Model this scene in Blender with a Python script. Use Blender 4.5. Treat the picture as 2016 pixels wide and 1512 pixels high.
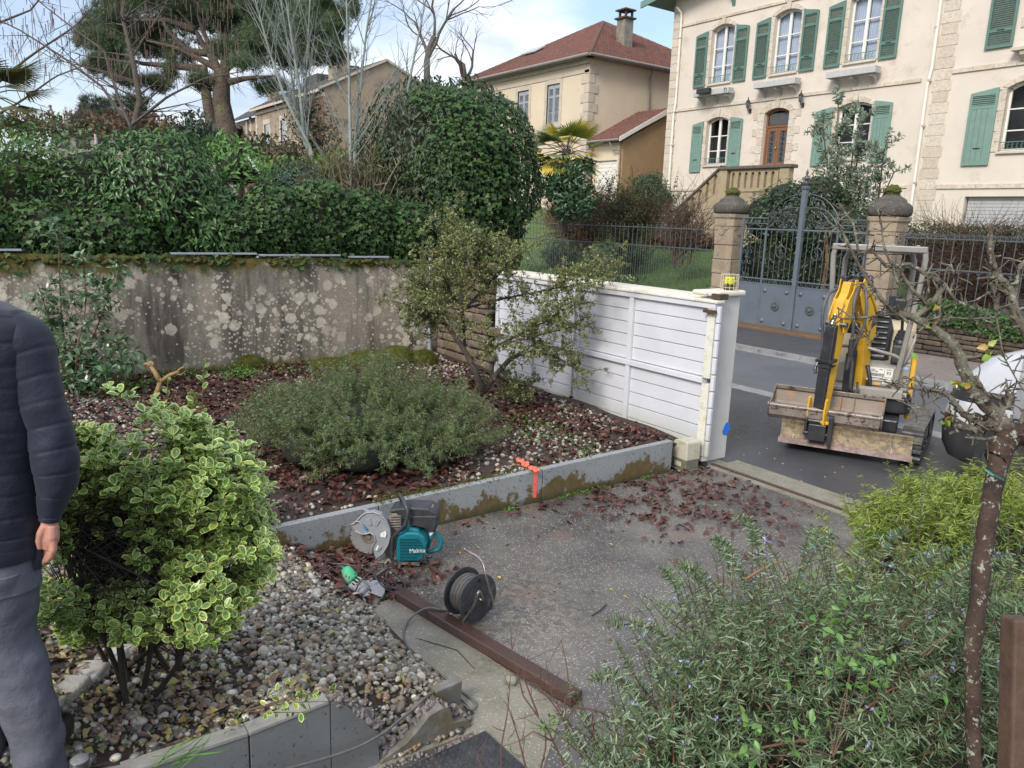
import bpy,math,random
import numpy as np
from mathutils import Vector,Matrix,noise
for o in list(bpy.data.objects): bpy.data.objects.remove(o)
S = bpy.context.scene
COL = S.collection
R_ = math.radians
random.seed(7); rng = np.random.default_rng(7)
# ---------------------------------------------------------------- camera
FPX,PITCH,ROLL,CH,AZ = 1500.,R_(12.2),R_(1.96),2.6,R_(35.6)
def _tw(v):
 x,y,z = v
 u = -math.sin(AZ)*x+math.cos(AZ)*y; w = math.cos(AZ)*x+math.sin(AZ)*y
 return Vector((-u,w,z))
FWD = _tw((0,math.cos(PITCH),-math.sin(PITCH)))
_u = (0,math.sin(PITCH),math.cos(PITCH))
RGT = _tw((math.cos(ROLL),math.sin(ROLL)*_u[1],math.sin(ROLL)*_u[2]))
UPV = _tw((-math.sin(ROLL),math.cos(ROLL)*_u[1],math.cos(ROLL)*_u[2]))
CAMP = Vector((0,0,CH))
cd = bpy.data.cameras.new('camera'); cam = bpy.data.objects.new('camera',cd); COL.objects.link(cam)
cam.matrix_world = Matrix(((RGT.x,UPV.x,-FWD.x,0),(RGT.y,UPV.y,-FWD.y,0),(RGT.z,UPV.z,-FWD.z,CH),(0,0,0,1)))
cd.sensor_width = 36; cd.lens = FPX/2016*36; cd.clip_end = 3000; cd.clip_start = .05
S.camera = cam
# ---------------------------------------------------------------- world, sun, exposure
SUN_EL,SUN_AZ = R_(38),R_(158)      # high veiled sun, behind the viewer
W = bpy.data.worlds.new("World"); S.world = W; W.use_nodes = True
nt = W.node_tree; N = nt.nodes; L = nt.links; N.clear()
wo = N.new('ShaderNodeOutputWorld'); sky = N.new('ShaderNodeTexSky'); sky.sky_type = 'NISHITA'; sky.sun_disc = False
sky.sun_elevation = SUN_EL; sky.sun_rotation = SUN_AZ; sky.air_density = 1.; sky.dust_density = 2.
bg1 = N.new('ShaderNodeBackground'); bg1.inputs[1].default_value = .12
L.new(sky.outputs[0],bg1.inputs[0])
tc = N.new('ShaderNodeTexCoord'); mp = N.new('ShaderNodeMapping'); mp.inputs['Scale'].default_value = (1,1,2.6); mp.inputs['Location'].default_value = (.35,.1,.2)
L.new(tc.outputs['Generated'],mp.inputs[0])
n1 = N.new('ShaderNodeTexNoise'); n1.inputs['Scale'].default_value = 2.3; n1.inputs['Detail'].default_value = 7; n1.inputs['Roughness'].default_value = .55
L.new(mp.outputs[0],n1.inputs[0])
cr = N.new('ShaderNodeValToRGB'); cr.color_ramp.elements[0].position = .38; cr.color_ramp.elements[0].color = (.1,.1,.1,1); cr.color_ramp.elements[1].position = .60
L.new(n1.outputs[0],cr.inputs[0])
n2 = N.new('ShaderNodeTexNoise'); n2.inputs['Scale'].default_value = 4.1; n2.inputs['Detail'].default_value = 6
L.new(mp.outputs[0],n2.inputs[0])
cc = N.new('ShaderNodeValToRGB'); cc.color_ramp.elements[0].position = .40; cc.color_ramp.elements[0].color = (.46,.52,.68,1)
cc.color_ramp.elements[1].position = .60; cc.color_ramp.elements[1].color = (.92,.93,.96,1)
L.new(n2.outputs[0],cc.inputs[0])
bg2 = N.new('ShaderNodeBackground'); sx = N.new('ShaderNodeSeparateXYZ'); L.new(tc.outputs['Generated'],sx.inputs[0])
mr = N.new('ShaderNodeMapRange'); mr.inputs[1].default_value = 0; mr.inputs[2].default_value = 1; mr.inputs[3].default_value = .64; mr.inputs[4].default_value = 1.3; L.new(sx.outputs[2],mr.inputs[0]); L.new(mr.outputs[0],bg2.inputs[1]); L.new(cc.outputs[0],bg2.inputs[0])
mx = N.new('ShaderNodeMixShader'); L.new(cr.outputs[0],mx.inputs[0]); L.new(bg1.outputs[0],mx.inputs[1]); L.new(bg2.outputs[0],mx.inputs[2]); L.new(mx.outputs[0],wo.inputs[0])
sd = bpy.data.lights.new('sun','SUN'); sun = bpy.data.objects.new('sun',sd); COL.objects.link(sun)
sd.energy = 1.6; sd.angle = R_(18); sd.color = (1,.95,.87)
# towards the sun: behind and left of the viewer
sv = Vector((math.sin(SUN_AZ)*math.cos(SUN_EL),math.cos(SUN_AZ)*math.cos(SUN_EL),math.sin(SUN_EL)))
sun.rotation_euler = sv.to_track_quat('Z','Y').to_euler()
vs = S.view_settings; vs.view_transform = 'Standard'; vs.look = 'None'; vs.gamma = 1; vs.use_curve_mapping = False; vs.exposure = .95
S.render.engine = 'CYCLES'
# ---------------------------------------------------------------- where a sight line meets a plane of the place
def ray(px,py): return RGT*((px-1008)/FPX)+UPV*((756-py)/FPX)+FWD
def _on(ax,val,px,py):
 d = ray(px,py); return CAMP+d*((val-CAMP[ax])/d[ax])
def onX(v,px,py): return _on(0,v,px,py)
def onY(v,px,py): return _on(1,v,px,py)
def onZ(v,px,py): return _on(2,v,px,py)
def at(px,py,dist): return CAMP+ray(px,py)*dist       # dist = depth along the view axis
# ---------------------------------------------------------------- tagging
def tag(o,label=None,cat=None,group=None,kind=None):
 if label: o['label'] = label
 if cat: o['category'] = cat
 if group: o['group'] = group
 if kind: o['kind'] = kind
 return o
def thing(name,label,cat,loc=(0,0,0),rz=0,group=None):
 o = bpy.data.objects.new(name,None); COL.objects.link(o); o.location = loc; o.rotation_euler.z = rz; o.empty_display_size = .1
 return tag(o,label,cat,group)
KIDS = {}
def link(name,me,parent=None,M=None):
 o = bpy.data.objects.new(name,me); COL.objects.link(o)
 if parent is not None:
  o.parent = parent; KIDS.setdefault(parent.name,[]).append(o)
 if M is not None: o.matrix_basis = M
 return o
def copy_tree(o,parent=None):
 c = o.copy(); COL.objects.link(c)
 if parent is not None: c.parent = parent; KIDS.setdefault(parent.name,[]).append(c)
 for ch in list(KIDS.get(o.name,[])): copy_tree(ch,c)
 return c
def T(x=0,y=0,z=0,rx=0,ry=0,rz=0,s=1):
 m = Matrix.Translation((x,y,z)) @ Matrix.Rotation(rz,4,'Z') @ Matrix.Rotation(ry,4,'Y') @ Matrix.Rotation(rx,4,'X')
 return m @ Matrix.Scale(s,4) if s != 1 else m
# ---------------------------------------------------------------- mesh builder
class MB:
 def __init__(s): s.v = []; s.f = []; s.M = Matrix.Identity(4)
 def add(s,vs,fs):
  b = len(s.v); s.v += [s.M @ Vector(p) for p in vs]; s.f += [tuple(i+b for i in f) for f in fs]; return s
 def box(s,x0,x1,y0,y1,z0,z1,M=None):
  p = [(x,y,z) for z in (z0,z1) for y in (y0,y1) for x in (x0,x1)]
  if M: p = [M @ Vector(q) for q in p]
  return s.add(p,[(0,2,3,1),(4,5,7,6),(0,1,5,4),(2,6,7,3),(0,4,6,2),(1,3,7,5)])
 def cbox(s,c,d,M=None):
  return s.box(c[0]-d[0]/2,c[0]+d[0]/2,c[1]-d[1]/2,c[1]+d[1]/2,c[2]-d[2]/2,c[2]+d[2]/2,M)
 def quad(s,a,b,c,d): return s.add([a,b,c,d],[(0,1,2,3)])
 def bar(s,a,b,w,h=None,up=(0,0,1)):      # rectangular bar from a to b
  a = Vector(a); b = Vector(b); h = h or w; d = (b-a); l = d.length; d.normalize(); up = Vector(up)
  if abs(d.dot(up)) > .98: up = Vector((0,1,0)) if abs(d.y) < .9 else Vector((1,0,0))
  x = d.cross(up).normalized(); z = x.cross(d)
  M = Matrix(((x.x,d.x,z.x,a.x),(x.y,d.y,z.y,a.y),(x.z,d.z,z.z,a.z),(0,0,0,1)))
  return s.box(-w/2,w/2,0,l,-h/2,h/2,M)
 def tube(s,pts,r,n=6,cap=True,closed=False):
  P = [Vector(p) for p in pts]; k = len(P); rr = r if isinstance(r,(list,tuple)) else [r]*k
  vs = []; fs = []; prev = None
  for i,p in enumerate(P):
   d = (P[(i+1) % k]-P[i-1]) if closed else (P[min(i+1,k-1)]-P[max(i-1,0)])
   if d.length < 1e-9: d = Vector((0,0,1))
   d.normalize()
   if prev is None:
    a = Vector((0,0,1)) if abs(d.z) < .9 else Vector((1,0,0)); x = d.cross(a).normalized()
   else:
    x = prev-d*prev.dot(d)
    if x.length < 1e-6: x = d.orthogonal()
    x.normalize()
   prev = x; y = d.cross(x)
   vs += [p+(x*math.cos(t*2*math.pi/n)+y*math.sin(t*2*math.pi/n))*rr[i] for t in range(n)]
  for i in range(k if closed else k-1):
   j = (i+1) % k
   for t in range(n): fs.append((i*n+t,i*n+(t+1) % n,j*n+(t+1) % n,j*n+t))
  if cap and not closed: fs.append(tuple(range(n))[::-1]); fs.append(tuple(range((k-1)*n,k*n)))
  return s.add(vs,fs)
 def lathe(s,prof,n=16,M=None,a0=0,a1=2*math.pi):
  full = abs(a1-a0-2*math.pi) < 1e-6; m = n if full else n+1; vs = []; fs = []
  for r,z in prof:
   for t in range(m):
    a = a0+(a1-a0)*t/n; vs.append(Vector((r*math.cos(a),r*math.sin(a),z)))
  if M: vs = [M @ p for p in vs]
  for i in range(len(prof)-1):
   for t in range(n):
    u = (t+1) % m; fs.append((i*m+t,i*m+u,(i+1)*m+u,(i+1)*m+t))
  if full:
   if prof[0][0] > 1e-5: fs.append(tuple(range(n))[::-1])
   if prof[-1][0] > 1e-5: fs.append(tuple(range((len(prof)-1)*n,len(prof)*n)))
  return s.add(vs,fs)
 def prism(s,poly,h0,h1,M=None):       # polygon in xy, extruded along z
  n = len(poly); vs = [Vector((x,y,h0)) for x,y in poly]+[Vector((x,y,h1)) for x,y in poly]
  if M: vs = [M @ p for p in vs]
  return s.add(vs,[tuple(range(n))[::-1],tuple(range(n,2*n))]+[(i,(i+1) % n,n+(i+1) % n,n+i) for i in range(n)])
 def mesh(s,name,mt,smooth=False):
  me = bpy.data.meshes.new(name); me.from_pydata([tuple(p) for p in s.v],[],s.f)
  if smooth is True: me.shade_smooth()
  elif smooth: 
   me.shade_smooth()
   try: me.set_sharp_from_angle(angle=R_(smooth))
   except Exception: pass
  if mt: me.materials.append(mt)
  return me
 def build(s,name,mt,parent=None,smooth=False,bevel=0,kind=None,M=None,seg=2):
  o = link(name,s.mesh(name,mt,smooth),parent,M)
  if bevel:
   b = o.modifiers.new('bevel','BEVEL'); b.width = bevel; b.segments = seg; b.limit_method = 'ANGLE'; b.angle_limit = R_(35)
  if kind: o['kind'] = kind
  return o
def YM(y=0,x=0,z=0):   # prism polygon (x,z) extruded towards -y : xy->xz
 return Matrix(((1,0,0,x),(0,0,-1,y),(0,1,0,z),(0,0,0,1)))
def XM(x=0,y=0,z=0):   # polygon (y,z) extruded along +x
 return Matrix(((0,0,1,x),(1,0,0,y),(0,1,0,z),(0,0,0,1)))
# ---------------------------------------------------------------- materials
def srgb(r,g,b):
 f = lambda c: (c/12.92 if c <= .04045 else ((c+.055)/1.055)**2.4)
 return (f(r/255),f(g/255),f(b/255),1)
class NT:
 def __init__(s,name):
  s.m = bpy.data.materials.new(name); s.m.use_nodes = True; s.t = s.m.node_tree; s.n = s.t.nodes; s.b = s.n['Principled BSDF']; s._p = None
 def new(s,ty,**k):
  n = s.n.new(ty)
  for a,b in k.items(): setattr(n,a,b)
  return n
 def lk(s,a,b): s.t.links.new(a,b)
 def put(s,sock,v):
  if hasattr(v,'links') or hasattr(v,'is_output'): s.lk(v,sock)
  else: sock.default_value = v
 def pos(s,obj=False,scale=(1,1,1)):
  g = s.new('ShaderNodeTexCoord').outputs['Object'] if obj else s.new('ShaderNodeNewGeometry').outputs['Position']
  if scale != (1,1,1):
   mpn = s.new('ShaderNodeMapping'); mpn.inputs['Scale'].default_value = scale; s.lk(g,mpn.inputs[0]); g = mpn.outputs[0]
  return g
 def noise(s,scale,det=4,rough=.55,vec=None,dist=0):
  n = s.new('ShaderNodeTexNoise'); n.inputs['Scale'].default_value = scale; n.inputs['Detail'].default_value = det
  n.inputs['Roughness'].default_value = rough; n.inputs['Distortion'].default_value = dist
  s.lk(vec if vec is not None else s.pos(),n.inputs['Vector']); return n.outputs[0]
 def vor(s,scale,vec=None,feat='F1',out=0,rnd=1):
  n = s.new('ShaderNodeTexVoronoi'); n.feature = feat; n.inputs['Scale'].default_value = scale; n.inputs['Randomness'].default_value = rnd
  s.lk(vec if vec is not None else s.pos(),n.inputs['Vector']); return n.outputs[out]
 def ramp(s,fac,stops,const=False):
  n = s.new('ShaderNodeValToRGB'); e = n.color_ramp.elements
  if const: n.color_ramp.interpolation = 'CONSTANT'
  while len(e) < len(stops): e.new(.5)
  for i,(p,c) in enumerate(stops):
   e[i].position = p; e[i].color = c if isinstance(c,tuple) else (c,c,c,1)
  s.lk(fac,n.inputs[0]); return n.outputs[0]
 def mix(s,fac,a,b,mode='MIX'):
  n = s.new('ShaderNodeMix',data_type='RGBA',blend_type=mode)
  s.put(n.inputs[0],fac); s.put(n.inputs[6],a); s.put(n.inputs[7],b); return n.outputs[2]
 def math(s,op,a,b=0.,clamp=False):
  n = s.new('ShaderNodeMath',operation=op); n.use_clamp = clamp; s.put(n.inputs[0],a); s.put(n.inputs[1],b); return n.outputs[0]
 def sep(s,v):
  n = s.new('ShaderNodeSeparateXYZ'); s.lk(v,n.inputs[0]); return n.outputs
 def bump(s,h,st=.3,d=.01,nrm=None):
  n = s.new('ShaderNodeBump'); n.inputs['Strength'].default_value = st; n.inputs['Distance'].default_value = d; s.lk(h,n.inputs['Height'])
  if nrm is not None: s.lk(nrm,n.inputs['Normal'])
  s.lk(n.outputs[0],s.b.inputs['Normal']); return n.outputs[0]
 def set(s,color=None,rough=None,metal=None,spec=None,**k):
  if color is not None: s.put(s.b.inputs['Base Color'],color)
  if rough is not None: s.put(s.b.inputs['Roughness'],rough)
  if metal is not None: s.put(s.b.inputs['Metallic'],metal)
  if spec is not None: s.put(s.b.inputs['Specular IOR Level'],spec)
  for a,b in k.items(): s.put(s.b.inputs[a.replace('_',' ')],b)
  return s.m
def simple(name,c,c2=None,sc=6,rough=.6,bump=.15,bsc=None,metal=0,bd=.004,spots=None,ssc=30,sth=.62,obj=False,spec=.5,grime=None,gsc=2.2,gth=.55):
 """painted / worn surface: two tones, optional spots and grime patches, fine relief"""
 n = NT(name); c2 = c2 or tuple(x*.72 for x in c[:3])+(1,); v = n.pos(obj)
 col = n.mix(n.ramp(n.noise(sc,5,.6,v),[(.32,0.),(.68,1.)]),c,c2)
 if spots: col = n.mix(n.ramp(n.noise(ssc,5,.65,v),[(sth,0.),(sth+.05,1.)]),col,spots)
 if grime: col = n.mix(n.ramp(n.noise(gsc,8,.72,v),[(gth,0.),(gth+.12,.85)]),col,grime)
 if bump: n.bump(n.noise(bsc or sc*8,5,.6,v),bump,bd)
 return n.set(col,n.ramp(n.noise(sc*2.3,3,.5,v),[(.3,max(rough-.1,.02)),(.7,min(rough+.1,1))]),metal,spec)
def leafmat(name,stops,rough=.4,edge=None,trans=.25,spec=.5):
 """leaf colours picked per leaf from the 'rnd' attribute; edge: colour of a pale rim (uses 'rim' attribute)"""
 n = NT(name); a = n.new('ShaderNodeAttribute',attribute_name='rnd')
 k = len(stops); col = n.ramp(a.outputs['Fac'],[(i/(k-1) if k > 1 else 0,c) for i,c in enumerate(stops)])
 if edge:
  r = n.new('ShaderNodeAttribute',attribute_name='rim'); col = n.mix(n.ramp(r.outputs['Fac'],[(.45,0.),(.55,1.)]),col,edge)
 n.set(col,rough,0,spec)
 if trans:
  t = n.new('ShaderNodeBsdfTranslucent'); n.put(t.inputs[0],col); m = n.new('ShaderNodeMixShader'); m.inputs[0].default_value = trans
  n.lk(n.b.outputs[0],m.inputs[1]); n.lk(t.outputs[0],m.inputs[2]); n.lk(m.outputs[0],n.n['Material Output'].inputs[0])
 return n.m
# ---------------------------------------------------------------- leaf and pebble clouds (numpy)
def npmesh(name,V,F,mt,attrs=None,smooth=False):
 """V (n,3), F (m,k) equal-size faces"""
 me = bpy.data.meshes.new(name); n,(m,k) = len(V),F.shape
 me.vertices.add(n); me.vertices.foreach_set('co',np.ascontiguousarray(V,dtype=np.float32).ravel())
 me.loops.add(m*k); me.loops.foreach_set('vertex_index',np.ascontiguousarray(F,dtype=np.int32).ravel())
 me.polygons.add(m); me.polygons.foreach_set('loop_start',np.arange(0,m*k,k,dtype=np.int32)); me.polygons.foreach_set('loop_total',np.full(m,k,dtype=np.int32))
 if smooth: me.polygons.foreach_set('use_smooth',np.ones(m,dtype=bool))
 for an,av in (attrs or {}).items():
  a = me.attributes.new(an,'FLOAT','POINT'); a.data.foreach_set('value',np.ascontiguousarray(av,dtype=np.float32))
 me.update(calc_edges=True); me.materials.append(mt); return me
def norm(a): return a/np.maximum(np.linalg.norm(a,axis=-1,keepdims=True),1e-9)
def frames(D,Nn):
 """rows: x (side), y (dir), z (normal)"""
 D = norm(D); X = norm(np.cross(D,Nn)); Z = np.cross(X,D); return np.stack([X,D,Z],axis=1)
# templates: verts (k,3) with y = length 0..1, faces quads/tris (all tris)
def tpl_leaf(w=.4,fold=.12,curl=.15,rim=False):
 if not rim:
  V = np.array([(0,0,0),(-w/2,.38,fold),(w/2,.38,fold),(0,.42,0),(-w*.36,.72,fold*.7-curl*.4),(w*.36,.72,fold*.7-curl*.4),(0,1,-curl)],float)
  F = np.array([(0,3,1),(0,2,3),(1,3,4),(3,2,5),(4,3,6),(3,5,6)]); return V,F,None
 o = [(0,0),(-.30,.2),(-.5,.5),(-.42,.82),(0,1),(.42,.82),(.5,.5),(.30,.2)]
 V = [(x*w,y,abs(x)*fold*2-curl*y*y) for x,y in o]+[(x*.74*w,.5+(y-.5)*.82,abs(x)*.74*fold*2-curl*(.5+(y-.5)*.82)**2+.002) for x,y in o]+[(x*.70*w,.5+(y-.5)*.79,abs(x)*.7*fold*2-curl*(.5+(y-.5)*.8)**2+.002) for x,y in o]+[(0,.5,-curl*.25)]
 F = []
 for i in range(8):
  j = (i+1) % 8; F += [(i,j,8+j),(i,8+j,8+i),(8+i,8+j,16+j),(8+i,16+j,16+i),(16+i,16+j,24)]
 return np.array(V,float),np.array(F),np.array([1.]*16+[0.]*9)
def tpl_needle(w=.12):
 return np.array([(-w/2,0,0),(w/2,0,0),(0,1,0)],float),np.array([(0,1,2)]),None
def tpl_ivy():
 V = np.array([(0,.05,0),(-.42,0,.06),(-.5,.42,.1),(-.2,.5,.05),(0,1,-.08),(.2,.5,.05),(.5,.42,.1),(.42,0,.06),(0,.35,0)],float)
 F = np.array([(0,8,1),(1,8,2),(2,8,3),(3,8,4),(4,8,5),(5,8,6),(6,8,7),(7,8,0)]); return V,F,None
def cloud_np(tpl,P,D,Nn,size,rnd):
 V,F,rim = tpl; n = len(P); fr = frames(D,Nn)
 W_ = np.einsum('kc,ncd->nkd',V,fr)*size[:,None,None]+P[:,None,:]
 FF = (F[None]+(np.arange(n)*len(V))[:,None,None]).reshape(-1,3)
 at_ = {'rnd': np.repeat(rnd,len(V))}
 if rim is not None: at_['rim'] = np.tile(rim,n)
 return W_.reshape(-1,3),FF,at_
def foliage(name,mt,parent,tpl,P,D,Nn,size,rnd=None,single=0,single_name='leaf',smooth=False,nvar=6):
 """a cloud of leaves; the `single` ones nearest the viewer become objects of their own, the rest one joined part"""
 P = np.asarray(P,float); n = len(P); size = np.broadcast_to(np.asarray(size,float),(n,)).copy()
 rnd = rng.random(n) if rnd is None else np.asarray(rnd,float)
 idx = np.arange(n)
 if single:
  V,F,rim = tpl; loc = np.array(parent.location) if parent is not None else np.zeros(3)
  d = np.linalg.norm(P-np.array(CAMP),axis=1)/size
  sel = np.argsort(d)[:single]; fr = frames(D[sel],Nn[sel]); ms = []
  for k in range(nvar):
   a = {'rnd': np.full(len(V),(k+.5)/nvar)}
   if rim is not None: a['rim'] = rim
   ms.append(npmesh(single_name,V,F,mt,a,smooth))
  for j,i in enumerate(sel):
   X,Y,Z = fr[j]*size[i]; p = P[i]-loc
   link(single_name,ms[min(int(rnd[i]*nvar),nvar-1)],parent,Matrix(((X[0],Y[0],Z[0],p[0]),(X[1],Y[1],Z[1],p[1]),(X[2],Y[2],Z[2],p[2]),(0,0,0,1))))
  m = np.ones(n,bool); m[sel] = False; idx = idx[m]
 if len(idx):
  V,F,a = cloud_np(tpl,P[idx],D[idx],Nn[idx],size[idx],rnd[idx])
  if parent is not None: V = V-np.array(parent.location)
  o = link(name,npmesh(name,V,F,mt,a,smooth),parent); o['kind'] = 'stuff'; return o
def rdir(n,up=0.,spread=1.):
 v = rng.normal(size=(n,3))*spread; v[:,2] += up; return norm(v)
def lump(P,sc,amp,seed=0.):
 """cheap smooth 3-D noise by sines"""
 a = P*sc+seed
 return amp*(np.sin(a[:,0]*1.7+1.3*np.sin(a[:,1]*1.1+seed))+np.sin(a[:,1]*2.1+1.7*np.sin(a[:,2]*1.3))+np.sin(a[:,2]*1.9+1.1*np.sin(a[:,0]*.9+2)))/3
ICO = None
def icos(sub=1):
 t = (1+5**.5)/2
 V = [(-1,t,0),(1,t,0),(-1,-t,0),(1,-t,0),(0,-1,t),(0,1,t),(0,-1,-t),(0,1,-t),(t,0,-1),(t,0,1),(-t,0,-1),(-t,0,1)]
 F = [(0,11,5),(0,5,1),(0,1,7),(0,7,10),(0,10,11),(1,5,9),(5,11,4),(11,10,2),(10,7,6),(7,1,8),(3,9,4),(3,4,2),(3,2,6),(3,6,8),(3,8,9),(4,9,5),(2,4,11),(6,2,10),(8,6,7),(9,8,1)]
 V = [list(norm(np.array(v,float))) for v in V]
 for _ in range(sub):
  c = {}; G = []
  def mid(a,b):
   k = (min(a,b),max(a,b))
   if k not in c: c[k] = len(V); V.append(list(norm((np.array(V[a])+np.array(V[b]))/2)))
   return c[k]
  for a,b,d in F:
   x,y,z = mid(a,b),mid(b,d),mid(d,a); G += [(a,x,z),(b,y,x),(d,z,y),(x,y,z)]
  F = G
 return np.array(V),np.array(F)
def tpl_rock(seed,sub=1,flat=.6,ang=0.18):
 V,F = icos(sub); r = np.random.default_rng(seed); k = r.normal(size=(5,3)); ph = r.random(5)*6
 s = 1+ang*sum(np.sin(V @ k[i]*1.6+ph[i]) for i in range(5))/2.2
 V = V*s[:,None]*np.array([.5,.5*(.65+.3*r.random()),.5*flat]); return V,F,None
# ================================================================ GROUND
def grid(name,x0,x1,y0,y1,nx,ny,hf,mt,kind='structure',smooth=True):
 xs = np.linspace(x0,x1,nx+1); ys = np.linspace(y0,y1,ny+1); X,Y = np.meshgrid(xs,ys,indexing='ij')
 Z = np.vectorize(hf)(X,Y) if callable(hf) else np.full(X.shape,hf)
 V = np.stack([X,Y,Z],-1).reshape(-1,3); i,j = np.meshgrid(range(nx),range(ny),indexing='ij'); a = (i*(ny+1)+j).ravel()
 F = np.stack([a,a+ny+1,a+ny+2,a+1],1); o = link(name,npmesh(name,V,F,mt,None,smooth)); tag(o,kind=kind); return o
m_soil = simple('m_soil',(.045,.032,.022,1),(.025,.02,.013,1),5,.85,.6,40,bd=.02,spots=(.05,.07,.02,1),ssc=8)
def asph(name,c1,c2,sp,vs_=420,wet=(.18,.55),patch=None):
 n = NT(name); v = n.pos(); big = n.noise(.7,6,.6,v); col = n.mix(n.ramp(big,[(.35,0.),(.65,1.)]),c1,c2)
 g = n.vor(vs_,v,out=1); g = n.ramp(n.sep(g)[0],[(.0,0.),(1.,1.)])
 col = n.mix(n.ramp(g,[(.78,0.),(.9,.55)]),col,sp); col = n.mix(n.ramp(n.noise(140,3,.6,v),[(.35,.75),(.65,0.)]),col,(c1[0]*.45,c1[1]*.45,c1[2]*.45,1))
 if patch: col = n.mix(n.ramp(n.noise(1.6,8,.7,v),[(.56,0.),(.68,.7)]),col,patch)
 n.bump(n.vor(vs_*.6,v),.35,.003)
 return n.set(col,n.ramp(n.noise(.9,5,.6,n.pos(scale=(1,.45,1))),[(.35,wet[0]),(.62,wet[1])]),0,.5)
m_road = asph('m_road',(.10,.105,.115,1),(.14,.145,.155,1),(.22,.22,.22,1),260,(.42,.6))
m_lane = asph('m_lane',(.048,.050,.058,1),(.08,.082,.09,1),(.15,.15,.16,1),260,(.16,.5))
m_walk = asph('m_walk',(.05,.052,.058,1),(.08,.08,.085,1),(.15,.15,.15,1),260,(.4,.65),(.09,.06,.035,1))
m_grit = asph('m_grit',(.20,.165,.14,1),(.26,.22,.19,1),(.5,.45,.4,1),70,(.55,.8),(.13,.09,.06,1))
m_conc = simple('m_conc',(.15,.14,.10,1),(.24,.22,.17,1),5,.62,.8,60,bd=.008,spots=(.45,.43,.38,1),ssc=90,sth=.6,grime=(.09,.085,.05,1),gsc=2.5,gth=.55)
m_kstone = simple('m_kstone',(.27,.27,.27,1),(.19,.19,.19,1),5,.5,.3,90,bd=.003,grime=(.1,.1,.1,1),gsc=3)
# exposed-aggregate drive: wet dark matrix, white chips, straw patches, leaf stains
n = NT('m_drive'); v = n.pos()
col = n.mix(n.ramp(n.noise(1.3,6,.65,v),[(.4,0.),(.62,1.)]),(.058,.052,.046,1),(.125,.112,.095,1))
straw = n.ramp(n.noise(.62,3,.5,v,),[(.52,0.),(.68,.75)]); straw2 = n.ramp(n.noise(17,9,.8,v,.6),[(.47,0.),(.56,1.)])
col = n.mix(n.math('MULTIPLY',straw,straw2),col,(.24,.205,.15,1))
ch = n.new('ShaderNodeTexVoronoi'); ch.inputs['Scale'].default_value = 78; n.lk(v,ch.inputs['Vector'])
isl = n.ramp(n.sep(ch.outputs[1])[0],[(.57,0.),(.63,1.)]); shp = n.ramp(ch.outputs[0],[(.30,1.),(.46,0.)])
chip = n.math('MULTIPLY',isl,shp); tone = n.ramp(n.sep(ch.outputs[1])[1],[(0,(.22,.21,.2,1)),(.6,(.42,.41,.38,1)),(1,(.62,.6,.56,1))])
col = n.mix(n.math('MULTIPLY',chip,n.ramp(n.noise(1.1,4,.6,v,.2),[(.35,.85),(.68,.3)])),col,tone)
vs2 = n.new('ShaderNodeTexVoronoi'); vs2.inputs['Scale'].default_value = 2.6; n.lk(n.mix(.12,v,n.new('ShaderNodeTexNoise').outputs[1]),vs2.inputs['Vector'])
st = n.math('MULTIPLY',n.ramp(vs2.outputs[0],[(.16,1.),(.32,0.)]),n.ramp(n.sep(vs2.outputs[1])[2],[(.1,0.),(.15,1.)]))
st = n.math('MULTIPLY',st,n.ramp(n.noise(26,6,.7,v),[(.46,.0),(.58,.8)]))
col = n.mix(st,col,(.19,.105,.07,1))
col = n.mix(n.ramp(n.noise(2.3,8,.75,v,.4),[(.62,0.),(.72,.6)]),col,(.05,.06,.02,1))
n.bump(n.math('ADD',chip,n.math('MULTIPLY',n.noise(160,3,.6,v),.8)),.55,.004)
m_drive = n.set(col,n.ramp(n.noise(1.1,5,.6,v),[(.36,.2),(.64,.55)]),0,.5)
n = NT('m_mat'); v = n.pos(); m_mat = n.set(n.mix(n.ramp(n.noise(9,6,.7,v),[(.45,0.),(.75,1.)]),(.018,.019,.022,1),(.06,.055,.045,1)),.42,0,.5)
m_lawn = simple('m_lawn',(.055,.105,.018,1),(.085,.14,.03,1),1.2,.8,.9,60,bd=.03,spots=(.10,.11,.05,1),ssc=12)
m_rust = simple('m_rust',(.09,.045,.025,1),(.045,.03,.022,1),30,.7,.4,200)
# base land to the horizon, street sheets stepped above it
grid('ground',-900,500,-600,1300,24,24,-.06,m_soil)
grid('road',-90,40,10.42,13.42,60,2,0.,m_road)
grid('near_lane',-90,40,6.8,10.12,60,2,0.002,m_lane)
b = MB()
for i in range(-90,40): b.box(i+.006,i+.994,10.12,10.42,-.05,.006+.001*(i % 2))
tag(b.build('gutter_strip',m_kstone,smooth=False),kind='structure')
b = MB()
for i in range(-90,40): b.box(i+.006,i+.994,13.42,13.58,-.05,.012); b.box(i+.006,i+.994,13.585,13.73,-.05,.085+.001*(i % 3))
tag(b.build('kerb',m_kstone),kind='structure')
grid('pavement',-90,-8.6,13.735,16.55,60,2,.075,m_walk)
grid('gritty_pavement',-8.6,40,13.735,16.55,40,2,.075,m_grit)
b = MB(); b.box(-14.1,-8.5,16.1,17.2,.03,.135)
tag(b.build('gate_threshold',simple('m_thr',(.15,.09,.045,1),(.09,.06,.035,1),4,.7,.4,60,spots=(.05,.04,.03,1)),bevel=.015),kind='structure')
grid('driveway',-5.36,3.5,-4,6.46,20,20,0.,m_drive)
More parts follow.
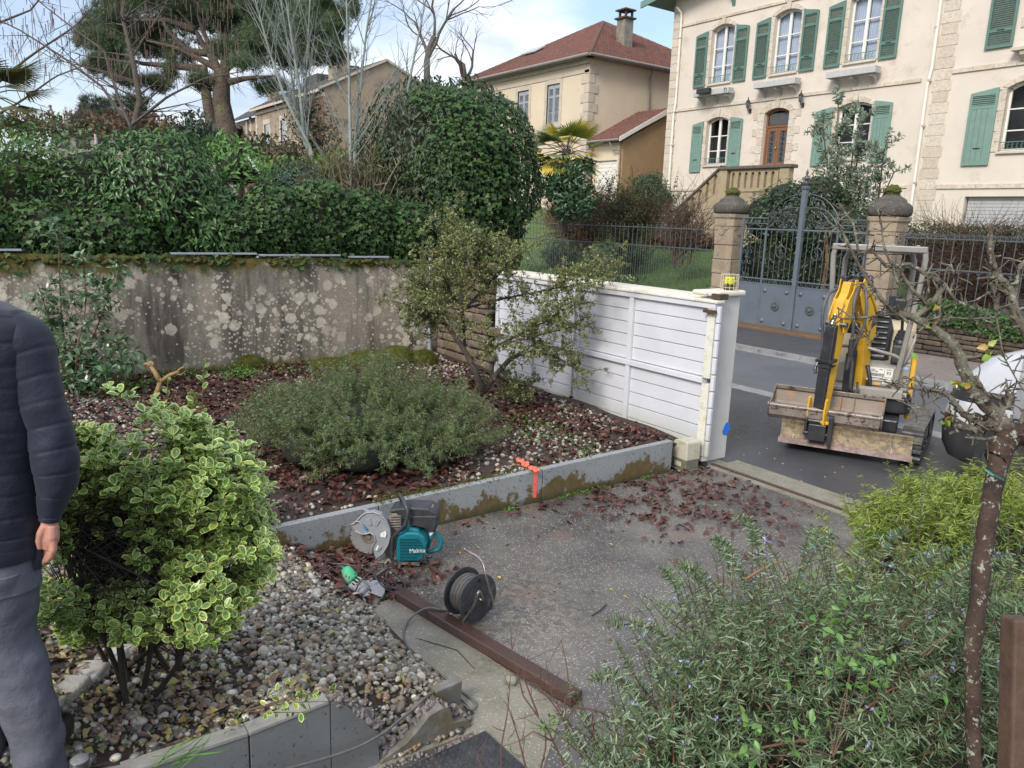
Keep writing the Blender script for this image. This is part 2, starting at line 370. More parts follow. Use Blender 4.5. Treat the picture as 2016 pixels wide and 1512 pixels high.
# drive strip left of the kerb wall foot (under gate) and threshold
grid('gate_track_ground',-11.3,-5.25,6.16,6.8,10,2,-.002,m_conc)
b = MB(); b.box(-5.25,3.5,6.46,6.55,-.05,.004); b.box(-5.25,3.5,6.60,6.95,-.05,.006)
tag(b.build('threshold_concrete',m_conc),kind='structure')
tag(MB().box(-5.3,3.5,6.555,6.595,-.05,.016).build('gate_rail',m_rust),'rusty steel gate rail set flush across the drive entrance','gate rail')
# concrete apron between the pebbles and the timber
b = MB(); poly = [(-4.75,2.35),(-4.45,2.24),(-2.8,2.42),(-2.45,2.0),(-2.9,1.9),(-2.95,.5),(-5.3,.5),(-5.3,2.3)]
b.prism(poly,-.05,.005); tag(b.build('concrete_apron',m_conc),kind='structure')
# woven rubber mats, real weave relief
def weave_mat(x0,x1,y0,y1,z,label,rz=0.):
 o = thing('rubber_mat',label,'mat',((x0+x1)/2,(y0+y1)/2,z),rz,'black rubber mats at the foot of the broken wall')
 w,d = x1-x0,y1-y0; MB().box(-w/2,w/2,-d/2,d/2,0,.009).build('base',m_mat,o,bevel=.003)
 V = []; F = []; s = .034; k = 0
 for i in range(int(w/s)):
  for j in range(int(d/s)):
   cx = -w/2+(i+.5)*s; cy = -d/2+(j+.5)*s; a,c = (.0145,.0075) if (i+j) % 2 else (.0075,.0145)
   V += [(cx-a,cy-c,.0092),(cx+a,cy-c,.0092),(cx+a,cy+c,.0092),(cx-a,cy+c,.0092),(cx-a*.6,cy-c*.6,.0145),(cx+a*.6,cy-c*.6,.0145),(cx+a*.6,cy+c*.6,.0145),(cx-a*.6,cy+c*.6,.0145)]
   F += [(k+4,k+5,k+6,k+7),(k,k+1,k+5,k+4),(k+1,k+2,k+6,k+5),(k+2,k+3,k+7,k+6),(k+3,k,k+4,k+7)]; k += 8
 q = link('weave',npmesh('weave',np.array(V),np.array(F),m_mat),o); q['kind'] = 'stuff'
weave_mat(-2.84,-1.9,1.02,1.98,.008,'black woven rubber mat beside the broken wall stub, the wider one towards the drive',.05)
weave_mat(-2.86,-1.7,-.2,.96,.008,'black woven rubber mat lying under the grey cable at the bottom of the photo',.03)
# ---- planting beds
def hbed(x,y):
 up = .285+.018*max(0,-5.4-x)+max(0,1.5-y)*.13
 s = min(max((1.98-y)/.85,0),1); lo = .005+.34*s**.75+max(0,.6-y)*.33
 if y > 1.2: lo = .004+(lo-.004)*(1-min(max((y-1.2)/.2,0),1)*(1-min(max((-2.98-x)/.3,.05),1)))
 t = min(max((-5.1-x)/.5,0),1) if y < 1.52 else (1. if x < -5.42 else 0.)
 if y >= 1.52 and x > -5.42: return -.03+.0*x if y > 2.0 else lo
 return up*t+lo*(1-t)+.012*math.sin(x*5+y*3)+.01*math.sin(y*7-x*2)
m_bed = simple('m_bed',(.05,.03,.022,1),(.028,.018,.013,1),9,.8,.8,60,bd=.02,spots=(.12,.10,.07,1),ssc=40)
grid('upper_bed',-11.1,-5.43,1.48,6.3,60,50,hbed,m_bed)
grid('lower_bed',-11.1,-3.0,-2.5,1.5,90,60,hbed,m_bed)
grid('pebble_slope',-5.33,-3.02,1.5,2.0,40,12,hbed,m_bed)
grid('neighbour_garden_ground',-60,-11.25,-30,6.2,10,10,.9,m_soil)
grid('lawn',-60,-8.4,17.0,26.2,30,10,lambda x,y: .55+(y-17)*.17+(max(0,-22-x)*.12 if y > 19 else 0),m_lawn)
grid('forecourt',-8.6,30,17.0,40,20,10,lambda x,y: .6+min((y-17)*.17,2),m_grit)
# ---- pebbles
m_peb = leafmat('m_peb',[(.028,.032,.038,1),(.05,.055,.06,1),(.11,.105,.08,1),(.24,.16,.085,1),(.15,.155,.14,1),(.46,.42,.33,1),(.06,.05,.036,1),(.62,.59,.52,1)],.3,trans=0)
_b = m_peb.node_tree; _n = NT.__new__(NT); _n.m = m_peb; _n.t = _b; _n.n = _b.nodes; _n.b = _n.n['Principled BSDF']
_src = _n.b.inputs['Base Color'].links[0].from_socket
_n.put(_n.b.inputs['Base Color'],_n.mix(_n.ramp(_n.noise(55,6,.7),[(.45,.0),(.72,.5)]),_src,(.10,.08,.05,1))); _n.bump(_n.noise(120,4,.6),.25,.003)
rocks = [tpl_rock(s,1,.62,.2) for s in range(5)]
def scatter(n,x0,x1,y0,y1,dens=None):
 x = rng.uniform(x0,x1,n); y = rng.uniform(y0,y1,n)
 if dens is not None:
  k = rng.random(n) < np.array([dens(a,b_) for a,b_ in zip(x,y)]); x,y = x[k],y[k]
 return x,y
def pebbles(parent,X,Y,size,hf,single=0,rnd=None,name='gravel',lift=.25):
 n = len(X); Z = np.array([hf(a,b_) for a,b_ in zip(X,Y)])+size*lift*rng.uniform(.2,1.3,n)
 P = np.stack([X,Y,Z],1); Nn = norm(np.stack([rng.normal(0,.35,n),rng.normal(0,.35,n),np.ones(n)],1)); D = rdir(n); D[:,2] *= .25; D = norm(D-Nn*np.sum(D*Nn,1,keepdims=True))
 rnd = rng.random(n) if rnd is None else rnd; which = rng.integers(0,5,n); ss = single
 d = np.linalg.norm(P-np.array(CAMP),axis=1)/size; thr = np.sort(d)[min(single,n-1)] if single else -1
 for k in range(5):
  m = (which == k); a = m & (d < thr); c = m & ~(d < thr)
  if a.any(): foliage(name,m_peb,parent,rocks[k],P[a],D[a],Nn[a],size[a],rnd[a],int(a.sum()),'pebble',True,8)
  if c.any(): foliage(name,m_peb,parent,rocks[k],P[c],D[c],Nn[c],size[c],rnd[c],0,smooth=True)
def inst(nm): return bpy.data.objects[nm]
def dlow(x,y):
 if x > -3.0-.02*(y > 1.3) or y > 1.97+.05*math.sin(x*7): return 0
 a = abs((x+3.9)*.55+(y-.35)*.85) < .09 and x > -4.6       # the whitish buried edging stays bare
 if a: return .12
 return 1.
x,y = scatter(11500,-5.3,-3.02,-.4,1.99,dlow); tone = np.where((y > .9) | (rng.random(len(x)) < .25),np.clip(rng.random(len(x))*.75+.25,0,.999),rng.random(len(x))); s = rng.uniform(.014,.046,len(x))*np.where(rng.random(len(x)) < .07,1.6,1)
k = (y > 1.0) | (rng.random(len(x)) < .5); x,y,s,tone = x[k],y[k],s[k],tone[k]
pebbles(inst('lower_bed'),x,y,s,hbed,150,tone)
x,y = scatter(5200,-10.9,-5.2,-1,1.52); pebbles(inst('lower_bed'),x,y,rng.uniform(.022,.05,len(x)),hbed,0)
x,y = scatter(200,-3.05,-2.93,1.46,1.86); pebbles(inst('pebble_slope'),x,y,rng.uniform(.02,.04,len(x)),lambda a,b_: .012,0,name='spilled_gravel')
x,y = scatter(5600,-10.9,-5.44,1.5,6.15,lambda a,b_: .25+.75*(math.sin(a*1.7+b_*1.1)+math.sin(b_*2.3-a*.7) > -.2)); s = rng.uniform(.022,.055,len(x))
pebbles(inst('upper_bed'),x,y,s,hbed,60,np.clip(rng.random(len(x))*.5+.45,0,.999))
x,y = scatter(260,-5.3,-4.3,1.7,2.4,lambda a,b_: .8 if b_ < 2.0 else .25); s = rng.uniform(.015,.035,len(x)); pebbles(inst('pebble_slope'),x,y,s,lambda a,b_: max(hbed(a,b_),.005),0,name='loose_gravel')
# ---- fallen leaves
LT = tpl_leaf(.55,.16,.3)
m_litter = leafmat('m_litter',[(.04,.014,.011,1),(.075,.026,.019,1),(.10,.034,.024,1),(.06,.02,.015,1),(.13,.05,.032,1),(.08,.034,.026,1)],.38,trans=.1)
m_litter2 = leafmat('m_litter2',[(.06,.03,.02,1),(.12,.07,.045,1),(.20,.13,.09,1),(.14,.085,.06,1),(.28,.2,.12,1),(.36,.34,.08,1),(.09,.05,.035,1),(.42,.4,.13,1)],.42,trans=.15)
def litter(parent,X,Y,size,hf,mt,single=0,name='leaf_litter',lift=.012,tilt=.35):
 n = len(X); Z = np.array([hf(a,b_) for a,b_ in zip(X,Y)])+rng.uniform(.002,1,n)*lift
 Nn = norm(np.stack([rng.normal(0,tilt,n),rng.normal(0,tilt,n),np.ones(n)],1)); D = rdir(n); D[:,2] = 0; D = norm(D-Nn*np.sum(D*Nn,1,keepdims=True))
 foliage(name,mt,parent,LT,np.stack([X,Y,Z],1),D,Nn,size,None,single,'fallen_leaf')
x,y = scatter(6200,-5.3,-3.1,-.6,1.75,lambda a,b_: .95 if b_ < .85 else .3); litter(inst('lower_bed'),x,y,rng.uniform(.025,.06,len(x)),hbed,m_litter2,140,lift=.03,tilt=.5)
x,y = scatter(8000,-10.9,-5.45,1.5,6.15,lambda a,b_: .4+.75*(math.sin(a*1.7+b_*1.1)+math.sin(b_*2.3-a*.7) < .25)); litter(inst('upper_bed'),x,y,rng.uniform(.05,.11,len(x)),hbed,m_litter,120,lift=.05)
x,y = scatter(2600,-10.9,-5.2,-1,1.5); litter(inst('lower_bed'),x,y,rng.uniform(.05,.10,len(x)),hbed,m_litter,0,lift=.05)
x,y = scatter(900,-5.34,-4.4,1.75,2.75,lambda a,b_: 1 if b_ < 2.3 or a < -5 else .25); litter(inst('driveway'),x,y,rng.uniform(.05,.1,len(x)),lambda a,b_: max(hbed(a,b_),.004) if b_ < 2 else .004,m_litter,40,lift=.03)
def ddrv(a,b_):
 q = math.exp(-((a+5.0)/.75)**2-((b_-5.5)/.85)**2)*1.5+math.exp(-((a+4.3)/.45)**2-((b_-5.6)/.35)**2)*.7+math.exp(-((a+5.25)/.15)**2)*.25
 return q*(1 if noise.noise(Vector((a*4,b_*4,0))) > -.12 else .08)
x,y = scatter(3000,-5.34,-3.2,2.6,6.4,ddrv); litter(inst('driveway'),x,y,rng.uniform(.04,.10,len(x)),lambda a,b_: .004,m_litter,60,lift=.022,tilt=.3)
x,y = scatter(160,-5.2,-1.5,2.3,6.4,lambda a,b_: .5); litter(inst('driveway'),x,y,rng.uniform(.02,.05,len(x)),lambda a,b_: .004,m_litter2,0,'scattered_leaves',.006,.15)
# stray specks on the lane
x,y = scatter(70,-9,-3,6.9,9.9); pebbles(inst('near_lane'),x,y,rng.uniform(.01,.022,len(x)),lambda a,b_: .003,0,np.full(len(x),.93),'chips')
# buried white edging stone
m_white_stone = simple('m_white_stone',(.42,.40,.36,1),(.28,.26,.22,1),6,.7,.5,50,bd=.01,grime=(.10,.11,.03,1),gsc=4,gth=.52)
b = MB(); rr = random.Random(3)
for i in range(9):
 p = Vector((-4.62+i*.155,.87-i*.1,0)); p.z = hbed(p.x,p.y)-.012; b.box(-.10,.1,-.07,.07,-.03,.032,T(p.x,p.y,p.z,rz=-.57+rr.uniform(-.1,.1),ry=rr.uniform(-.08,.08),rx=rr.uniform(-.1,.1)))
tag(b.build('buried_edging',m_white_stone,bevel=.018,seg=3),'whitish mossy edging stones half buried across the pebble bed','edging stones')
def hright(x,y):
 s = lambda t: t*t*(3-2*t); c = lambda t: min(max(t,0),1)
 return -.02+.60*s(c((x+1.5)/.5))*s(c((y-1.0)/.4))*s(c((5.3-y)/.5))
grid('right_bed',-1.5,2.5,1.0,5.3,30,30,hright,m_bed)
# ================================================================ GARDEN WALLS, GATE
n = NT('m_lichen'); v = n.pos(); z = n.sep(v)[2]
stv = n.pos(scale=(1,1,.16))
col = n.mix(n.ramp(n.noise(1.2,6,.6,v),[(.35,0.),(.65,1.)]),(.27,.235,.185,1),(.35,.31,.25,1))
drk = n.ramp(n.noise(1.5,8,.68,stv),[(.44,0.),(.60,1.)]); drk = n.math('MULTIPLY',drk,n.ramp(n.noise(7,7,.75,stv),[(.3,.55),(.55,1.)]))
col = n.mix(n.math('MULTIPLY',drk,.93),col,(.052,.045,.036,1))
col = n.mix(n.ramp(n.noise(60,5,.75,v),[(.47,0.),(.66,.75)]),col,(.075,.065,.05,1))
wv = n.mix(.07,v,n.new('ShaderNodeTexNoise').outputs[1])
for sc,th,sl in ((4.8,.33,.58),(9,.33,.5),(20,.30,.45)):
 vo = n.new('ShaderNodeTexVoronoi'); vo.inputs['Scale'].default_value = sc
 nn = n.new('ShaderNodeTexNoise'); nn.inputs['Scale'].default_value = sc*2.2; nn.inputs['Detail'].default_value = 4; n.lk(v,nn.inputs['Vector'])
 n.lk(n.mix(.055*5.5/sc*1.6,v,nn.outputs[1]),vo.inputs['Vector'])
 dot = n.math('MULTIPLY',n.ramp(vo.outputs[0],[(th-.02,1.),(th+.06,0.)]),n.ramp(n.sep(vo.outputs[1])[0],[(sl,0.),(sl+.03,1.)]))
 dot = n.math('MULTIPLY',dot,n.ramp(n.noise(.75,4,.6,v),[(.34,0.),(.47,1.)])); dot = n.math('MULTIPLY',dot,n.ramp(n.noise(70,4,.7,v),[(.30,.2),(.55,.85)]))
 col = n.mix(dot,col,n.mix(n.sep(vo.outputs[1])[1],(.46,.41,.33,1),(.64,.58,.48,1)))
zz = n.math('ADD',z,n.math('MULTIPLY',n.noise(2.2,8,.75,n.pos(scale=(1,1,.35))),.9))
mossm = n.ramp(n.math('MULTIPLY',zz,.5),[(1.16,0.),(1.23,.9)]) if False else n.ramp(n.math('SUBTRACT',zz,1.9),[(.27,0.),(.40,.95)])
col = n.mix(mossm,col,n.mix(n.ramp(n.noise(9,5,.7,v),[(.35,0.),(.6,1.)]),(.055,.065,.010,1),(.15,.11,.022,1)))
lowm = n.ramp(n.math('ADD',z,n.math('MULTIPLY',n.noise(3,6,.7,v),.35)),[(.55,.9),(.72,0.)])
col = n.mix(lowm,col,n.mix(n.ramp(n.noise(5,5,.7,v),[(.4,0.),(.6,1.)]),(.045,.055,.012,1),(.24,.22,.17,1)))
n.bump(n.math('ADD',n.math('MULTIPLY',n.noise(6,8,.7,v),1.),n.math('MULTIPLY',n.noise(80,4,.6,v),.3)),.5,.02)
m_lichen = n.set(col,.85,0,.3)
m_moss = simple('m_moss',(.05,.065,.010,1),(.10,.10,.018,1),8,.9,.9,60,bd=.03)
m_zinc = simple('m_zinc',(.42,.46,.5,1),(.3,.33,.37,1),9,.4,.1,metal=.4)
wall = thing('lichen_wall','long rendered garden wall blotched with pale lichen and topped with moss','wall',(-11.0,0,0))
MBx = MB()
xs = np.linspace(-14,6.3,60)
for a,c in zip(xs[:-1],xs[1:]):
 h = lambda q: 2.0-.018*max(q,-6)+.008*math.sin(q*3.1)
 j = lambda q: .012*math.sin(q*2.3)
 for q0,q1,x0_,x1_ in ((a,c,-.22,0),):
  MBx.add([(x0_,a,0),(x1_+j(a),a,0),(x1_+j(c),c,0),(x0_,c,0),(x0_,a,h(a)),(x1_+j(a),a,h(a)),(x1_+j(c),c,h(c)),(x0_,c,h(c))],[(1,2,6,5),(4,5,6,7),(0,4,7,3)])
MBx.build('wall',m_lichen,wall,smooth=40)
rm = random.Random(5)      # mossy coping: a ragged ridge of cushions
V,F,_ = tpl_rock(2,1,.5,.25); P = []
nq = 900; yy = rng.uniform(-6,6.1,nq); P = np.stack([rng.uniform(-.16,.035,nq),yy,1.985-.018*yy-rng.random(nq)**2*.08],1)
foliage('moss',m_moss,wall,(V,F,None),P+np.array(wall.location),rdir(nq),rdir(nq,2),rng.uniform(.03,.12,nq)*np.clip(1.3-abs(P[:,0]+.05)*3,.4,1.2),None,smooth=True)
# strips of flashing on the coping
b = MB()
for i,(a,c) in enumerate([(.1,.55),(2.22,3.35),(3.38,4.6),(4.75,5.4)]): b.box(-.05,.045,a,c,2.03-.018*a-.0,2.055-.018*a)
b.build('flashing',m_zinc,wall,bevel=.004)
# chain-link fence behind the wall (mostly under ivy)
b = MB()
for i in range(8): b.tube([(0,-4+i*1.5,1.9),(0,-4+i*1.5,2.62)],.02,6)
for zq in (2.1,2.6,3.0): b.tube([(0,-5,zq),(0,6.2,zq)],.003,4)
o = thing('wire_fence','rusty wire mesh fence overgrown by ivy above the lichen wall','fence',(-11.3,0,0)); b.build('post',m_rust,o)
b = MB()
for i in range(-60,75):
 y0 = i*.09
 b.tube([(0,y0,2.05),(0,y0+.55,2.6)],.0018,3,False); b.tube([(0,y0+.55,2.05),(0,y0,2.6)],.0018,3,False)
b.build('mesh',m_rust,o)['kind'] = 'stuff'
# end post (grey tube) and rubble wall at the street corner
o = thing('metal_post','grey metal tube post at the right end of the lichen wall','post',(-10.93,6.12,.3))
MB().lathe([(.035,0),(.035,1.72),(.03,1.74)],12).build('tube',m_zinc,o,smooth=40); MB().box(-.05,.05,-.05,.05,0,.02).build('foot',m_zinc,o)
MB().lathe([(.042,1.30),(.042,1.34)],12).build('collar',m_zinc,o,smooth=40)
def stone_mat(name,cols,moss=True):
 n = NT(name); v = n.pos(); oi = n.new('ShaderNodeObjectInfo').outputs['Random']; k = len(cols)
 col = n.ramp(oi,[(i/(k-1),c) for i,c in enumerate(cols)])
 col = n.mix(n.ramp(n.noise(14,7,.7,v),[(.35,0.),(.7,.75)]),col,tuple(x*.5 for x in cols[0][:3])+(1,))
 if moss: col = n.mix(n.ramp(n.noise(3.5,7,.75,v),[(.56,0.),(.66,.85)]),col,(.045,.05,.014,1))
 n.bump(n.noise(22,8,.7,v),.7,.02); return n.set(col,.75,0,.35)
m_rubble = stone_mat('m_rubble',[(.16,.12,.08,1),(.22,.17,.12,1),(.11,.09,.075,1),(.27,.22,.17,1),(.14,.10,.06,1)])
m_dkrub = stone_mat('m_dkrub',[(.10,.08,.055,1),(.07,.06,.05,1),(.15,.11,.075,1),(.05,.045,.04,1)])
m_mortar = simple('m_mortar',(.12,.10,.08,1),(.06,.055,.045,1),8,.9,.6,60,bd=.01)
_stone_me = []
def stone_pool(mt,key,flat=False):
 out = []
 for s in range(7):
  V,F = icos(2); V = np.sign(V)*np.abs(V)**.30; V = V/np.abs(V).max()*.5; V = V*(1+lump(V,5.,.09,s+1.))[:,None]+lump(V,14.,.02,s)[:,None]*.5; V = V*np.array([1,1,1])
  out.append(npmesh('stone',V*np.array([1,1,1]),F,mt,None,False))
 return out
def rubble(parent,x0,x1,y,z0,z1,mt,hs=(.08,.18),ls=(.16,.42),seed=1,maxn=300,top=None):
 """courses of rough stones, each its own object; face towards -y at y"""
 pool = stone_pool(mt,''); rr = random.Random(seed); z = z0; cnt = 0
 while z < z1:
  h = rr.uniform(*hs); x = x0-rr.random()*.2
  while x < x1:
   l = rr.uniform(*ls); hh = h*rr.uniform(.85,1.02); cx = x+l/2; lim = top(cx) if top else z1
   if z+h*.5 < lim and cnt < maxn:
    M = T(cx-parent.location.x,y+.03+rr.uniform(-.018,.018)-parent.location.y,z+h/2-parent.location.z,ry=rr.uniform(-.04,.04)) @ Matrix.Diagonal((l*.99,.14,hh*.97,1)); link('stone',rr.choice(pool),parent,M); cnt += 1
   x += l
  z += h
rw = thing('rubble_wall','rough brown rubble stone wall behind the left end of the white gate','wall',(-10.2,6.36,0))
MB().box(-.80,.62,-.0,.4,0,1.92).build('core',m_mortar,rw); rubble(rw,-10.95,-9.6,6.33,.1,1.95,m_rubble,seed=4)
# white wall strip at gate left
m_cream = simple('m_cream',(.62,.58,.48,1),(.55,.51,.42,1),4,.7,.2,60,bd=.003,grime=(.3,.27,.17,1),gsc=5,gth=.62)
m_post = simple('m_post',(.56,.55,.52,1),(.48,.47,.44,1),2.5,.65,.15,60,bd=.002,grime=(.30,.29,.24,1),gsc=3,gth=.6)
o = thing('garden_wall','low cream street wall behind the open white sliding gate','wall',(-7.5,6.72,0))
MB().box(-2.05,1.92,0,.26,0,1.76).build('wall',m_post,o); MB().box(-2.1,1.9,-.05,.31,1.765,1.83).build('coping',m_cream,o,bevel=.02)
# gate post with cap
gp = thing('gate_post','cream square gate post with stone cap and a blue tape patch','gate post',(-5.38,6.72,0))
MB().box(-.2,-.02,-.14,.20,0,1.86).build('shaft',m_post,gp,bevel=.008); 
b = MB(); b.box(-.34,-.135,-.24,.22,1.862,1.915); b.box(-.13,.04,-.24,.22,1.862,1.925); b.build('cap',m_cream,gp,bevel=.025,seg=3)
m_blue = simple('m_blue',(.02,.14,.62,1),(.03,.2,.7,1),40,.6,.2)
pc = onX(-5.40,1430,843); b = MB(); pl = [(-.035,-.07),(.01,-.085),(.03,-.03),(.045,-.01),(.035,.03),(.02,.06),(0,.075),(-.02,.05),(-.03,.02),(-.045,-.03)]
b.prism([(x*1.5,z) for x,z in pl],0,.003,Matrix.Translation((-.0195,pc.y-gp.location.y,pc.z)) @ XM()); b.build('blue_tape',m_blue,gp)
# flashing gate lamp in its wire cage
lp = thing('gate_lamp','yellow warning lamp in a cream wire cage on the gate post cap','lamp',(-5.44,6.76,1.925))
m_yel = NT('m_yel').set((.62,.66,.02,1),.25,0,.5); m_dark = simple('m_dark',(.02,.02,.022,1),(.035,.035,.035,1),10,.5,.1)
m_wire = simple('m_wire',(.62,.58,.42,1),(.4,.32,.18,1),30,.5,.1)
MB().lathe([(.055,0),(.055,.05),(.045,.055)],14).build('base',m_dark,lp,smooth=40)
for sx in (-.028,.024): MB().box(sx-.021,sx+.021,-.036,.036,.056,.14).build('lens',m_yel,lp,bevel=.018,seg=3)
b = MB()
for i in range(14):
 a = i/14*2*math.pi; b.tube([(.10*math.cos(a),.085*math.sin(a),0),(.10*math.cos(a),.085*math.sin(a),.17)],.0028,5)
for zq in (.03,.1,.17): b.tube([(.10*math.cos(i/20*6.283),.085*math.sin(i/20*6.283),zq) for i in range(20)],.0032,5,closed=True)
b.build('cage',m_wire,lp); MB().tube([(0,.0,.13),(.002,0,.32)],.0035,5).build('antenna',m_dark,lp)
# ---- white sliding gate (open, standing in front of the street wall): frame, boards
n = NT('m_gate'); v = n.pos(); z = n.sep(v)[2]
col = n.mix(n.ramp(n.noise(2,5,.6,v),[(.35,0.),(.65,1.)]),(.60,.61,.65,1),(.54,.55,.59,1))
col = n.mix(n.math('MULTIPLY',n.ramp(n.math('ADD',z,n.math('MULTIPLY',n.noise(4,7,.7,v),.25)),[(.22,.85),(.6,0.)]),n.ramp(n.noise(14,6,.7,v),[(.3,.5),(.7,1.)])),col,(.36,.37,.20,1))
col = n.mix(n.ramp(n.noise(30,6,.7,n.pos(scale=(1,1,.2))),[(.6,0.),(.75,.35)]),col,(.45,.43,.3,1))
n.bump(n.noise(60,3,.5,v),.06,.002); m_gate = n.set(col,.38,0,.5)
m_gate2 = simple('m_gate2',(.62,.60,.46,1),(.66,.66,.66,1),12,.45,.1,grime=(.42,.42,.22,1),gsc=8,gth=.5)
GY = 6.45; gx0,gx1 = -9.42,-5.30
ga = thing('sliding_gate','open white sliding gate of horizontal boards above a dark track','gate',(gx0,GY,0)); Lg = gx1-gx0
zb,zm,zt = .10,.97,1.80
def gb(nm,x0,x1,z0,z1,y0=-.045,y1=.03,mt=m_gate,bev=.004): return MB().box(x0,x1,y0,y1,z0,z1).build(nm,mt,ga,bevel=bev)
gb('top_rail',0,Lg,1.745,1.80,-.06,.05); MB().box(-.02,Lg+.03,-.075,.055,1.802,1.835).build('cap_rail',m_gate2,ga,bevel=.008)
gb('middle_rail',0,Lg-.09,.93,.99,-.065); gb('bottom_rail',0,Lg,.06,.115,-.05,mt=m_gate2)
posts = [0.03,.92,1.80,1.90,2.86,Lg-.05]
pw = [.06,.06,.05,.05,.07,.10]
for px_,w_ in zip(posts,pw):
 for (z0,z1) in ((.117,.928),(.992,1.743)): gb('stile',px_-w_/2,px_+w_/2,z0,z1,-.055,.03,m_gate2 if px_ > Lg-.1 else m_gate)
bm_cache = {}
for i in range(len(posts)-1):
 a,c = posts[i]+pw[i]/2+.002,posts[i+1]-pw[i+1]/2-.002
 if c-a < .08: continue
 for (z0,z1) in ((.12,.925),(.995,1.74)):
  k = 5; h = (z1-z0)/k
  for j in range(k):
   key = (round(c-a,3),round(h,3))
   if key not in bm_cache:
    q = MB(); q.box(0,c-a,0,.02,0.004,h-.004); q.box(0,c-a,.021,.03,-.004,.01); bm_cache[key] = q.mesh('board',m_gate)
   o = link('board',bm_cache[key],ga,Matrix.Translation((a,-.018-.0015*(j % 2),z0+j*h))); bv = o.modifiers.new('bevel','BEVEL'); bv.width = .003; bv.segments = 1
# ribbed seal / rack at the leading edge and roller
b = MB()
for i in range(9): b.box(Lg+.005,Lg+.05,-.04,.0,.12+i*.185,.12+i*.185+.172)
b.build('edge_seal',m_gate,ga,bevel=.008)
MB().box(Lg-.12,Lg+.03,-.11,-.06,1.70,1.735).build('latch',m_rust,ga,bevel=.004)
MB().box(Lg-.10,Lg+.02,-.02,.12,1.84,1.90).build('roller_bracket',m_rust,ga,bevel=.006)
MB().box(.3,Lg+.02,-.03,.02,.012,.058).build('track_beam',m_dark,ga)
# gate motor
mo = thing('gate_motor','beige plastic gate motor box with worn grey base beside the gate','gate motor',tuple(onZ(.0,1347,920)),R_(-3))
m_beige = simple('m_beige',(.50,.46,.38,1),(.42,.40,.30,1),7,.5,.1,grime=(.28,.30,.14,1),gsc=9,gth=.55)
m_mbase = simple('m_mbase',(.16,.155,.12,1),(.10,.10,.075,1),9,.7,.3)
b = MB(); pr = [(-.105,.115),(-.105,.25),(-.095,.285),(-.07,.315),(-.03,.33),(.10,.33),(.115,.318),(.12,.3),(.12,.115)]
b.prism(pr,-.1,.1,YM()); b.build('cover',m_beige,mo,bevel=.014,seg=3); MB().box(-.10,.115,-.095,.095,.01,.114).build('base',m_mbase,mo,bevel=.01)
MB().box(-.13,.15,-.13,.14,0,.012).build('plate',m_mbase,mo); MB().box(-.055,.045,-.103,-.094,.035,.085).build('release_cover',m_beige,mo,bevel=.012)
MB().box(-.12,-.106,-.06,.06,.02,.15).build('side_plate',m_cream,mo,bevel=.003)
tag(MB().add([(0,0,0),(.05,.01,.03),(.1,.02,0),(.09,.07,.012),(.02,.06,.01)],[(0,1,4),(1,3,4),(1,2,3)]).build('plastic_scrap',simple('m_grn',(.12,.5,.25,1),None,5,.4),M=T(*onZ(.004,1325,928))),'torn light green plastic scrap on the drive beside the gate motor','plastic scrap')
# ---- kerb wall of the upper bed
n = NT('m_kwall'); v = n.pos(); z = n.sep(v)[2]
col = n.mix(n.ramp(n.noise(1.6,5,.6,v),[(.35,0.),(.65,1.)]),(.21,.225,.23,1),(.27,.285,.285,1))
col = n.mix(n.ramp(n.noise(45,5,.7,v),[(.60,0.),(.63,.9)]),col,(.055,.045,.03,1))
fl = n.ramp(n.math('SUBTRACT',n.noise(3.4,9,.72,v),n.math('MULTIPLY',z,.75)),[(.39,0.),(.42,1.)])
col = n.mix(fl,col,n.mix(n.ramp(n.noise(20,5,.7,v),[(.3,0.),(.7,1.)]),(.15,.105,.04,1),(.08,.065,.03,1)))
col = n.mix(n.ramp(n.math('ADD',z,n.math('MULTIPLY',n.noise(8,6,.7,v),.12)),[(.07,.85),(.13,0.)]),col,(.035,.04,.015,1))
n.bump(n.math('SUBTRACT',n.noise(50,4,.6,v),n.math('MULTIPLY',fl,.6)),.3,.006); m_kwall = n.set(col,.6,0,.4)
m_ctop = simple('m_ctop',(.27,.265,.235,1),(.19,.185,.16,1),10,.75,.5,90,bd=.005,grime=(.09,.10,.03,1),gsc=4,gth=.55)
kw = thing('retaining_wall','low grey retaining wall with flaking paint holding the upper bed','retaining wall',(-5.37,0,0))
m_orange = simple('m_orange',(.85,.10,.06,1),(.9,.2,.12,1),30,.8,.1); 
cuts = [1.5,2.55,4.23,5.98]; ht = lambda y: .275+.016*(y-1.5)
for a,c in zip(cuts[:-1],cuts[1:]):
 b = MB(); b.add([(-.06,a+.004,-.03),(.012,a+.004,-.03),(.012,c-.004,-.03),(-.06,c-.004,-.03),(-.06,a+.004,ht(a)),(.012,a+.004,ht(a)),(.012,c-.004,ht(c)),(-.06,c-.004,ht(c))],[(0,1,5,4),(1,2,6,5),(2,3,7,6),(3,0,4,7),(4,5,6,7)]); b.build('panel',m_kwall,kw,bevel=.006)
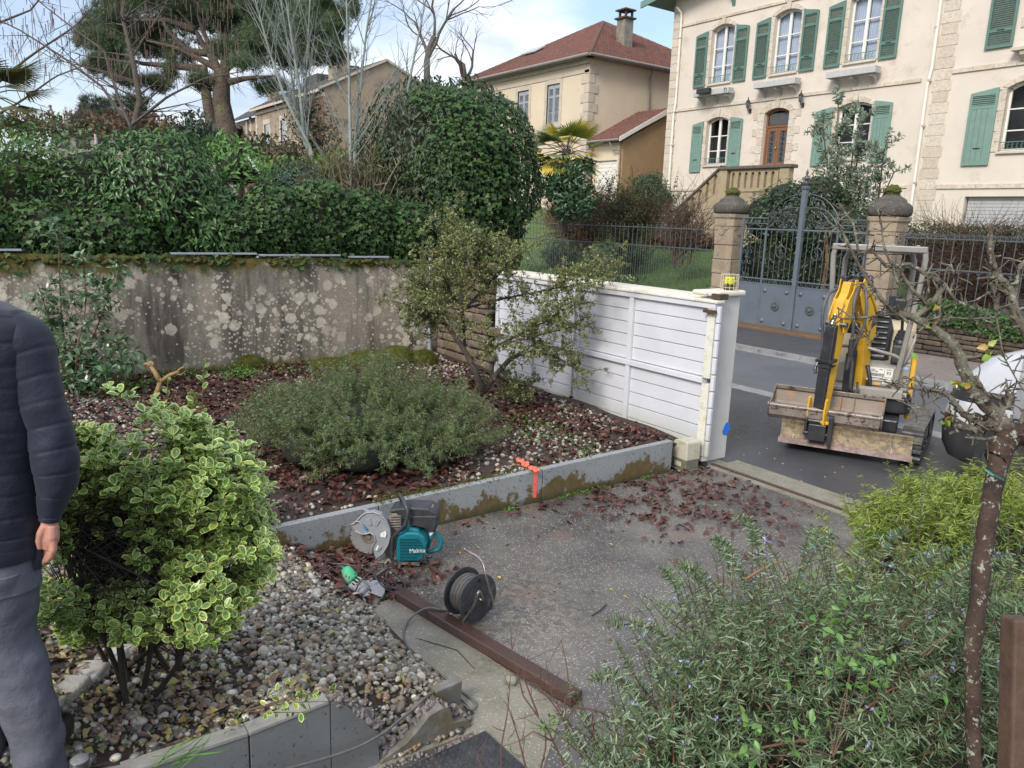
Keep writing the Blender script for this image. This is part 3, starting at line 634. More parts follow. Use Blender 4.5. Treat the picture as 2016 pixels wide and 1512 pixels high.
# red survey paint: stripe down the wall and over the gravel
b = MB(); b.add([(.0145,4.12,.06),(.0145,4.16,.05),(.0145,4.165,.322),(.0145,4.115,.322)],[(0,1,2,3)]); b.build('paint_stripe',m_orange,kw)
b = MB(); pts = [onZ(.004,1062,981),onZ(.004,1084,977),onZ(.004,1112,972)]; b.tube([tuple(p) for p in pts],.008,4); tag(b.build('red_marker_stick',m_orange),'short red painted marker stick on the drive at the wall foot','marker stick')
for i in range(26):
 t = i/25; p = onZ(.345,1018+42*t+rm.uniform(-4,4),903+24*t+rm.uniform(-3,3))
 link('painted_pebble',MB().add(*[(lambda V,F: ([tuple(q*.045) for q in V],[tuple(f) for f in F]))(*tpl_rock(i+3,1)[:2])][0]).mesh('painted_pebble',m_orange,True),inst('upper_bed'),T(p.x,p.y,p.z))
# ---- lower wall (broken) at the bottom of the picture
lw = thing('broken_wall','grey painted low wall at the bottom, its right end smashed to raw concrete','retaining wall',(-2.97,0,0))
m_raw = simple('m_raw',(.30,.26,.24,1),(.20,.175,.165,1),14,.9,1.,70,bd=.02,spots=(.12,.10,.09,1),ssc=22,sth=.6)
m_lwall = simple('m_lwall',(.13,.14,.145,1),(.16,.17,.172,1),3,.5,.2,60,bd=.003,spots=(.05,.045,.035,1),ssc=50,sth=.61,grime=(.10,.07,.03,1),gsc=5,gth=.64)
m_ctop2 = m_ctop
def wall_slab(y0,y1,z0,z1,mt=m_lwall,nm='panel'):
 b = MB(); b.add([(-.045,y0,-.02),(.02,y0,-.02),(.02,y1,-.02),(-.045,y1,-.02),(-.045,y0,z0),(.02,y0,z0),(.02,y1,z1),(-.045,y1,z1)],[(0,1,5,4),(1,2,6,5),(2,3,7,6),(3,0,4,7),(4,5,6,7)]); return b.build(nm,mt,lw,bevel=.004)
wall_slab(-1.4,.79,.47,.405); wall_slab(.796,1.157,.405,.425)
b = MB(); rq = random.Random(9)
prof = [(1.16,.425),(1.2,.405),(1.245,.37),(1.27,.335),(1.31,.30),(1.33,.26),(1.36,.21),(1.395,.18),(1.398,.0)]
poly = [(1.16,-.02)]+prof+[(1.398,-.02)]; b.prism(poly,-.045,.02,XM()); b.build('smashed_end',m_lwall,lw)
b = MB()
for i in range(-22,12): 
 y0 = i*.1; b.box(-.05,.024,y0,y0+.1,.452-.02-.0*i+(.0 if True else 0)-max(0,0)+.0,.0) if False else None
b.add([(-.052,-1.4,.471),(.026,-1.4,.471),(.026,.79,.407),(-.052,.79,.407),(-.052,-1.4,.49),(.026,-1.4,.49),(.026,.79,.425),(-.052,.79,.425)],[(0,1,5,4),(1,2,6,5),(2,3,7,6),(3,0,4,7),(4,5,6,7)])
b.add([(-.052,.79,.407),(.026,.79,.407),(.026,1.15,.427),(-.052,1.15,.427),(-.052,.79,.425),(.026,.79,.425),(.026,1.15,.445),(-.052,1.15,.445)],[(0,1,5,4),(1,2,6,5),(2,3,7,6),(3,0,4,7),(4,5,6,7)])
b.build('worn_top',m_ctop,lw,bevel=.006)
def rubble_line(pts,r,k,parent,mt,nm):
 P = []; 
 for i in range(k):
  t = rq.random()*(len(pts)-1); a = int(t); p = Vector(pts[a]).lerp(Vector(pts[a+1]),t-a); P.append((p.x+rq.gauss(0,r*.35),p.y+rq.gauss(0,r*.4),p.z+rq.gauss(0,r*.3)))
 P = np.array(P)+np.array(parent.location); V,F,_ = tpl_rock(77,1,.8,.35); foliage(nm,mt,parent,(V,F,None),P,rdir(k),rdir(k),rng.uniform(.4,1.3,k)*r,None,smooth=False)
rubble_line([(-.01,y,z) for y,z in prof[:-1]],.035,150,lw,m_raw,'raw_break')
# stub of the wall that turned the corner
st_ = thing('wall_stub','jagged stub of broken concrete wall with ochre face at the pebble corner','wall stub',(-2.97,1.45,0))
prof2 = [(-.05,.015),(.02,.04),(.09,.06),(.16,.11),(.22,.165),(.3,.18),(.345,.14),(.36,.07),(.44,.055),(.47,.02)]
b = MB(); b.prism([(-.05,-.02)]+prof2+[(.47,-.02)],-.05,.03,XM()); m_stub = simple('m_stub',(.13,.10,.05,1),(.12,.135,.14,1),7,.6,.5,50,grime=(.2,.18,.16,1),gsc=9,gth=.5); b.build('stub',m_stub,st_)
rubble_line([(-.03,y,z) for y,z in prof2],.035,130,st_,m_raw,'raw_break')
MB().prism([(0,0),(.16,.02),(.17,.0),(.18,.17),(.02,.16)],-.03,.03,Matrix.Translation((-.16,.33,.0)) @ XM()).build('end_block',m_stub,st_,bevel=.01)
rubble_line([(.06,-.1,.0),(.08,.1,.0),(.1,.3,.0),(.07,.45,.0)],.022,70,st_,m_raw,'crumbs')
# ================================================================ FAR SIDE OF THE STREET: fences, pillars, wrought-iron gate
m_iron = simple('m_iron',(.085,.10,.105,1),(.055,.065,.07,1),12,.5,.1,80,bd=.002,spots=(.09,.05,.03,1),ssc=26,sth=.66)
m_gsteel = simple('m_gsteel',(.115,.14,.165,1),(.095,.115,.14,1),3,.42,.05,spots=(.05,.06,.075,1),ssc=4,sth=.7)
m_pil = simple('m_pil',(.34,.27,.19,1),(.24,.19,.135,1),3,.85,.7,45,bd=.012,spots=(.10,.085,.07,1),ssc=26,sth=.6,grime=(.11,.10,.08,1),gsc=2.2,gth=.58)
m_pilcap = simple('m_pilcap',(.11,.095,.08,1),(.055,.05,.045,1),7,.95,1.,50,bd=.02,spots=(.26,.24,.20,1),ssc=28,sth=.6,grime=(.05,.055,.02,1),gsc=6)
FY = 16.72
def spiral(cx,cz,r,turns=1.4,a0=0,sgn=1,k=16,y=0,r1=.18):
 return [(cx+r*(1-(1-r1)*i/k)*math.cos(a0+sgn*turns*6.283*i/k),y,cz+r*(1-(1-r1)*i/k)*math.sin(a0+sgn*turns*6.283*i/k)) for i in range(k+1)]
def c_scroll(b,x0,z0,x1,z1,bulge,r,tr=.009,s=1):
 """flowing S/C bar ending in two curls"""
 a = Vector((x0,0,z0)); c = Vector((x1,0,z1)); d = (c-a).normalized(); nrm = Vector((-d.z,0,d.x))*s; k = 10
 mid = [a.lerp(c,i/k)+nrm*bulge*math.sin(math.pi*i/k) for i in range(k+1)]
 b.tube([tuple(p) for p in mid],tr,5)
 for p,q in ((a,-1),(c,1)):
  o = p-nrm*r; a0 = math.atan2(nrm.z,nrm.x); b.tube(spiral(o.x,o.z,r,1.25,a0,-q*s*-1 if False else (q*-s),12),tr,5)
def rail_fence(name,label,x0,x1,zb,zm,zt,step,crest,wall):
 f = thing(name,label,'fence',(x0,FY,zb)); L_ = x1-x0; H_ = zt-zb
 for z_,nm in ((0,'bottom_rail'),(zm-zb,'middle_rail'),(H_,'top_rail')): MB().box(0,L_,-.02,.02,z_-.014,z_+.014).build(nm,m_iron,f)
 me = MB().tube([(0,0,0),(0,0,H_+.10)],.0095,6).mesh('bar',m_iron)
 me2 = MB().tube([(0,0,0),(0,0,zm-zb)],.0075,6).mesh('bar',m_iron)
 n_ = int(L_/step)
 for i in range(n_+1):
  link('bar',me,f,T(i*step,0,0)); 
  if i < n_ and not crest: link('bar',me2,f,T((i+.5)*step,0,0))
 b = MB()
 for i in range(n_):
  c = (i+.5)*step; z_ = zm-zb
  if not crest:      # little arches under the middle rail
   b.tube([(c-step/2+step*.5*(1-math.cos(t*math.pi/6)),0,z_-.10+.085*math.sin(t*math.pi/6)) for t in range(7)],.006,4)
  else:
   for s_ in (-1,1): b.tube(spiral(c+s_*step*.22,H_+.07,step*.2,1.1,-1.57,s_,10),.008,5)
   b.tube([(c,0,H_),(c,0,H_+.2)],[.012,.001],5)
   b.tube([(c-step/2+step*.5*(1-math.cos(t*math.pi/6)),0,z_-.12+.1*math.sin(t*math.pi/6)) for t in range(7)],.007,4)
 b.build('scrolls' if crest else 'arches',m_iron,f)['kind'] = 'stuff'
 return f
rail_fence('iron_fence','iron railing with small arches on a dwarf wall, left of the iron gate',-36,-14.0,.62,1.96,2.50,.195,False,None)
rail_fence('iron_fence','iron railing crested with scrolls above the dark stone wall, behind the excavator',-9.0,4,.98,1.87,2.50,.195,True,None)
dw = thing('dwarf_wall','low mossy brown coping wall under the left iron railing','wall',(-25,16.72,0))
m_dwarf = simple('m_dwarf',(.085,.06,.04,1),(.05,.038,.028,1),5,.85,.7,40,bd=.02,spots=(.05,.06,.015,1),ssc=9,sth=.58)
MB().box(-11,10.8,-.13,.2,0,.50).build('wall',m_dwarf,dw)
cope = MB().box(.006,.80,-.2,.24,.502,.58).mesh('coping_stone',m_dwarf)
for i in range(27):
 o = link('coping_stone',cope,dw,T(-11+i*.806)); bv = o.modifiers.new('bevel','BEVEL'); bv.width = .02; bv.segments = 2
sw = thing('stone_wall','dark weathered rubble wall carrying the right iron railing, ivy on its top','wall',(-2,16.72,0))
MB().box(-7.0,6,.0,.4,0,.93).build('core',m_mortar,sw)
rubble(sw,-8.95,-4.8,16.66,.06,.72,m_dkrub,hs=(.07,.14),ls=(.14,.42),seed=8,maxn=190)
for i in range(12):
 o = link('coping_stone',MB().box(0.005,.62,-.1,.3,.76,.92+.01*(i % 3)).mesh('coping_stone',m_dkrub),sw,T(-7.0+i*.63,.0)); bv = o.modifiers.new('bevel','BEVEL'); bv.width = .025; bv.segments = 2
# pillars
def pillar(cx,label,boxed,w=.30):
 p = thing('stone_pillar',label,'pillar',(cx,16.80,0),0,'stone gate pillars')
 def oct_(hw,c): return [(-hw+c,-hw),(hw-c,-hw),(hw,-hw+c),(hw,hw-c),(hw-c,hw),(-hw+c,hw),(-hw,hw-c),(-hw,-hw+c)]
 zs = [.05,.62,.98,1.36,1.74,2.12,2.52]
 for i,(a,c) in enumerate(zip(zs[:-1],zs[1:])):
  hw = w+(.045 if i == 0 else .012*(i % 2)); MB().prism(oct_(hw,.085),a+.006,c-.006).build('block',m_pil,p,bevel=.016)
 b = MB(); r0 = w; prof = [(r0+.0,2.53),(r0+.01,2.60),(r0+.025,2.62),(r0+.03,2.80),(r0+.06,2.84),(r0+.07,2.93)]
 for (h0,z0),(h1,z1) in zip(prof[:-1],prof[1:]):
  A = oct_(h0,.085); B = oct_(h1,.085); b.add([(x,y,z0) for x,y in A]+[(x,y,z1) for x,y in B],[(i,(i+1) % 8,8+(i+1) % 8,8+i) for i in range(8)])
 b.build('necking',m_pil,p)
 # pendant relief on front
 for M in (Matrix.Identity(4),Matrix.Rotation(R_(90),4,'Z')):
  b = MB(); pl = [(-.21,.07),(.21,.07),(.21,.0),(.12,0)]+[(.105*math.cos(-t*math.pi/10),-.02-.13*math.sin(t*math.pi/10)) for t in range(11)]+[(-.12,0),(-.21,0)]
  b.prism(pl,w+.012,w+.035,M @ Matrix.Translation((0,0,2.52)) @ YM()); b.build('relief',m_pil,p,bevel=.006)
 b = MB(); c8 = lambda r,z: [(r*1.06*math.cos(t*6.283/24)*(1+.06*math.cos(4*t*6.283/24+3.14)),r*1.06*math.sin(t*6.283/24)*(1+.06*math.cos(4*t*6.283/24+3.14)),z) for t in range(24)]
 prof = [(w+.06,2.935),(w+.095,2.96),(w+.115,3.01),(w+.12,3.08),(w+.11,3.15),(w+.06,3.21),(w-.0,3.24),(w-.02,3.30),(w-.07,3.34),(.17,3.37),(.16,3.40)]
 vs = []; fs = []
 for r,z in prof: vs += c8(r,z)
 for i in range(len(prof)-1):
  for t in range(24): fs.append((i*24+t,i*24+(t+1) % 24,(i+1)*24+(t+1) % 24,(i+1)*24+t))
 fs.append(tuple(range(24))[::-1]); fs.append(tuple(range((len(prof)-1)*24,len(prof)*24))); b.add(vs,fs); b.build('cap',m_pilcap,p,smooth=50)
 k = 260; th = rng.random(k)*6.283; rr_ = np.sqrt(rng.random(k))*.16; P = np.stack([cx+rr_*np.cos(th),16.80+rr_*np.sin(th),3.40+.2*np.sqrt(np.maximum(0,1-(rr_/.18)**2))-.02],1)
 V,F,_ = tpl_rock(5,1,.8,.3); foliage('moss_cushion',m_moss,p,(V,F,None),P,rdir(k),rdir(k),rng.uniform(.05,.10,k)); MB().lathe([(.16,3.38),(.15,3.5),(.10,3.56),(.0,3.57)],12).build('finial',m_moss,p,smooth=True)
 return p
pillar(-13.68,'octagonal stone gate pillar with mossy domed cap behind the yellow warning lamp, left of the iron gate',False)
pr_ = pillar(-9.32,'stone gate pillar with black stained cap and letter slot, behind the excavator canopy',True)
# letter slot, intercom, ornate number plate 63 on the right pillar
yf = -.30-.02; m_plate = simple('m_plate',(.5,.5,.48,1),(.42,.42,.4,1),20,.4,.05); m_black = NT('m_black').set((.008,.008,.009,1),.4)
MB().box(-.22,.22,yf,yf+.04,.97,1.36).build('letter_panel',m_pil,pr_,bevel=.01)
MB().box(-.16,.12,yf-.006,yf+.0,1.29,1.335).build('letter_slot',m_black,pr_)
MB().box(-.215,-.125,yf-.03,yf-.004,1.03,1.25).build('intercom',m_plate,pr_,bevel=.01); MB().box(-.2,-.14,yf-.034,yf-.03,1.17,1.23).build('camera_window',m_black,pr_)
def text(name,body,size,mt,parent,M,ext=.002):
 c = bpy.data.curves.new(name,'FONT'); c.body = body; c.size = size; c.extrude = ext; c.align_x = 'CENTER'; c.align_y = 'CENTER'; c.materials.append(mt)
 o = bpy.data.objects.new(name,c); COL.objects.link(o); o.parent = parent; o.matrix_basis = M; dg = bpy.context.evaluated_depsgraph_get()
 me = bpy.data.meshes.new_from_object(o.evaluated_get(dg)); bpy.data.objects.remove(o); bpy.data.curves.remove(c); return link(name,me,parent,M)
FACE = Matrix.Rotation(R_(90),4,'X')
text('house_number','63',.2,m_iron,pr_,T(.045,yf-.008,1.14) @ FACE,.006)
b = MB(); b.tube([(-.11,yf-.012,1.14),(.2,yf-.012,1.14)],.007,4); b.build('number_scroll',m_iron,pr_)
MB().box(.36,.56,yf+.1,yf+.3,.78,1.22).build('mailbox',simple('m_gmail',(.03,.035,.04,1),None,9,.4),pr_,bevel=.012)
# iron gate
ig = thing('iron_gate','tall grey wrought iron double gate with scrolled arched crest and steel kick plates','gate',(-11.45,FY,0))
gl,gr = -1.72,1.72     # inner edges
tr = .011
def lat(nm,x0,x1,z0,z1,w=.03,mt=m_gsteel,y=.0): return MB().box(x0,x1,y-w/2,y+w/2,z0,z1).build(nm,mt,ig,bevel=.004)
MB().box(-.055,.055,-.06,.05,.06,3.52).build('center_post',m_gsteel,ig,bevel=.008)
MB().box(-.09,.09,-.10,.08,.0,.16).build('stop',m_gsteel,ig,bevel=.008)
b = MB(); b.lathe([(.08,3.52),(.1,3.55),(.1,3.6),(.08,3.62)],4,Matrix.Rotation(R_(45),4,'Z')); b.lathe([(.02,3.62),(.055,3.68),(.02,3.74),(.06,3.79),(.05,3.84),(.02,3.88),(.035,3.93),(0,4.02)],10)
for a in range(4): b.tube([(.02*math.cos(a*1.57),.02*math.sin(a*1.57),3.64),(.09*math.cos(a*1.57),.09*math.sin(a*1.57),3.7),(.06*math.cos(a*1.57),.06*math.sin(a*1.57),3.76)],[.012,.01,.004],4)
b.build('finial',m_iron,ig,smooth=40)
zk0,zk1,zb2,zt2 = .10,1.17,1.30,2.55
for s in (-1,1):
 for a,c in ((.06,.98),(1.01,1.70)):
  x0,x1 = (a,c) if s > 0 else (-c,-a); lat('kick_plate',x0,x1,zk0,zk1,.02)
  lat('rail',x0,x1,zk1+.002,zk1+.035,.04); lat('rail',x0,x1,zb2,zb2+.03,.035); lat('rail',x0,x1,zt2,zt2+.035,.04)
 lat('stile',s*.995-.02,s*.995+.02,.08,2.62,.045); lat('stile',s*1.72-.025,s*1.72+.025,.05,2.86,.05)
 lat('rail',*( (1.01,1.70) if s > 0 else (-1.70,-1.01)),2.83,2.855,.03); lat('rail',*((1.01,1.70) if s > 0 else (-1.70,-1.01)),2.70,2.72,.03)
 for i in range(5):
  xq = s*(.21+i*.155); MB().tube([(xq,0,zb2+.02),(xq,0,zt2)],.0085,6).lathe([(.0085,zb2+.09),(.018,zb2+.10),(.018,zb2+.13),(.0085,zb2+.14)],6,Matrix.Translation((xq,0,0))).lathe([(.0085,zt2-.06),(.018,zt2-.05),(.018,zt2-.02),(.0085,zt2-.01)],6,Matrix.Translation((xq,0,0))).build('bar',m_iron,ig)
 for i in range(2):
  xq = s*(1.14+i*.15); MB().tube([(xq,0,zb2+.02),(xq,0,zt2)],.0085,6).build('bar',m_iron,ig)
 # ring band under the bars
 b = MB()
 for i in range(7): b.tube([(s*(.12+i*.125)+.045*math.cos(t*.785),0,1.253+.042*math.sin(t*.785)) for t in range(8)],.007,4,closed=True)
 for i in range(5): b.tube([(s*(1.08+i*.13)+.045*math.cos(t*.785),0,1.253+.042*math.sin(t*.785)) for t in range(8)],.007,4,closed=True)
 b.build('ring_band',m_iron,ig)
 # medallion
 cx = s*.50; b = MB(); b.tube([(cx+.145*math.cos(t*.393),-.01,2.02+.145*math.sin(t*.393)) for t in range(16)],.011,5,closed=True)
 b.tube(spiral(cx,2.065,.065,1.,1.57,1,10,-.01),.009,4); b.tube(spiral(cx,1.975,.065,1.,-1.57,1,10,-.01),.009,4); b.tube([(cx,-.01,2.16),(cx,-.01,2.24)],[.02,.003],5); b.build('medallion',m_iron,ig)
 # side fleur ornament
 cx = s*1.53; b = MB()
 for q in (-1,1):
  b.tube([(cx+q*.02,0,1.9),(cx+q*.06,0,2.02),(cx+q*.12,0,2.03),(cx+q*.14,0,1.97),(cx+q*.10,0,1.95)],.010,5); b.tube([(cx+q*.02,0,1.78),(cx+q*.06,0,1.68),(cx+q*.12,0,1.67),(cx+q*.14,0,1.72),(cx+q*.10,0,1.75)],.010,5)
  b.tube([(cx+q*.09,0,2.1),(cx+q*.09,0,2.38),(cx+q*.03,0,2.46)],.008,5); b.tube([(cx+q*.09,0,1.6),(cx+q*.09,0,1.46),(cx+q*.03,0,1.40)],.008,5)
  b.tube(spiral(cx+q*.07,1.37,.05,1.1,1.57,-q,9),.008,4); b.tube(spiral(cx+q*.07,2.5,.05,1.1,-1.57,q,9),.008,4)
 b.tube([(cx,0,1.33),(cx,0,2.54)],.009,5); b.box(cx-.04,cx+.04,-.02,.02,1.82,1.87); b.build('fleur',m_iron,ig)
 # crest: nested sweeps rising to the centre post
 b = MB()
 def sweep(x0,z0,x1,z1,sag,t_=.012): 
  a = Vector((s*x0,0,z0)); c = Vector((s*x1,0,z1)); P = [a.lerp(c,i/12)+Vector((0,0,1))*sag*math.sin(math.pi*i/12)+Vector((s,0,0))*sag*.6*math.sin(math.pi*i/12) for i in range(13)]; b.tube([tuple(p) for p in P],t_,5)
 sweep(.07,3.44,.98,2.86,.13,.013); sweep(.07,3.10,.98,2.66,.16,.013); sweep(.98,2.85,.98,2.62,.0); sweep(.30,3.30,.62,2.96,.10,.009)
 for (cx,cz,r,a0,sg,tn) in ((.22,3.28,.08,0,1,1.3),(.36,3.16,.06,1,-1,1.3),(.50,3.10,.055,2,1,1.3),(.64,3.02,.05,1,-1,1.3),(.80,2.96,.06,0,1,1.4),(.24,2.86,.10,0,1,1.4),(.45,2.93,.095,3,-1,1.4),(.13,3.42,.05,1,1,1.2),(.70,2.74,.07,0,1,1.3),(.22,2.66,.07,0,-1,1.3),(.44,2.66,.06,3,1,1.3),(.58,2.67,.06,0,-1,1.3),(.86,2.68,.05,2,1,1.3),(.92,2.93,.055,1,-1,1.3)):
  b.tube(spiral(s*cx,cz,r,tn,a0 if s > 0 else 3.14-a0,sg*s,14),.0095,5)
 b.tube([(s*.12,0,2.60),(s*.2,0,2.70),(s*.36,0,2.80),(s*.51,0,2.72),(s*.66,0,2.80),(s*.82,0,2.72),(s*.95,0,2.60)],.0095,5)
 b.tube([(s*.30,0,2.92),(s*.42,0,3.02),(s*.56,0,2.96),(s*.72,0,2.8),(s*.96,0,2.63)],.011,5); b.tube([(s*.51,0,2.6),(s*.51,0,2.84)],[.012,.004],5)
 for i in range(5): b.tube(spiral(s*(1.09+i*.135),2.775,.045,1.1,0,s,10),.008,4)
 b.tube([(s*(1.36+.18*math.cos(t*math.pi/8)),0,2.59+.1*math.sin(t*math.pi/8)) for t in range(9)],.009,4)
 b.build('crest_scrolls',m_iron,ig)
 # studs and rosettes on the plates
 for (xq,zq) in ((.2,1.03),(.85,1.03),(.2,.25),(.85,.25)):
  MB().lathe([(.055,0),(.05,.02),(.03,.04),(0,.05)],12,Matrix.Translation((s*xq,-.011,zq)) @ FACE).build('stud',m_gsteel,ig,smooth=40)
 b = MB(); M = Matrix.Translation((s*.50,-.011,.66)) @ FACE; b.lathe([(.12,0),(.125,.015),(.10,.025),(.05,.02),(.045,.05),(.0,.065)],20,M)
 for t in range(10): b.lathe([(.022,.0),(.018,.03),(0,.038)],6,M @ Matrix.Translation((.095*math.cos(t*.628),.095*math.sin(t*.628),0)))
 b.build('rosette',m_iron,ig,smooth=40)
# ================================================================ HOUSES
m_stucco = simple('m_stucco',(.62,.555,.475,1),(.56,.50,.425,1),.8,.9,.25,60,bd=.004,grime=(.47,.40,.32,1),gsc=1.1,gth=.55)
m_stucco2 = simple('m_stucco2',(.64,.54,.40,1),(.57,.48,.36,1),.7,.9,.2,60,bd=.004,grime=(.48,.40,.30,1),gsc=.9,gth=.6)
m_qstone = stone_mat('m_qstone',[(.66,.58,.47,1),(.62,.55,.45,1),(.64,.58,.49,1),(.55,.46,.35,1),(.62,.57,.50,1)],False)
m_band = simple('m_band',(.52,.46,.38,1),(.44,.38,.30,1),3,.85,.2,50,grime=(.3,.25,.2,1),gsc=3,gth=.6)
m_shut = simple('m_shut',(.10,.19,.16,1),(.085,.16,.135,1),5,.5,.05)
m_shut2 = simple('m_shut2',(.165,.265,.225,1),(.14,.23,.19,1),5,.5,.05,spots=(.2,.28,.24,1),ssc=20,sth=.66)
m_wframe = simple('m_wframe',(.74,.72,.66,1),(.66,.64,.58,1),6,.4,.05)
m_curt = simple('m_curt',(.55,.58,.66,1),(.42,.46,.56,1),3,.9,.0)
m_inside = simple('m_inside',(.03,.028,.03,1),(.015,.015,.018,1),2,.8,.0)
m_boxw = simple('m_boxw',(.46,.46,.45,1),(.38,.38,.38,1),8,.7,.2,spots=(.12,.07,.04,1),ssc=14,sth=.64)
n = NT('m_glass'); g = n.new('ShaderNodeBsdfGlossy'); g.inputs['Roughness'].default_value = .04; g.inputs[0].default_value = (.9,.93,1,1); t = n.new('ShaderNodeBsdfTransparent'); t.inputs[0].default_value = (.8,.84,.86,1)
lw_ = n.new('ShaderNodeLayerWeight'); lw_.inputs[0].default_value = .12; mm = n.new('ShaderNodeMixShader'); n.lk(n.math('ADD',lw_.outputs[0],.01),mm.inputs[0]); n.lk(t.outputs[0],mm.inputs[1]); n.lk(g.outputs[0],mm.inputs[2]); n.lk(mm.outputs[0],n.n['Material Output'].inputs[0]); m_glass = n.m
def wall_open(parent,x0,x1,z0,z1,y,ops,mt,th=.34,nm='wall'):
 """wall facing -y with rectangular/arched openings (xa,xb,za,zb,rise)"""
 b = MB(); cuts = sorted({x0,x1}|{o[0] for o in ops}|{o[1] for o in ops})
 for a,c in zip(cuts[:-1],cuts[1:]):
  z = z0; m = (a+c)/2
  for o in sorted([o for o in ops if o[0] < m < o[1]],key=lambda o: o[2]):
   if o[2] > z: b.box(a,c,y,y+th,z,o[2])
   z = o[3]
  if z < z1: b.box(a,c,y,y+th,z,z1)
 for xa,xb,za,zb,r in ops:
  if r > 0:
   xm = (xa+xb)/2; hw = (xb-xa)/2
   for s in (-1,1):
    arc = [(xm+s*hw*(1-t/6),zb-r*((1-t/6)**2)) for t in range(7)]
    b.prism([(x-parent.location.x*0,z) for x,z in (arc+[(xm+s*hw,zb)])][::s],0,th*.98,Matrix.Translation((0,y+th*.99,0)) @ YM())
 b.v = [p-parent.location for p in b.v]; return b.build(nm,mt,parent)
def arcpts(x0,x1,z,r,k=8): 
 xm = (x0+x1)/2; hw = (x1-x0)/2; return [(xm+hw*(2*i/k-1),z+r*(1-(2*i/k-1)**2)) for i in range(k+1)]
def window(parent,xc,z0,z1,w,y,rise=.14,curtain=False,rails=(.33,.66),nm='window',bal=True,frame_mt=None):
 """arched two-leaf window recessed in a facade; parent-relative coordinates"""
 fm = frame_mt or m_wframe; l = parent.location; xc -= l.x; z0 -= l.z; z1 -= l.z; y -= l.y; yy = y+.18; b = MB(); x0,x1 = xc-w/2,xc+w/2; zs = z1-rise
 b.box(x0,x0+.07,yy,yy+.06,z0,zs); b.box(x1-.07,x1,yy,yy+.06,z0,zs); b.box(x0+.07,x1-.07,yy,yy+.06,z0,z0+.09)
 top = arcpts(x0,x1,zs,rise); bot = arcpts(x0+.07,x1-.07,zs-.06,rise-.01)
 b.prism(top+bot[::-1],-.06,0,Matrix.Translation((0,yy,0)) @ YM())
 b.box(xc-.055,xc+.055,yy-.015,yy+.05,z0+.09,z1-.07)
 for t in rails:
  z = z0+(z1-rise*.5-z0)*t; b.box(x0+.07,xc-.055,yy+.005,yy+.045,z-.018,z+.018); b.box(xc+.055,x1-.07,yy+.005,yy+.045,z-.018,z+.018)
 f = b.build(nm,fm,parent); 
 zt = [z0+.09]+[z0+(z1-rise*.5-z0)*t for t in rails]+[z1-.08]
 for s in (-1,1):
  a,c = (x0+.07,xc-.055) if s < 0 else (xc+.055,x1-.07)
  for u,v_ in zip(zt[:-1],zt[1:]):
   MB().quad((a,yy+.03,u+.018),(c,yy+.03,u+.018),(c,yy+.03,v_-.018),(a,yy+.03,v_-.018)).build('pane',m_glass,f)
 b = MB(); k = 14; cy = yy+.13
 if curtain:
  for s in (-1,1):
   a,c = (x0+.02,xc-.03) if s < 0 else (xc+.03,x1-.02)
   for i in range(k):
    u,v_ = a+(c-a)*i/k,a+(c-a)*(i+1)/k; b.quad((u,cy+.02*(i % 2),z0),(v_,cy+.02*((i+1) % 2),z0),(v_,cy+.02*((i+1) % 2),z1),(u,cy+.02*(i % 2),z1))
  b.build('curtain',m_curt,f,smooth=True)
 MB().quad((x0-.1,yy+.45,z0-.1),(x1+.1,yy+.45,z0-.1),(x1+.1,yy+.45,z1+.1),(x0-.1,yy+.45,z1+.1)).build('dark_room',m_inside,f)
 MB().box(x0-.04,x1+.04,y-.08,y+.2,z0-.07,z0-.003).build('sill',m_band,f,bevel=.01)
 if bal:
  b = MB(); b.box(x0+.01,x1-.01,y-.02,y+.0,z0+.26,z0+.285); b.box(x0+.01,x1-.01,y-.015,y+.0,z0+.03,z0+.045); k = int(w/.13)
  for i in range(k):
   cx = x0+.07+(w-.14)*(i+.5)/k
   for q,cz in ((1,z0+.11),(-1,z0+.2)): b.tube([(p[0],y-.01,p[2]) for p in spiral(cx,cz,.045,1.1,1.57*q,q,8)],.008,4)
  b.build('window_guard',m_shut,f)
 return f
def surround(parent,xc,z0,z1,w,y,rise=.14,t=.16,key=True):
 l = parent.location; xc -= l.x; z0 -= l.z; z1 -= l.z; y -= l.y; x0,x1 = xc-w/2,xc+w/2; zs = z1-rise; z = z0; i = 0
 while z < zs-.02:
  h = min(.30,zs-z); e = .0 if i % 2 else .05
  MB().box(x0-t-e,x0-.002,y-.025,y+.1,z+.003,z+h-.003).build('jamb_stone',m_qstone,parent,bevel=.006); MB().box(x1+.002,x1+t+e,y-.025,y+.1,z+.003,z+h-.003).build('jamb_stone',m_qstone,parent,bevel=.006)
  z += h; i += 1
 A = arcpts(x0,x1,zs,rise,7); B = arcpts(x0-t,x1+t,zs+.04,rise+t,7)
 for i in range(7):
  e = .12 if (i == 3 and key) else 0; m = lambda p,q: (p[0]*.985+q[0]*.015,p[1]*.985+q[1]*.015)
  MB().prism([m(A[i],A[i+1]),m(A[i+1],A[i]),(m(B[i+1],B[i])[0],B[i+1][1]+e),(m(B[i],B[i+1])[0],B[i][1]+e)],-.1,.025+(.02 if e else 0),Matrix.Translation((0,y,0)) @ YM()).build('arch_stone',m_qstone,parent,bevel=.006)
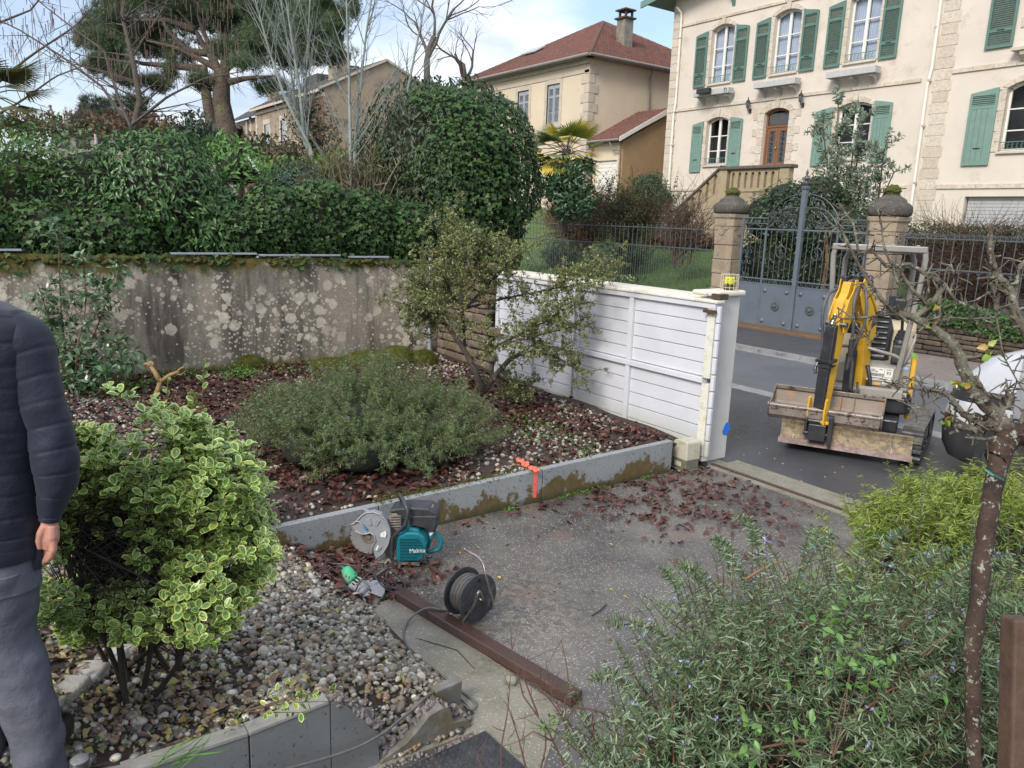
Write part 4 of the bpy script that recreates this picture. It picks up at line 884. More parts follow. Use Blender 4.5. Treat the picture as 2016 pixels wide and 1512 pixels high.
def shutter(parent,x0,x1,z0,z1,y,side,solid=False,mt=None,louv=True,depth=.045,rise=.12):
 mt = mt or (m_shut2 if solid else m_shut); l = parent.location; x0 -= l.x; x1 -= l.x; z0 -= l.z; z1 -= l.z; y -= l.y; w = x1-x0
 # the top follows half of the window arch: higher towards the window
 tz = lambda x: z1-rise*(abs((x-(x0 if side > 0 else x1))/w)**2) if rise else z1
 b = MB(); st = .075; Y0,Y1 = y-depth-.03,y-.03
 for a in (x0,x1-st): b.prism([(a,z0),(a+st,z0),(a+st,tz(a+st)),(a,tz(a))],0,depth,Matrix.Translation((0,Y1,0)) @ YM())
 zr = [z0,z0+.46,z1-.62] if not solid else [z0,z1-.58]
 hts = [.09]*len(zr)
 for z in zr: b.box(x0+st,x1-st,Y0,Y1,z,z+.09)
 b.prism([(x0+st,z1-.20),(x1-st,z1-.20),(x1-st,tz(x1-st)),(x0+st,tz(x0+st))],0,depth,Matrix.Translation((0,Y1,0)) @ YM())
 if solid:
  k = 4
  for i in range(k): a = x0+st+(w-2*st)*i/k; b.box(a+.004,a+(w-2*st)/k-.004,Y0+.008,Y1-.005,z0+.09,z1-.58)
 f = b.build('shutter',mt,parent)
 b = MB(); secs = [(z0+.09,z0+.46),(z0+.55,z1-.62),(z1-.53,z1-.2)] if not solid else [(z1-.49,z1-.2)]
 for a,c in secs:
  k = max(int((c-a)/.058),1)
  for i in range(k): b.box(-(w/2-st),w/2-st,-.022,.022,-.004,.004,T((x0+x1)/2,(Y0+Y1)/2,a+(c-a)*(i+.5)/k,rx=R_(40)))
 b.build('slats',mt,f)['kind'] = 'stuff'
 MB().box((x0+x1)/2-.1,(x0+x1)/2+.1,Y0-.02,Y0-.002,z0+.5,z0+.52).build('catch',m_black,f)
 return f
# ---- the cream villa
vi = thing('villa','large cream villa with green shutters and a brown front door behind the iron gate','house',(-18,26,0))
HY = 26.; up = [-22.4,-19.34,-16.24]
ops = [(c-.58,c+.58,8.36,10.62,.16) for c in up]+[(-22.85,-21.72,5.10,7.02,.15),(-19.98,-18.86,4.86,7.12,.16),(-16.85,-15.55,5.10,7.02,.15),(-11.3,-9.75,5.10,7.15,.2),(-11.0,-9.6,8.6,10.7,.2),(-12.05,-8.6,.6,3.78,0)]
wall_open(vi,-25.15,-6,.3,12.2,HY,ops,m_stucco)
MB().box(-7.15,12,.95,9,.3,12.2).build('house_body',m_stucco,vi)
for c in up:
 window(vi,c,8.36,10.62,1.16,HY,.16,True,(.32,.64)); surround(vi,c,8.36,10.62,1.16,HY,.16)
 shutter(vi,c-1.37,c-.74,8.30,10.46,HY,-1); shutter(vi,c+.70,c+1.33,8.30,10.46,HY,1)
 # flower box on brackets
 x = c+18; b = MB(); b.box(x-.92,x+.92,-.50,-.14,7.84,8.06); b.build('flower_box',m_boxw,vi,bevel=.012)
 for q in (-.7,0,.7):
  b = MB(); b.prism([(0,7.83),(-.40,7.83),(-.40,7.76),(-.22,7.72),(-.10,7.62),(-.02,7.45),(0,7.42)],x+q-.045,x+q+.045,XM()); b.build('bracket',m_boxw,vi)
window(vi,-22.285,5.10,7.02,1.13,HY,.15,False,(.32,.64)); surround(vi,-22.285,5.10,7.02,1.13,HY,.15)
shutter(vi,-23.6,-23.02,4.84,6.90,HY,-1,True); shutter(vi,-21.6,-20.98,5.02,6.96,HY,1,True)
window(vi,-16.2,5.10,7.02,1.3,HY,.15,False,(.32,.64)); surround(vi,-16.2,5.1,7.02,1.3,HY,.15)
shutter(vi,-17.7,-17.0,4.9,6.92,HY,-1,True); shutter(vi,-15.45,-14.8,4.95,6.98,HY,1,True)
window(vi,-10.52,5.10,7.15,1.55,HY,.2,False,(.32,.64)); surround(vi,-10.52,5.1,7.15,1.55,HY,.2)
shutter(vi,-12.30,-11.50,4.72,6.98,HY,-1,True); window(vi,-10.3,8.6,10.7,1.4,HY,.2,True,(.32,.64)); surround(vi,-10.3,8.6,10.7,1.4,HY,.2)
shutter(vi,-12.12,-11.34,8.12,10.55,HY,-1)
b = MB(); b.box(6.75,8.9,-.35,-.05,7.92,8.02); b.build('balcony_shelf',m_band,vi,bevel=.01)
for q in (7.05,8.0): MB().prism([(0,7.91),(-.30,7.91),(-.28,7.8),(-.05,7.62),(0,7.6)],q-.06,q+.06,XM()).build('bracket',m_band,vi)
# bands
def band(x0,x1,z,h,y0=-.05,nm='band_stone',step=.62,mt=None):
 x = x0; i = 0
 while x < x1-.01:
  e = min(x+step,x1); MB().box(x+18+.004,e+18-.004,y0,.02,z,z+h).build(nm,mt or m_qstone,vi,bevel=.006); x = e; i += 1
band(-25.1,-13.95,7.42,.12); band(-13.0,-6,7.55,.14); band(-25.1,-13.95,4.06,.10,-.045); band(-13.0,-6,4.02,.14,-.045); band(-25.1,-13.95,10.86,.10)
MB().box(-7.15,12,-.03,.03,.3,4.0).build('plinth',m_stucco,vi) if False else None
# quoins left corner and middle strip
z = .6; i = 0
while z < 11.6:
 w_ = .52 if i % 2 else .36; MB().box(-7.18,-7.15+w_,-.035,.35,z+.004,z+.336).build('quoin',m_qstone,vi,bevel=.008)
 w_ = .62 if i % 2 else .50; MB().box(4.72-w_/2,4.72+w_/2,-.018,.02,z+.004,z+.336).build('quoin',m_qstone,vi,bevel=.008); z += .34; i += 1
# door
m_door = simple('m_door',(.22,.10,.045,1),(.16,.07,.03,1),14,.45,.15,60); m_dglass = simple('m_dglass',(.16,.17,.18,1),(.05,.05,.055,1),40,.25,.3,50,spots=(.02,.02,.02,1),ssc=60,sth=.52)
b = MB(); x0,x1 = -19.98+18,-18.86+18; y = .15; zs = 6.96
b.box(x0,x0+.07,y,y+.1,4.86,zs); b.box(x1-.07,x1,y,y+.1,4.86,zs); b.box(x0+.07,x1-.07,y,y+.1,6.42,6.50); b.prism(arcpts(x0,x1,zs,.16)+arcpts(x0+.07,x1-.07,zs-.07,.14)[::-1],-.1,0,Matrix.Translation((0,y,0)) @ YM()); dr = b.build('door',m_door,vi,bevel=.006)
for s in (-1,1):
 a,c = (x0+.075,x0+.555) if s < 0 else (x1-.555,x1-.075); b = MB()
 b.box(a,a+.10,y+.02,y+.07,4.87,6.41); b.box(c-.10,c,y+.02,y+.07,4.87,6.41); b.box(a+.1,c-.1,y+.02,y+.07,6.28,6.41); b.box(a+.1,c-.1,y+.02,y+.07,4.87,5.10); b.build('leaf_panel',m_door,dr,bevel=.006)
 MB().box(a+.1,c-.1,y+.045,y+.06,5.1,6.28).build('glass_panel',m_dglass,dr)
 b = MB(); m = (a+c)/2
 for i in range(6): b.tube([(p[0],y+.03,p[2]) for p in spiral(m,5.2+i*.2,.09,1.2,1.57*(-1)**i,(-1)**i,10)],.009,4)
 b.tube([(m,y+.03,5.1),(m,y+.03,6.28)],.008,4); b.build('grille',m_black,dr)
MB().box(x0+.12,x1-.12,y+.03,y+.05,6.52,6.95).build('fanlight',m_dglass,dr); MB().lathe([(.03,0),(.035,.05),(0,.07)],8,Matrix.Translation(((x0+x1)/2,y,5.65)) @ FACE).build('door_knob',simple('m_brass',(.5,.35,.12,1),None,9,.3,metal=1),dr,smooth=40)
surround(vi,-19.42,4.86,7.12,1.12,HY,.16,.26)
for sx,z0_ in ((-20.35,4.86),(-18.48,4.86)):
 for i in range(4): MB().box(sx+18-.14,sx+18+.14,-.02,.02,z0_+i*.62+.02,z0_+i*.62+.3).build('jamb_stone',m_qstone,vi,bevel=.008)
for lx in (-20.68,-18.30):     # wall lanterns: fixed to the house, own parts
 x = lx+18; b = MB(); b.tube([(x,-.0,7.13),(x,-.14,7.10),(x-.0,-.2,7.2)],.018,6); b.box(x-.05,x+.05,-.03,0,7.03,7.2); la = b.build('wall_lantern',m_dark,vi)
 MB().lathe([(.05,7.2),(.075,7.28),(.075,7.42)],8,Matrix.Translation((x,-.2,0))).build('glass',m_dglass,la,smooth=40); MB().lathe([(.10,7.42),(.05,7.5),(.02,7.54),(.02,7.6),(0,7.63)],8,Matrix.Translation((x,-.2,0))).build('lid',m_dark,la,smooth=40)
# horseshoe and black planter on the first box; downpipes; eaves
tag(MB().box(-.32,.32,-.1,.1,0,.2).build('planter',m_dark,M=T(-22.62,25.36,7.9),bevel=.02),'black trough planter hung on the leftmost flower box of the villa','planter')
b = MB(); b.tube([(-21.62+.06*math.cos(t),25.49,7.95+.08*math.sin(t)) for t in np.linspace(-.9,4.04,12)],.014,5); tag(b.build('horseshoe',m_rust),'rusty horseshoe nailed to the right end of the leftmost flower box','horseshoe')
for x,top in ((-24.68+18,11.55),(-13.66+18,12.2)):
 b = MB(); b.tube([(x-.12,-.3,top+.1),(x-.02,-.12,top-.1),(x,-.09,top-.3),(x+.03,-.09,7.8),(x-.04,-.09,7.3),(x,-.09,.6)],.05,8); b.build('downpipe',m_wframe,vi,smooth=40)
 for zq in (10.4,9,7.4,6,4.2): MB().lathe([(.062,zq),(.062,zq+.06)],10,Matrix.Translation((x,-.09,0))).build('pipe_clip',m_band,vi)
m_green = simple('m_green',(.14,.26,.21,1),(.11,.21,.17,1),5,.6,.1)
b = MB(); b.add([(-8.35,-.95,11.78),(-3.2,-.95,12.6),(-3.2,-.95,12.85),(-8.35,-.95,12.03),(-8.35,-.87,11.78),(-3.2,-.87,12.6),(-3.2,-.87,12.85),(-8.35,-.87,12.03)],[(0,1,2,3),(4,7,6,5),(0,4,5,1),(3,2,6,7),(0,3,7,4),(1,5,6,2)]); b.build('barge_board',m_green,vi)
b = MB(); b.add([(-8.3,-.87,11.95),(-3.2,-.87,12.77),(-3.2,9.3,12.77),(-8.3,9.3,11.95),(-8.3,-.87,12.0),(-3.2,-.87,12.82),(-3.2,9.3,12.82),(-8.3,9.3,12.0)],[(3,2,1,0),(4,5,6,7),(0,1,5,4),(3,0,4,7)]); b.box(-3.3,12.3,-.5,9.3,12.78,12.84) ; b.build('roof',m_green,vi)
MB().prism([(0,11.95),(-.55,12.0),(-.55,11.9),(-.3,11.75),(-.12,11.45),(0,11.2)],-4.05,-3.9,XM()).build('eaves_bracket',m_green,vi)
# garage shutter
b = MB()
for i in range(26): b.box(6.0,9.35,.16,.19,1.0+i*.107,1.0+i*.107+.098)
m_alu = simple('m_alu',(.42,.42,.42,1),(.36,.36,.37,1),5,.45,.05); b.build('garage_shutter',m_alu,vi)
# staircase and perron with pierced balustrade
m_perr = simple('m_perr',(.36,.29,.19,1),(.28,.22,.14,1),4,.85,.4,50,spots=(.14,.11,.08,1),ssc=18,sth=.6); m_perrtop = simple('m_perrtop',(.07,.06,.05,1),(.14,.12,.10,1),9,.9,.6,50)
pe = thing('perron','ochre stone perron stairs with pierced arched balustrade below the brown door','stairs',(-18.7,24,0))
MB().box(-1.5,1.55,.2,1.98,.5,3.86).build('landing',m_perr,pe,bevel=.02)
def baluster_panel(x0,x1,zf0,zf1,y,th,k,hole=.62,slope=0.,nm='balustrade'):
 """wall with k arched slots between x0..x1; bottom zf0, height zf1, rising with slope"""
 b = MB(); w = (x1-x0)/k; e = w*.28
 for i in range(k):
  a = x0+i*w; c = a+w; z = lambda x: (x-x0)*slope; lo,hi = zf0,zf0+zf1; m = (a+c)/2
  b.prism([(a,lo+z(a)),(a+e,lo+z(a+e)),(a+e,hi+z(a+e)),(a,hi+z(a))],0,th,Matrix.Translation((0,y+th,0)) @ YM()); b.prism([(c-e,lo+z(c-e)),(c,lo+z(c)),(c,hi+z(c)),(c-e,hi+z(c-e))],0,th,Matrix.Translation((0,y+th,0)) @ YM())
  b.prism([(a+e,lo+z(a+e)),(c-e,lo+z(c-e)),(c-e,lo+.12+z(c-e)),(a+e,lo+.12+z(a+e))],0,th,Matrix.Translation((0,y+th,0)) @ YM())
  hw = (c-e-a-e)/2; top = hi-.10
  arc = [(m+hw*math.cos(t*math.pi/6),top-hw+z(m)+hw*math.sin(t*math.pi/6)) for t in range(7)]
  b.prism(arc+[(a+e,hi+z(a+e)),(c-e,hi+z(c-e))],0,th,Matrix.Translation((0,y+th,0)) @ YM())
 b.quad((x0,y+th*.6,zf0+.05),(x1,y+th*.6,zf0+.05+(x1-x0)*slope),(x1,y+th*.6,zf0+zf1-.04+(x1-x0)*slope),(x0,y+th*.6,zf0+zf1-.04))
 return b.build(nm,m_perr,pe)
baluster_panel(-1.05,1.30,3.90,.80,0,.2,8); 
for q in (-1.3,1.42): MB().box(q-.25,q+.13,-.06,.24,.5,4.70).build('newel',m_perr,pe,bevel=.012)
MB().box(-1.6,1.65,-.12,.34,4.705,4.83).build('coping',m_perrtop,pe,bevel=.03,seg=3)
MB().box(-1.05,1.3,.04,.2,.5,3.9).build('base_wall',m_perr,pe)
sl = .80; x0 = -3.7
baluster_panel(x0,-1.57,2.15,.95,0,.2,6,slope=sl)
b = MB(); b.add([(x0-.1,-.07,3.02),(-1.5,-.07,3.02+(2.2)*sl),(-1.5,.28,3.02+2.2*sl),(x0-.1,.28,3.02),(x0-.1,-.07,3.12),(-1.5,-.07,3.12+2.2*sl),(-1.5,.28,3.12+2.2*sl),(x0-.1,.28,3.12)],[(3,2,1,0),(4,5,6,7),(0,1,5,4),(2,3,7,6),(0,4,7,3)]); b.build('handrail',m_perrtop,pe)
b = MB(); b.prism([(x0,.5),(-1.55,.5),(-1.55,2.15+2.15*sl),(x0,2.15)],0,.2,Matrix.Translation((0,.2,0)) @ YM()); b.build('string_wall',m_perr,pe)
for i in range(13): MB().box(x0+i*.17,-1.5,.25,1.9,1.7+i*.165-.165,1.7+i*.165).build('step',m_perr,pe)
MB().box(x0-.35,x0,-.05,.25,.5,3.2).build('newel',m_perr,pe,bevel=.012)
# ---- tiled roofs
m_tile = simple('m_tile',(.155,.060,.042,1),(.10,.042,.033,1),4,.8,.3,40,spots=(.22,.12,.06,1),ssc=9,sth=.6,grime=(.06,.045,.035,1),gsc=1.4,gth=.52)
m_tile2 = simple('m_tile2',(.045,.043,.045,1),(.08,.07,.065,1),4,.8,.3,40)
def tiled(parent,A,B,C_,D,mt,w=.22,h=.32,nm='tiles'):
 """interlocking tiles over quad A(eave left) B(eave right) C(ridge right) D(ridge left)"""
 A,B,C_,D = [Vector(p)-parent.location for p in (A,B,C_,D)]; up = ((D+C_)/2-(A+B)/2); Lh = up.length; up.normalize(); rt = (B-A).normalized(); nr = rt.cross(up).normalized()
 rows = int(Lh/h)+1; V = []; F = []; prof = [(0,.0),(.18,.035),(.36,.048),(.54,.035),(.72,.0),(.86,-.012),(1,0)]
 for r in range(rows):
  t0 = r/rows; l0 = A.lerp(D,t0); r0 = B.lerp(C_,t0); t1 = (r+1)/rows; l1 = A.lerp(D,t1); r1 = B.lerp(C_,t1)
  # columns aligned on a global grid measured along rt from A
  s0 = (l0-A).dot(rt); e0 = (r0-A).dot(rt); s1 = (l1-A).dot(rt); e1 = (r1-A).dot(rt); base0 = l0-rt*s0; base1 = l1-rt*s1
  lo,hi = (s0+s1)/2,(e0+e1)/2; k0 = math.floor(lo/w); k1 = math.ceil(hi/w)
  for k in range(k0,k1):
   b_ = len(V); jit = ((k*7+r*13) % 5-2)*.003
   for (pu,pz) in prof:
    x = min(max((k+pu)*w,lo),hi); V.append(base0+rt*x+nr*(pz+.030+jit)); V.append(base1+rt*x+nr*(pz+.004)+up*.02)
   q = len(prof)
   for i in range(q-1): F.append((b_+2*i,b_+2*i+2,b_+2*i+3,b_+2*i+1))
   for (pu,pz) in prof: x = min(max((k+pu)*w,lo),hi); V.append(base0+rt*x+nr*(-.01))
   for i in range(q-1): F.append((b_+2*q+i,b_+2*q+i+1,b_+2*i+2,b_+2*i))
 o = link(nm,npmesh(nm,np.array([tuple(p) for p in V]),np.array(F),mt),parent); o['kind'] = 'stuff'
 MB().quad(A,B,C_,D).build('roof_deck',mt,parent); return o
def ridge(parent,a,b_,mt,r=.12,step=.38):
 a = Vector(a)-parent.location; b_ = Vector(b_)-parent.location; k = int((b_-a).length/step); d = (b_-a).normalized(); q = MB()
 for i in range(k): q.tube([a.lerp(b_,i/k),a.lerp(b_,(i+1)/k)+d*.05],[r*1.12,r],8)
 q.build('ridge_tiles',mt,parent,smooth=40)
# ---- the middle cream house, pyramid roof
mh = thing('house','square cream house with pale grey shutters, pyramid roof of brown tiles and a tall chimney','house',(-35,25,0))
X0,X1,Y0,Y1,ZE = -40.2,-29.45,25.,36.,10.25
wo_ = [(-37.93,-36.93,7.4,9.28,0),(-35.27,-34.27,7.4,9.28,0),(-32.70,-31.67,7.4,9.32,0)]
wall_open(mh,X0,X1,.5,ZE-.05,Y0,wo_,m_stucco2); MB().box(X0+35,X1+35,.341,Y1-Y0,.5,ZE-.05).build('house_body',m_stucco2,mh)
m_grysh = simple('m_grysh',(.33,.36,.40,1),(.28,.31,.35,1),5,.6,.05)
for xa,xb,za,zb,_ in wo_:
 m = (xa+xb)/2; shutter(mh,xa+.02,m-.01,za+.02,zb-.02,Y0+.12,1,False,m_grysh,rise=0); shutter(mh,m+.01,xb-.02,za+.02,zb-.02,Y0+.12,1,False,m_grysh,rise=0)
 x = xa+35; x2 = xb+35; MB().box(x-.2,x,-.03,.1,za,zb+.2).build('jamb_stone',m_band,mh); MB().box(x2,x2+.2,-.03,.1,za,zb+.2).build('jamb_stone',m_band,mh); MB().box(x,x2,-.03,.1,zb,zb+.22).build('lintel',m_band,mh); MB().box(x-.22,x2+.22,-.07,.12,za-.22,za-.002).build('sill',m_band,mh)
for c in ((-5.2,5.55),): MB().box(c[0],c[1],-.04,.02,9.55,9.68).build('frieze',m_band,mh); MB().box(-5.25,5.6,-.12,.0,9.95,10.2).build('cornice',m_band,mh,bevel=.03)
z = .8; i = 0
while z < 9.8:
 w_ = .55 if i % 2 else .33; w2 = .33 if i % 2 else .55
 MB().box(5.55-w_,5.585,-.04,.0,z,z+.42).build('quoin',m_band,mh,bevel=.01); MB().box(5.55,5.59,.001,w2,z,z+.42).build('quoin',m_band,mh,bevel=.01); z += .435; i += 1
AP = (-34.9,30.4,13.52); ov = .45; c1,c2,c3,c4 = (X0-ov,Y0-ov,ZE),(X1+ov,Y0-ov,ZE),(X1+ov,Y1+ov,ZE),(X0-ov,Y1+ov,ZE)
tiled(mh,c1,c2,AP,AP,m_tile); tiled(mh,c2,c3,AP,AP,m_tile); tiled(mh,c4,c1,AP,AP,m_tile)
ridge(mh,c2,AP,m_tile); ridge(mh,c1,AP,m_tile); ridge(mh,c3,AP,m_tile)
m_gut = simple('m_gut',(.26,.24,.22,1),(.2,.18,.16,1),6,.5,.1); gut = MB()
gut.tube([(c1[0]+35,-.52,ZE-.02),(c2[0]+35.06,-.52,ZE-.02)],.075,8); gut.tube([(c2[0]+35.08,-.5,ZE-.02),(c2[0]+35.08,11.5,ZE-.02)],.075,8); gut.box(X0+35-.4,X1+35+.4,-.42,.0,ZE-.09,ZE-.05); gut.box(X1+35,X1+35.42,-.4,11.4,ZE-.09,ZE-.05); gut.build('gutter',m_gut,mh,smooth=40)
MB().tube([(5.9,3.9,10.2),(5.65,3.9,9.8),(5.65,3.9,7.9)],.05,8).build('downpipe',m_gut,mh,smooth=40)
m_chim = simple('m_chim',(.27,.24,.19,1),(.16,.145,.12,1),2.5,.9,.5,40,grime=(.08,.07,.055,1),gsc=2,gth=.55)
b = MB(); b.box(3.2,3.82,3.65,4.25,10.6,12.85); b.build('chimney',m_chim,mh,bevel=.02); b = MB(); b.box(3.1,3.92,3.55,4.35,12.85,12.93)
for dx in (3.25,3.7):
 for dy in (3.7,4.12): b.box(dx,dx+.1,dy,dy+.1,12.93,13.25)
b.box(3.12,3.9,3.57,4.33,13.25,13.32); b.build('chimney_cowl',m_rust,mh)
sk = onY(27.2,1100,93); dgr = Vector((0,5.85,3.27)).normalized(); MB().box(-.62,.62,-.42,.42,0,.07,T(-37.2+35,2.35,11.95,rx=math.atan2(3.27,5.85))).build('skylight',m_alu,mh,bevel=.01)
# lean-to garage beside it
sh = thing('garage','sand coloured lean-to garage with tiled roof and white roller door beside the cream house','garage',(-28.4,25.5,0)); m_sand = simple('m_sand',(.36,.24,.125,1),(.30,.20,.11,1),1.6,.9,.3,50,grime=(.42,.34,.24,1),gsc=2.4,gth=.6)
b = MB(); b.prism([(0,.5),(5.5,.5),(5.5,9.05),(.0,6.35)][0:4],.8,1.05,XM()); b.build('gable_wall',m_sand,sh)
sx0 = -29.45+28.4; b = MB(); b.box(sx0,sx0+.14,0,.2,.5,6.3); b.box(.66,.8,0,.2,.5,6.3); b.box(sx0+.14,.66,0,.2,5.5,6.3); b.build('front_wall',m_stucco2,sh)
b = MB()
for i in range(17): b.box(sx0+.14,.66,.1,.13,2.7+i*.165,2.7+i*.165+.155)
b.build('roller_door',m_wframe,sh)
tiled(sh,(-29.43,25.1,6.42),(-27.2,25.1,6.42),(-27.2,28.3,8.05),(-29.43,28.3,8.05),m_tile)
b = MB(); b.add([(1.2,-.42,6.28),(1.2,2.8,7.92),(1.2,2.8,8.12),(1.2,-.42,6.48),(1.25,-.42,6.28),(1.25,2.8,7.92),(1.25,2.8,8.12),(1.25,-.42,6.48)],[(3,2,1,0),(4,5,6,7),(0,1,5,4),(3,7,6,2),(0,4,7,3)]); b.build('barge_board',m_wframe,sh)
MB().tube([(sx0,-.47,6.36),(1.2,-.47,6.36)],.06,8).build('gutter',m_gut,sh,smooth=40); MB().tube([(.55,-.45,6.3),(.62,-.3,6.0),(.9,-.1,5.9),(.93,-.08,5.6),(.93,-.08,3)],.045,8).build('downpipe',m_gut,sh,smooth=40)
# ---- grey-beige gabled house further left
gh = thing('gabled_house','weathered beige gabled house with twin-pot brick chimney behind the bare trees','house',(-55,20,0))
m_gab = simple('m_gab',(.34,.27,.19,1),(.28,.22,.16,1),.8,.9,.3,30,spots=(.16,.14,.12,1),ssc=1.2,sth=.57,grime=(.15,.13,.11,1),gsc=.9,gth=.53)
GX0,GX1 = -64.4,-49.9; ya,yb,yc = 20.,24.4,28.; ze,zr = 10.55,12.75
b = MB(); b.prism([(0,.5),(yc-ya,.5),(yc-ya,zr-1.2+ -.4),(yb-ya,zr),(0,ze)],GX0+55,GX1+55,XM()); b.build('walls',m_gab,gh)
tiled(gh,(GX0-.3,ya-.4,ze-.12),(GX1+.12,ya-.4,ze-.12),(GX1+.12,yb,zr+.08),(GX0-.3,yb,zr+.08),m_tile2,.3,.4)
b = MB(); b.bar((GX1+55.1,-.4,ze-.1),(GX1+55.1,yb-ya,zr+.05),.1,.14); b.bar((GX1+55.1,yb-ya,zr+.05),(GX1+55.1,yc-ya+.2,zr-1.62),.1,.14); b.box(GX0+55-.2,GX1+55,-.45,-.36,ze-.3,ze-.12); b.box(GX0+55,GX1+55,-.12,0,ze-.55,ze-.3); b.build('verge',m_band,gh)
m_brick = simple('m_brick',(.17,.085,.05,1),(.11,.06,.04,1),9,.9,.5,30,grime=(.07,.055,.045,1),gsc=2)
for (px,w_,hgt) in ((652,.0,0),(667,0,0)): pass
c = onY(22.5,665,155); cx = c.x+55; b = MB(); b.box(cx-.75,cx+.75,2.1,3.0,11,13.1); b.build('chimney',m_gab,gh,bevel=.02); MB().box(cx-.9,cx+.9,1.95,3.15,13.1,13.5).build('chimney_head',m_brick,gh,bevel=.03)
for dx in (-.42,.4): MB().lathe([(.2,13.5),(.17,14.3),(.22,14.3),(.28,14.5),(.3,14.62),(0,14.7)],10,Matrix.Translation((cx+dx,2.55,0))).build('chimney_pot',m_brick,gh,smooth=40)
MB().box(5.1+.0,5.15,-.04,.0,1,10).build('corner_strip',m_band,gh) if False else None
z = 1; i = 0
while z < 9.9: MB().box(GX0+55-.02,GX0+55+(.5 if i % 2 else .3),-.05,0,z,z+.4).build('quoin',m_band,gh); z += .42; i += 1
for xw in (-61.7,-57.9):
 x = xw+55
 for i in range(7):
  e = .12 if i % 2 else 0
  for s in (-1,1): MB().box(*sorted((x+s*.55,x+s*(.80+e))),-.06,0,6.6+i*.36,6.95+i*.36).build('jamb_stone',m_band,gh)
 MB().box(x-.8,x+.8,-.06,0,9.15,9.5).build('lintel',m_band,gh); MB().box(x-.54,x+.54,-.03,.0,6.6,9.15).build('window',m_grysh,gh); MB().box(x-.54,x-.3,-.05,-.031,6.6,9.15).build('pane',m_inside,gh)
MB().box(-.9,3.5,-.02,0,6,9.6) if False else None
MB().box(GX1+52.2,GX1+55-.1,-.06,0,3,9.9).build('brick_patch',m_brick,gh)
b = MB(); b.tube([(3.9,-.4,10.3),(3.6,-.25,9.9),(1.2,-.2,9.6)],.06,6); b.build('downpipe',m_dark,gh)
# dark dormer block on its roof
b = MB(); b.box(-7.5,-4.3,3.2,6,10.9,13.0); b.build('rear_stack',m_tile2,gh,bevel=.03); 
b = MB(); b.prism([(-3.4,11.9),(-3.4,13.5),(1.3,12.7),(1.3,11.9)],-8,-4,YM()); b.build('rear_gable',m_band,gh); b = MB(); b.bar((-3.5,3.9,13.6),(1.5,3.9,12.75),.3,.14); b.build('rear_verge',m_tile2,gh)
# house beyond with dark tiles
fh = thing('far_house','small beige house with dark tiled roof just right of the pine trunk','house',(-68,20.5,0)); MB().box(-4,3.4,0,6,.5,10.1).build('walls',m_gab,fh)
tiled(fh,(-72.3,20,10.05),(-64.3,20,10.05),(-65.5,24,12.6),(-71,24,12.6),m_tile2,.3,.4); MB().box(-2.7,-1.9,2.5,3.3,10.5,13.3).build('chimney',m_gab,fh,bevel=.05)
z = 1; i = 0
while z < 9.9: MB().box(3.4-(.6 if i % 2 else .35)-2.6,.8,-.05,0,z,z+.4).build('quoin',m_band,fh); z += .42; i += 1
MB().tube([(-.1,-.15,10),(-.1,-.15,2)],.07,6).build('downpipe',m_alu,fh)
# low flat buildings on the horizon
lb = thing('low_building','long low flat roofed building with pale eaves on the horizon left of the pine trunk','building',tuple(at(300,262,70).xy)+(0,),R_(20))
def face_cam(o,px,py,d):
 p = at(px,py,d); o.location = (p.x,p.y,0); o.rotation_euler.z = math.atan2(RGT.y,RGT.x)
m_lbw = simple('m_lbw',(.28,.25,.2,1),(.22,.2,.17,1),.8,.9,.1,grime=(.12,.12,.12,1),gsc=.5); m_pale = simple('m_pale',(.5,.52,.55,1),(.42,.44,.47,1),1,.7,.05)
face_cam(lb,240,260,75); MB().box(-7,7,0,8,0,9.55).build('walls',m_lbw,lb); MB().box(-7.6,7.6,-.8,8,9.6,9.95).build('roof_edge',m_pale,lb)
for i in range(7): MB().box(-6.5+i*1.9,-5.2+i*1.9,-.05,0,8.0,9.1).build('window',m_inside,lb)
lb2 = thing('low_building','pale low building with strip windows glimpsed left of the pine trunk','building',(0,0,0)); face_cam(lb2,372,250,65)
MB().box(-3.6,3.9,0,8,0,9.35).build('walls',m_lbw,lb2); MB().box(-3.9,4.2,-.5,8,9.4,9.7).build('roof_edge',m_pale,lb2)
for i in range(4): MB().box(-.2+i*.95,.6+i*.95,-.05,0,7.8,9.0).build('window',m_inside,lb2)
for i in range(9): MB().box(-3.6+i*.83,-3.55+i*.83,-.04,-.01,5,9.3).build('panel_joint',m_pale,lb2)
# ================================================================ PLANTS, far to near
def polytubes(name,Q,r0,r1,mt,parent,kind='stuff',smooth=True,sides=4,attr=None):
 """Q (n,k,3) polylines -> thin tapering tubes, one mesh"""
 Q = np.asarray(Q,float); n,k,_ = Q.shape; r0 = np.broadcast_to(r0,(n,)); r1 = np.broadcast_to(r1,(n,))
 D = np.gradient(Q,axis=1); D = norm(D); a = np.where(np.abs(D[...,2:3]) < .9,np.array([0,0,1.]),np.array([1.,0,0])); X = norm(np.cross(D,a)); Y = np.cross(D,X)
 rr = (r0[:,None]+(r1-r0)[:,None]*np.linspace(0,1,k)[None])[...,None,None]; th = np.arange(sides)*2*np.pi/sides
 V = Q[:,:,None,:]+rr*(X[:,:,None,:]*np.cos(th)[None,None,:,None]+Y[:,:,None,:]*np.sin(th)[None,None,:,None]); V = V.reshape(-1,3)
 i,j,t = np.meshgrid(np.arange(n),np.arange(k-1),np.arange(sides),indexing='ij'); b = i*k*sides+j*sides
 F = np.stack([b+t,b+(t+1) % sides,b+sides+(t+1) % sides,b+sides+t],-1).reshape(-1,4)
 if parent is not None: V = V-np.array(parent.location)
 o = link(name,npmesh(name,V,F,mt,None,smooth),parent)
 if kind: o['kind'] = kind
 return o
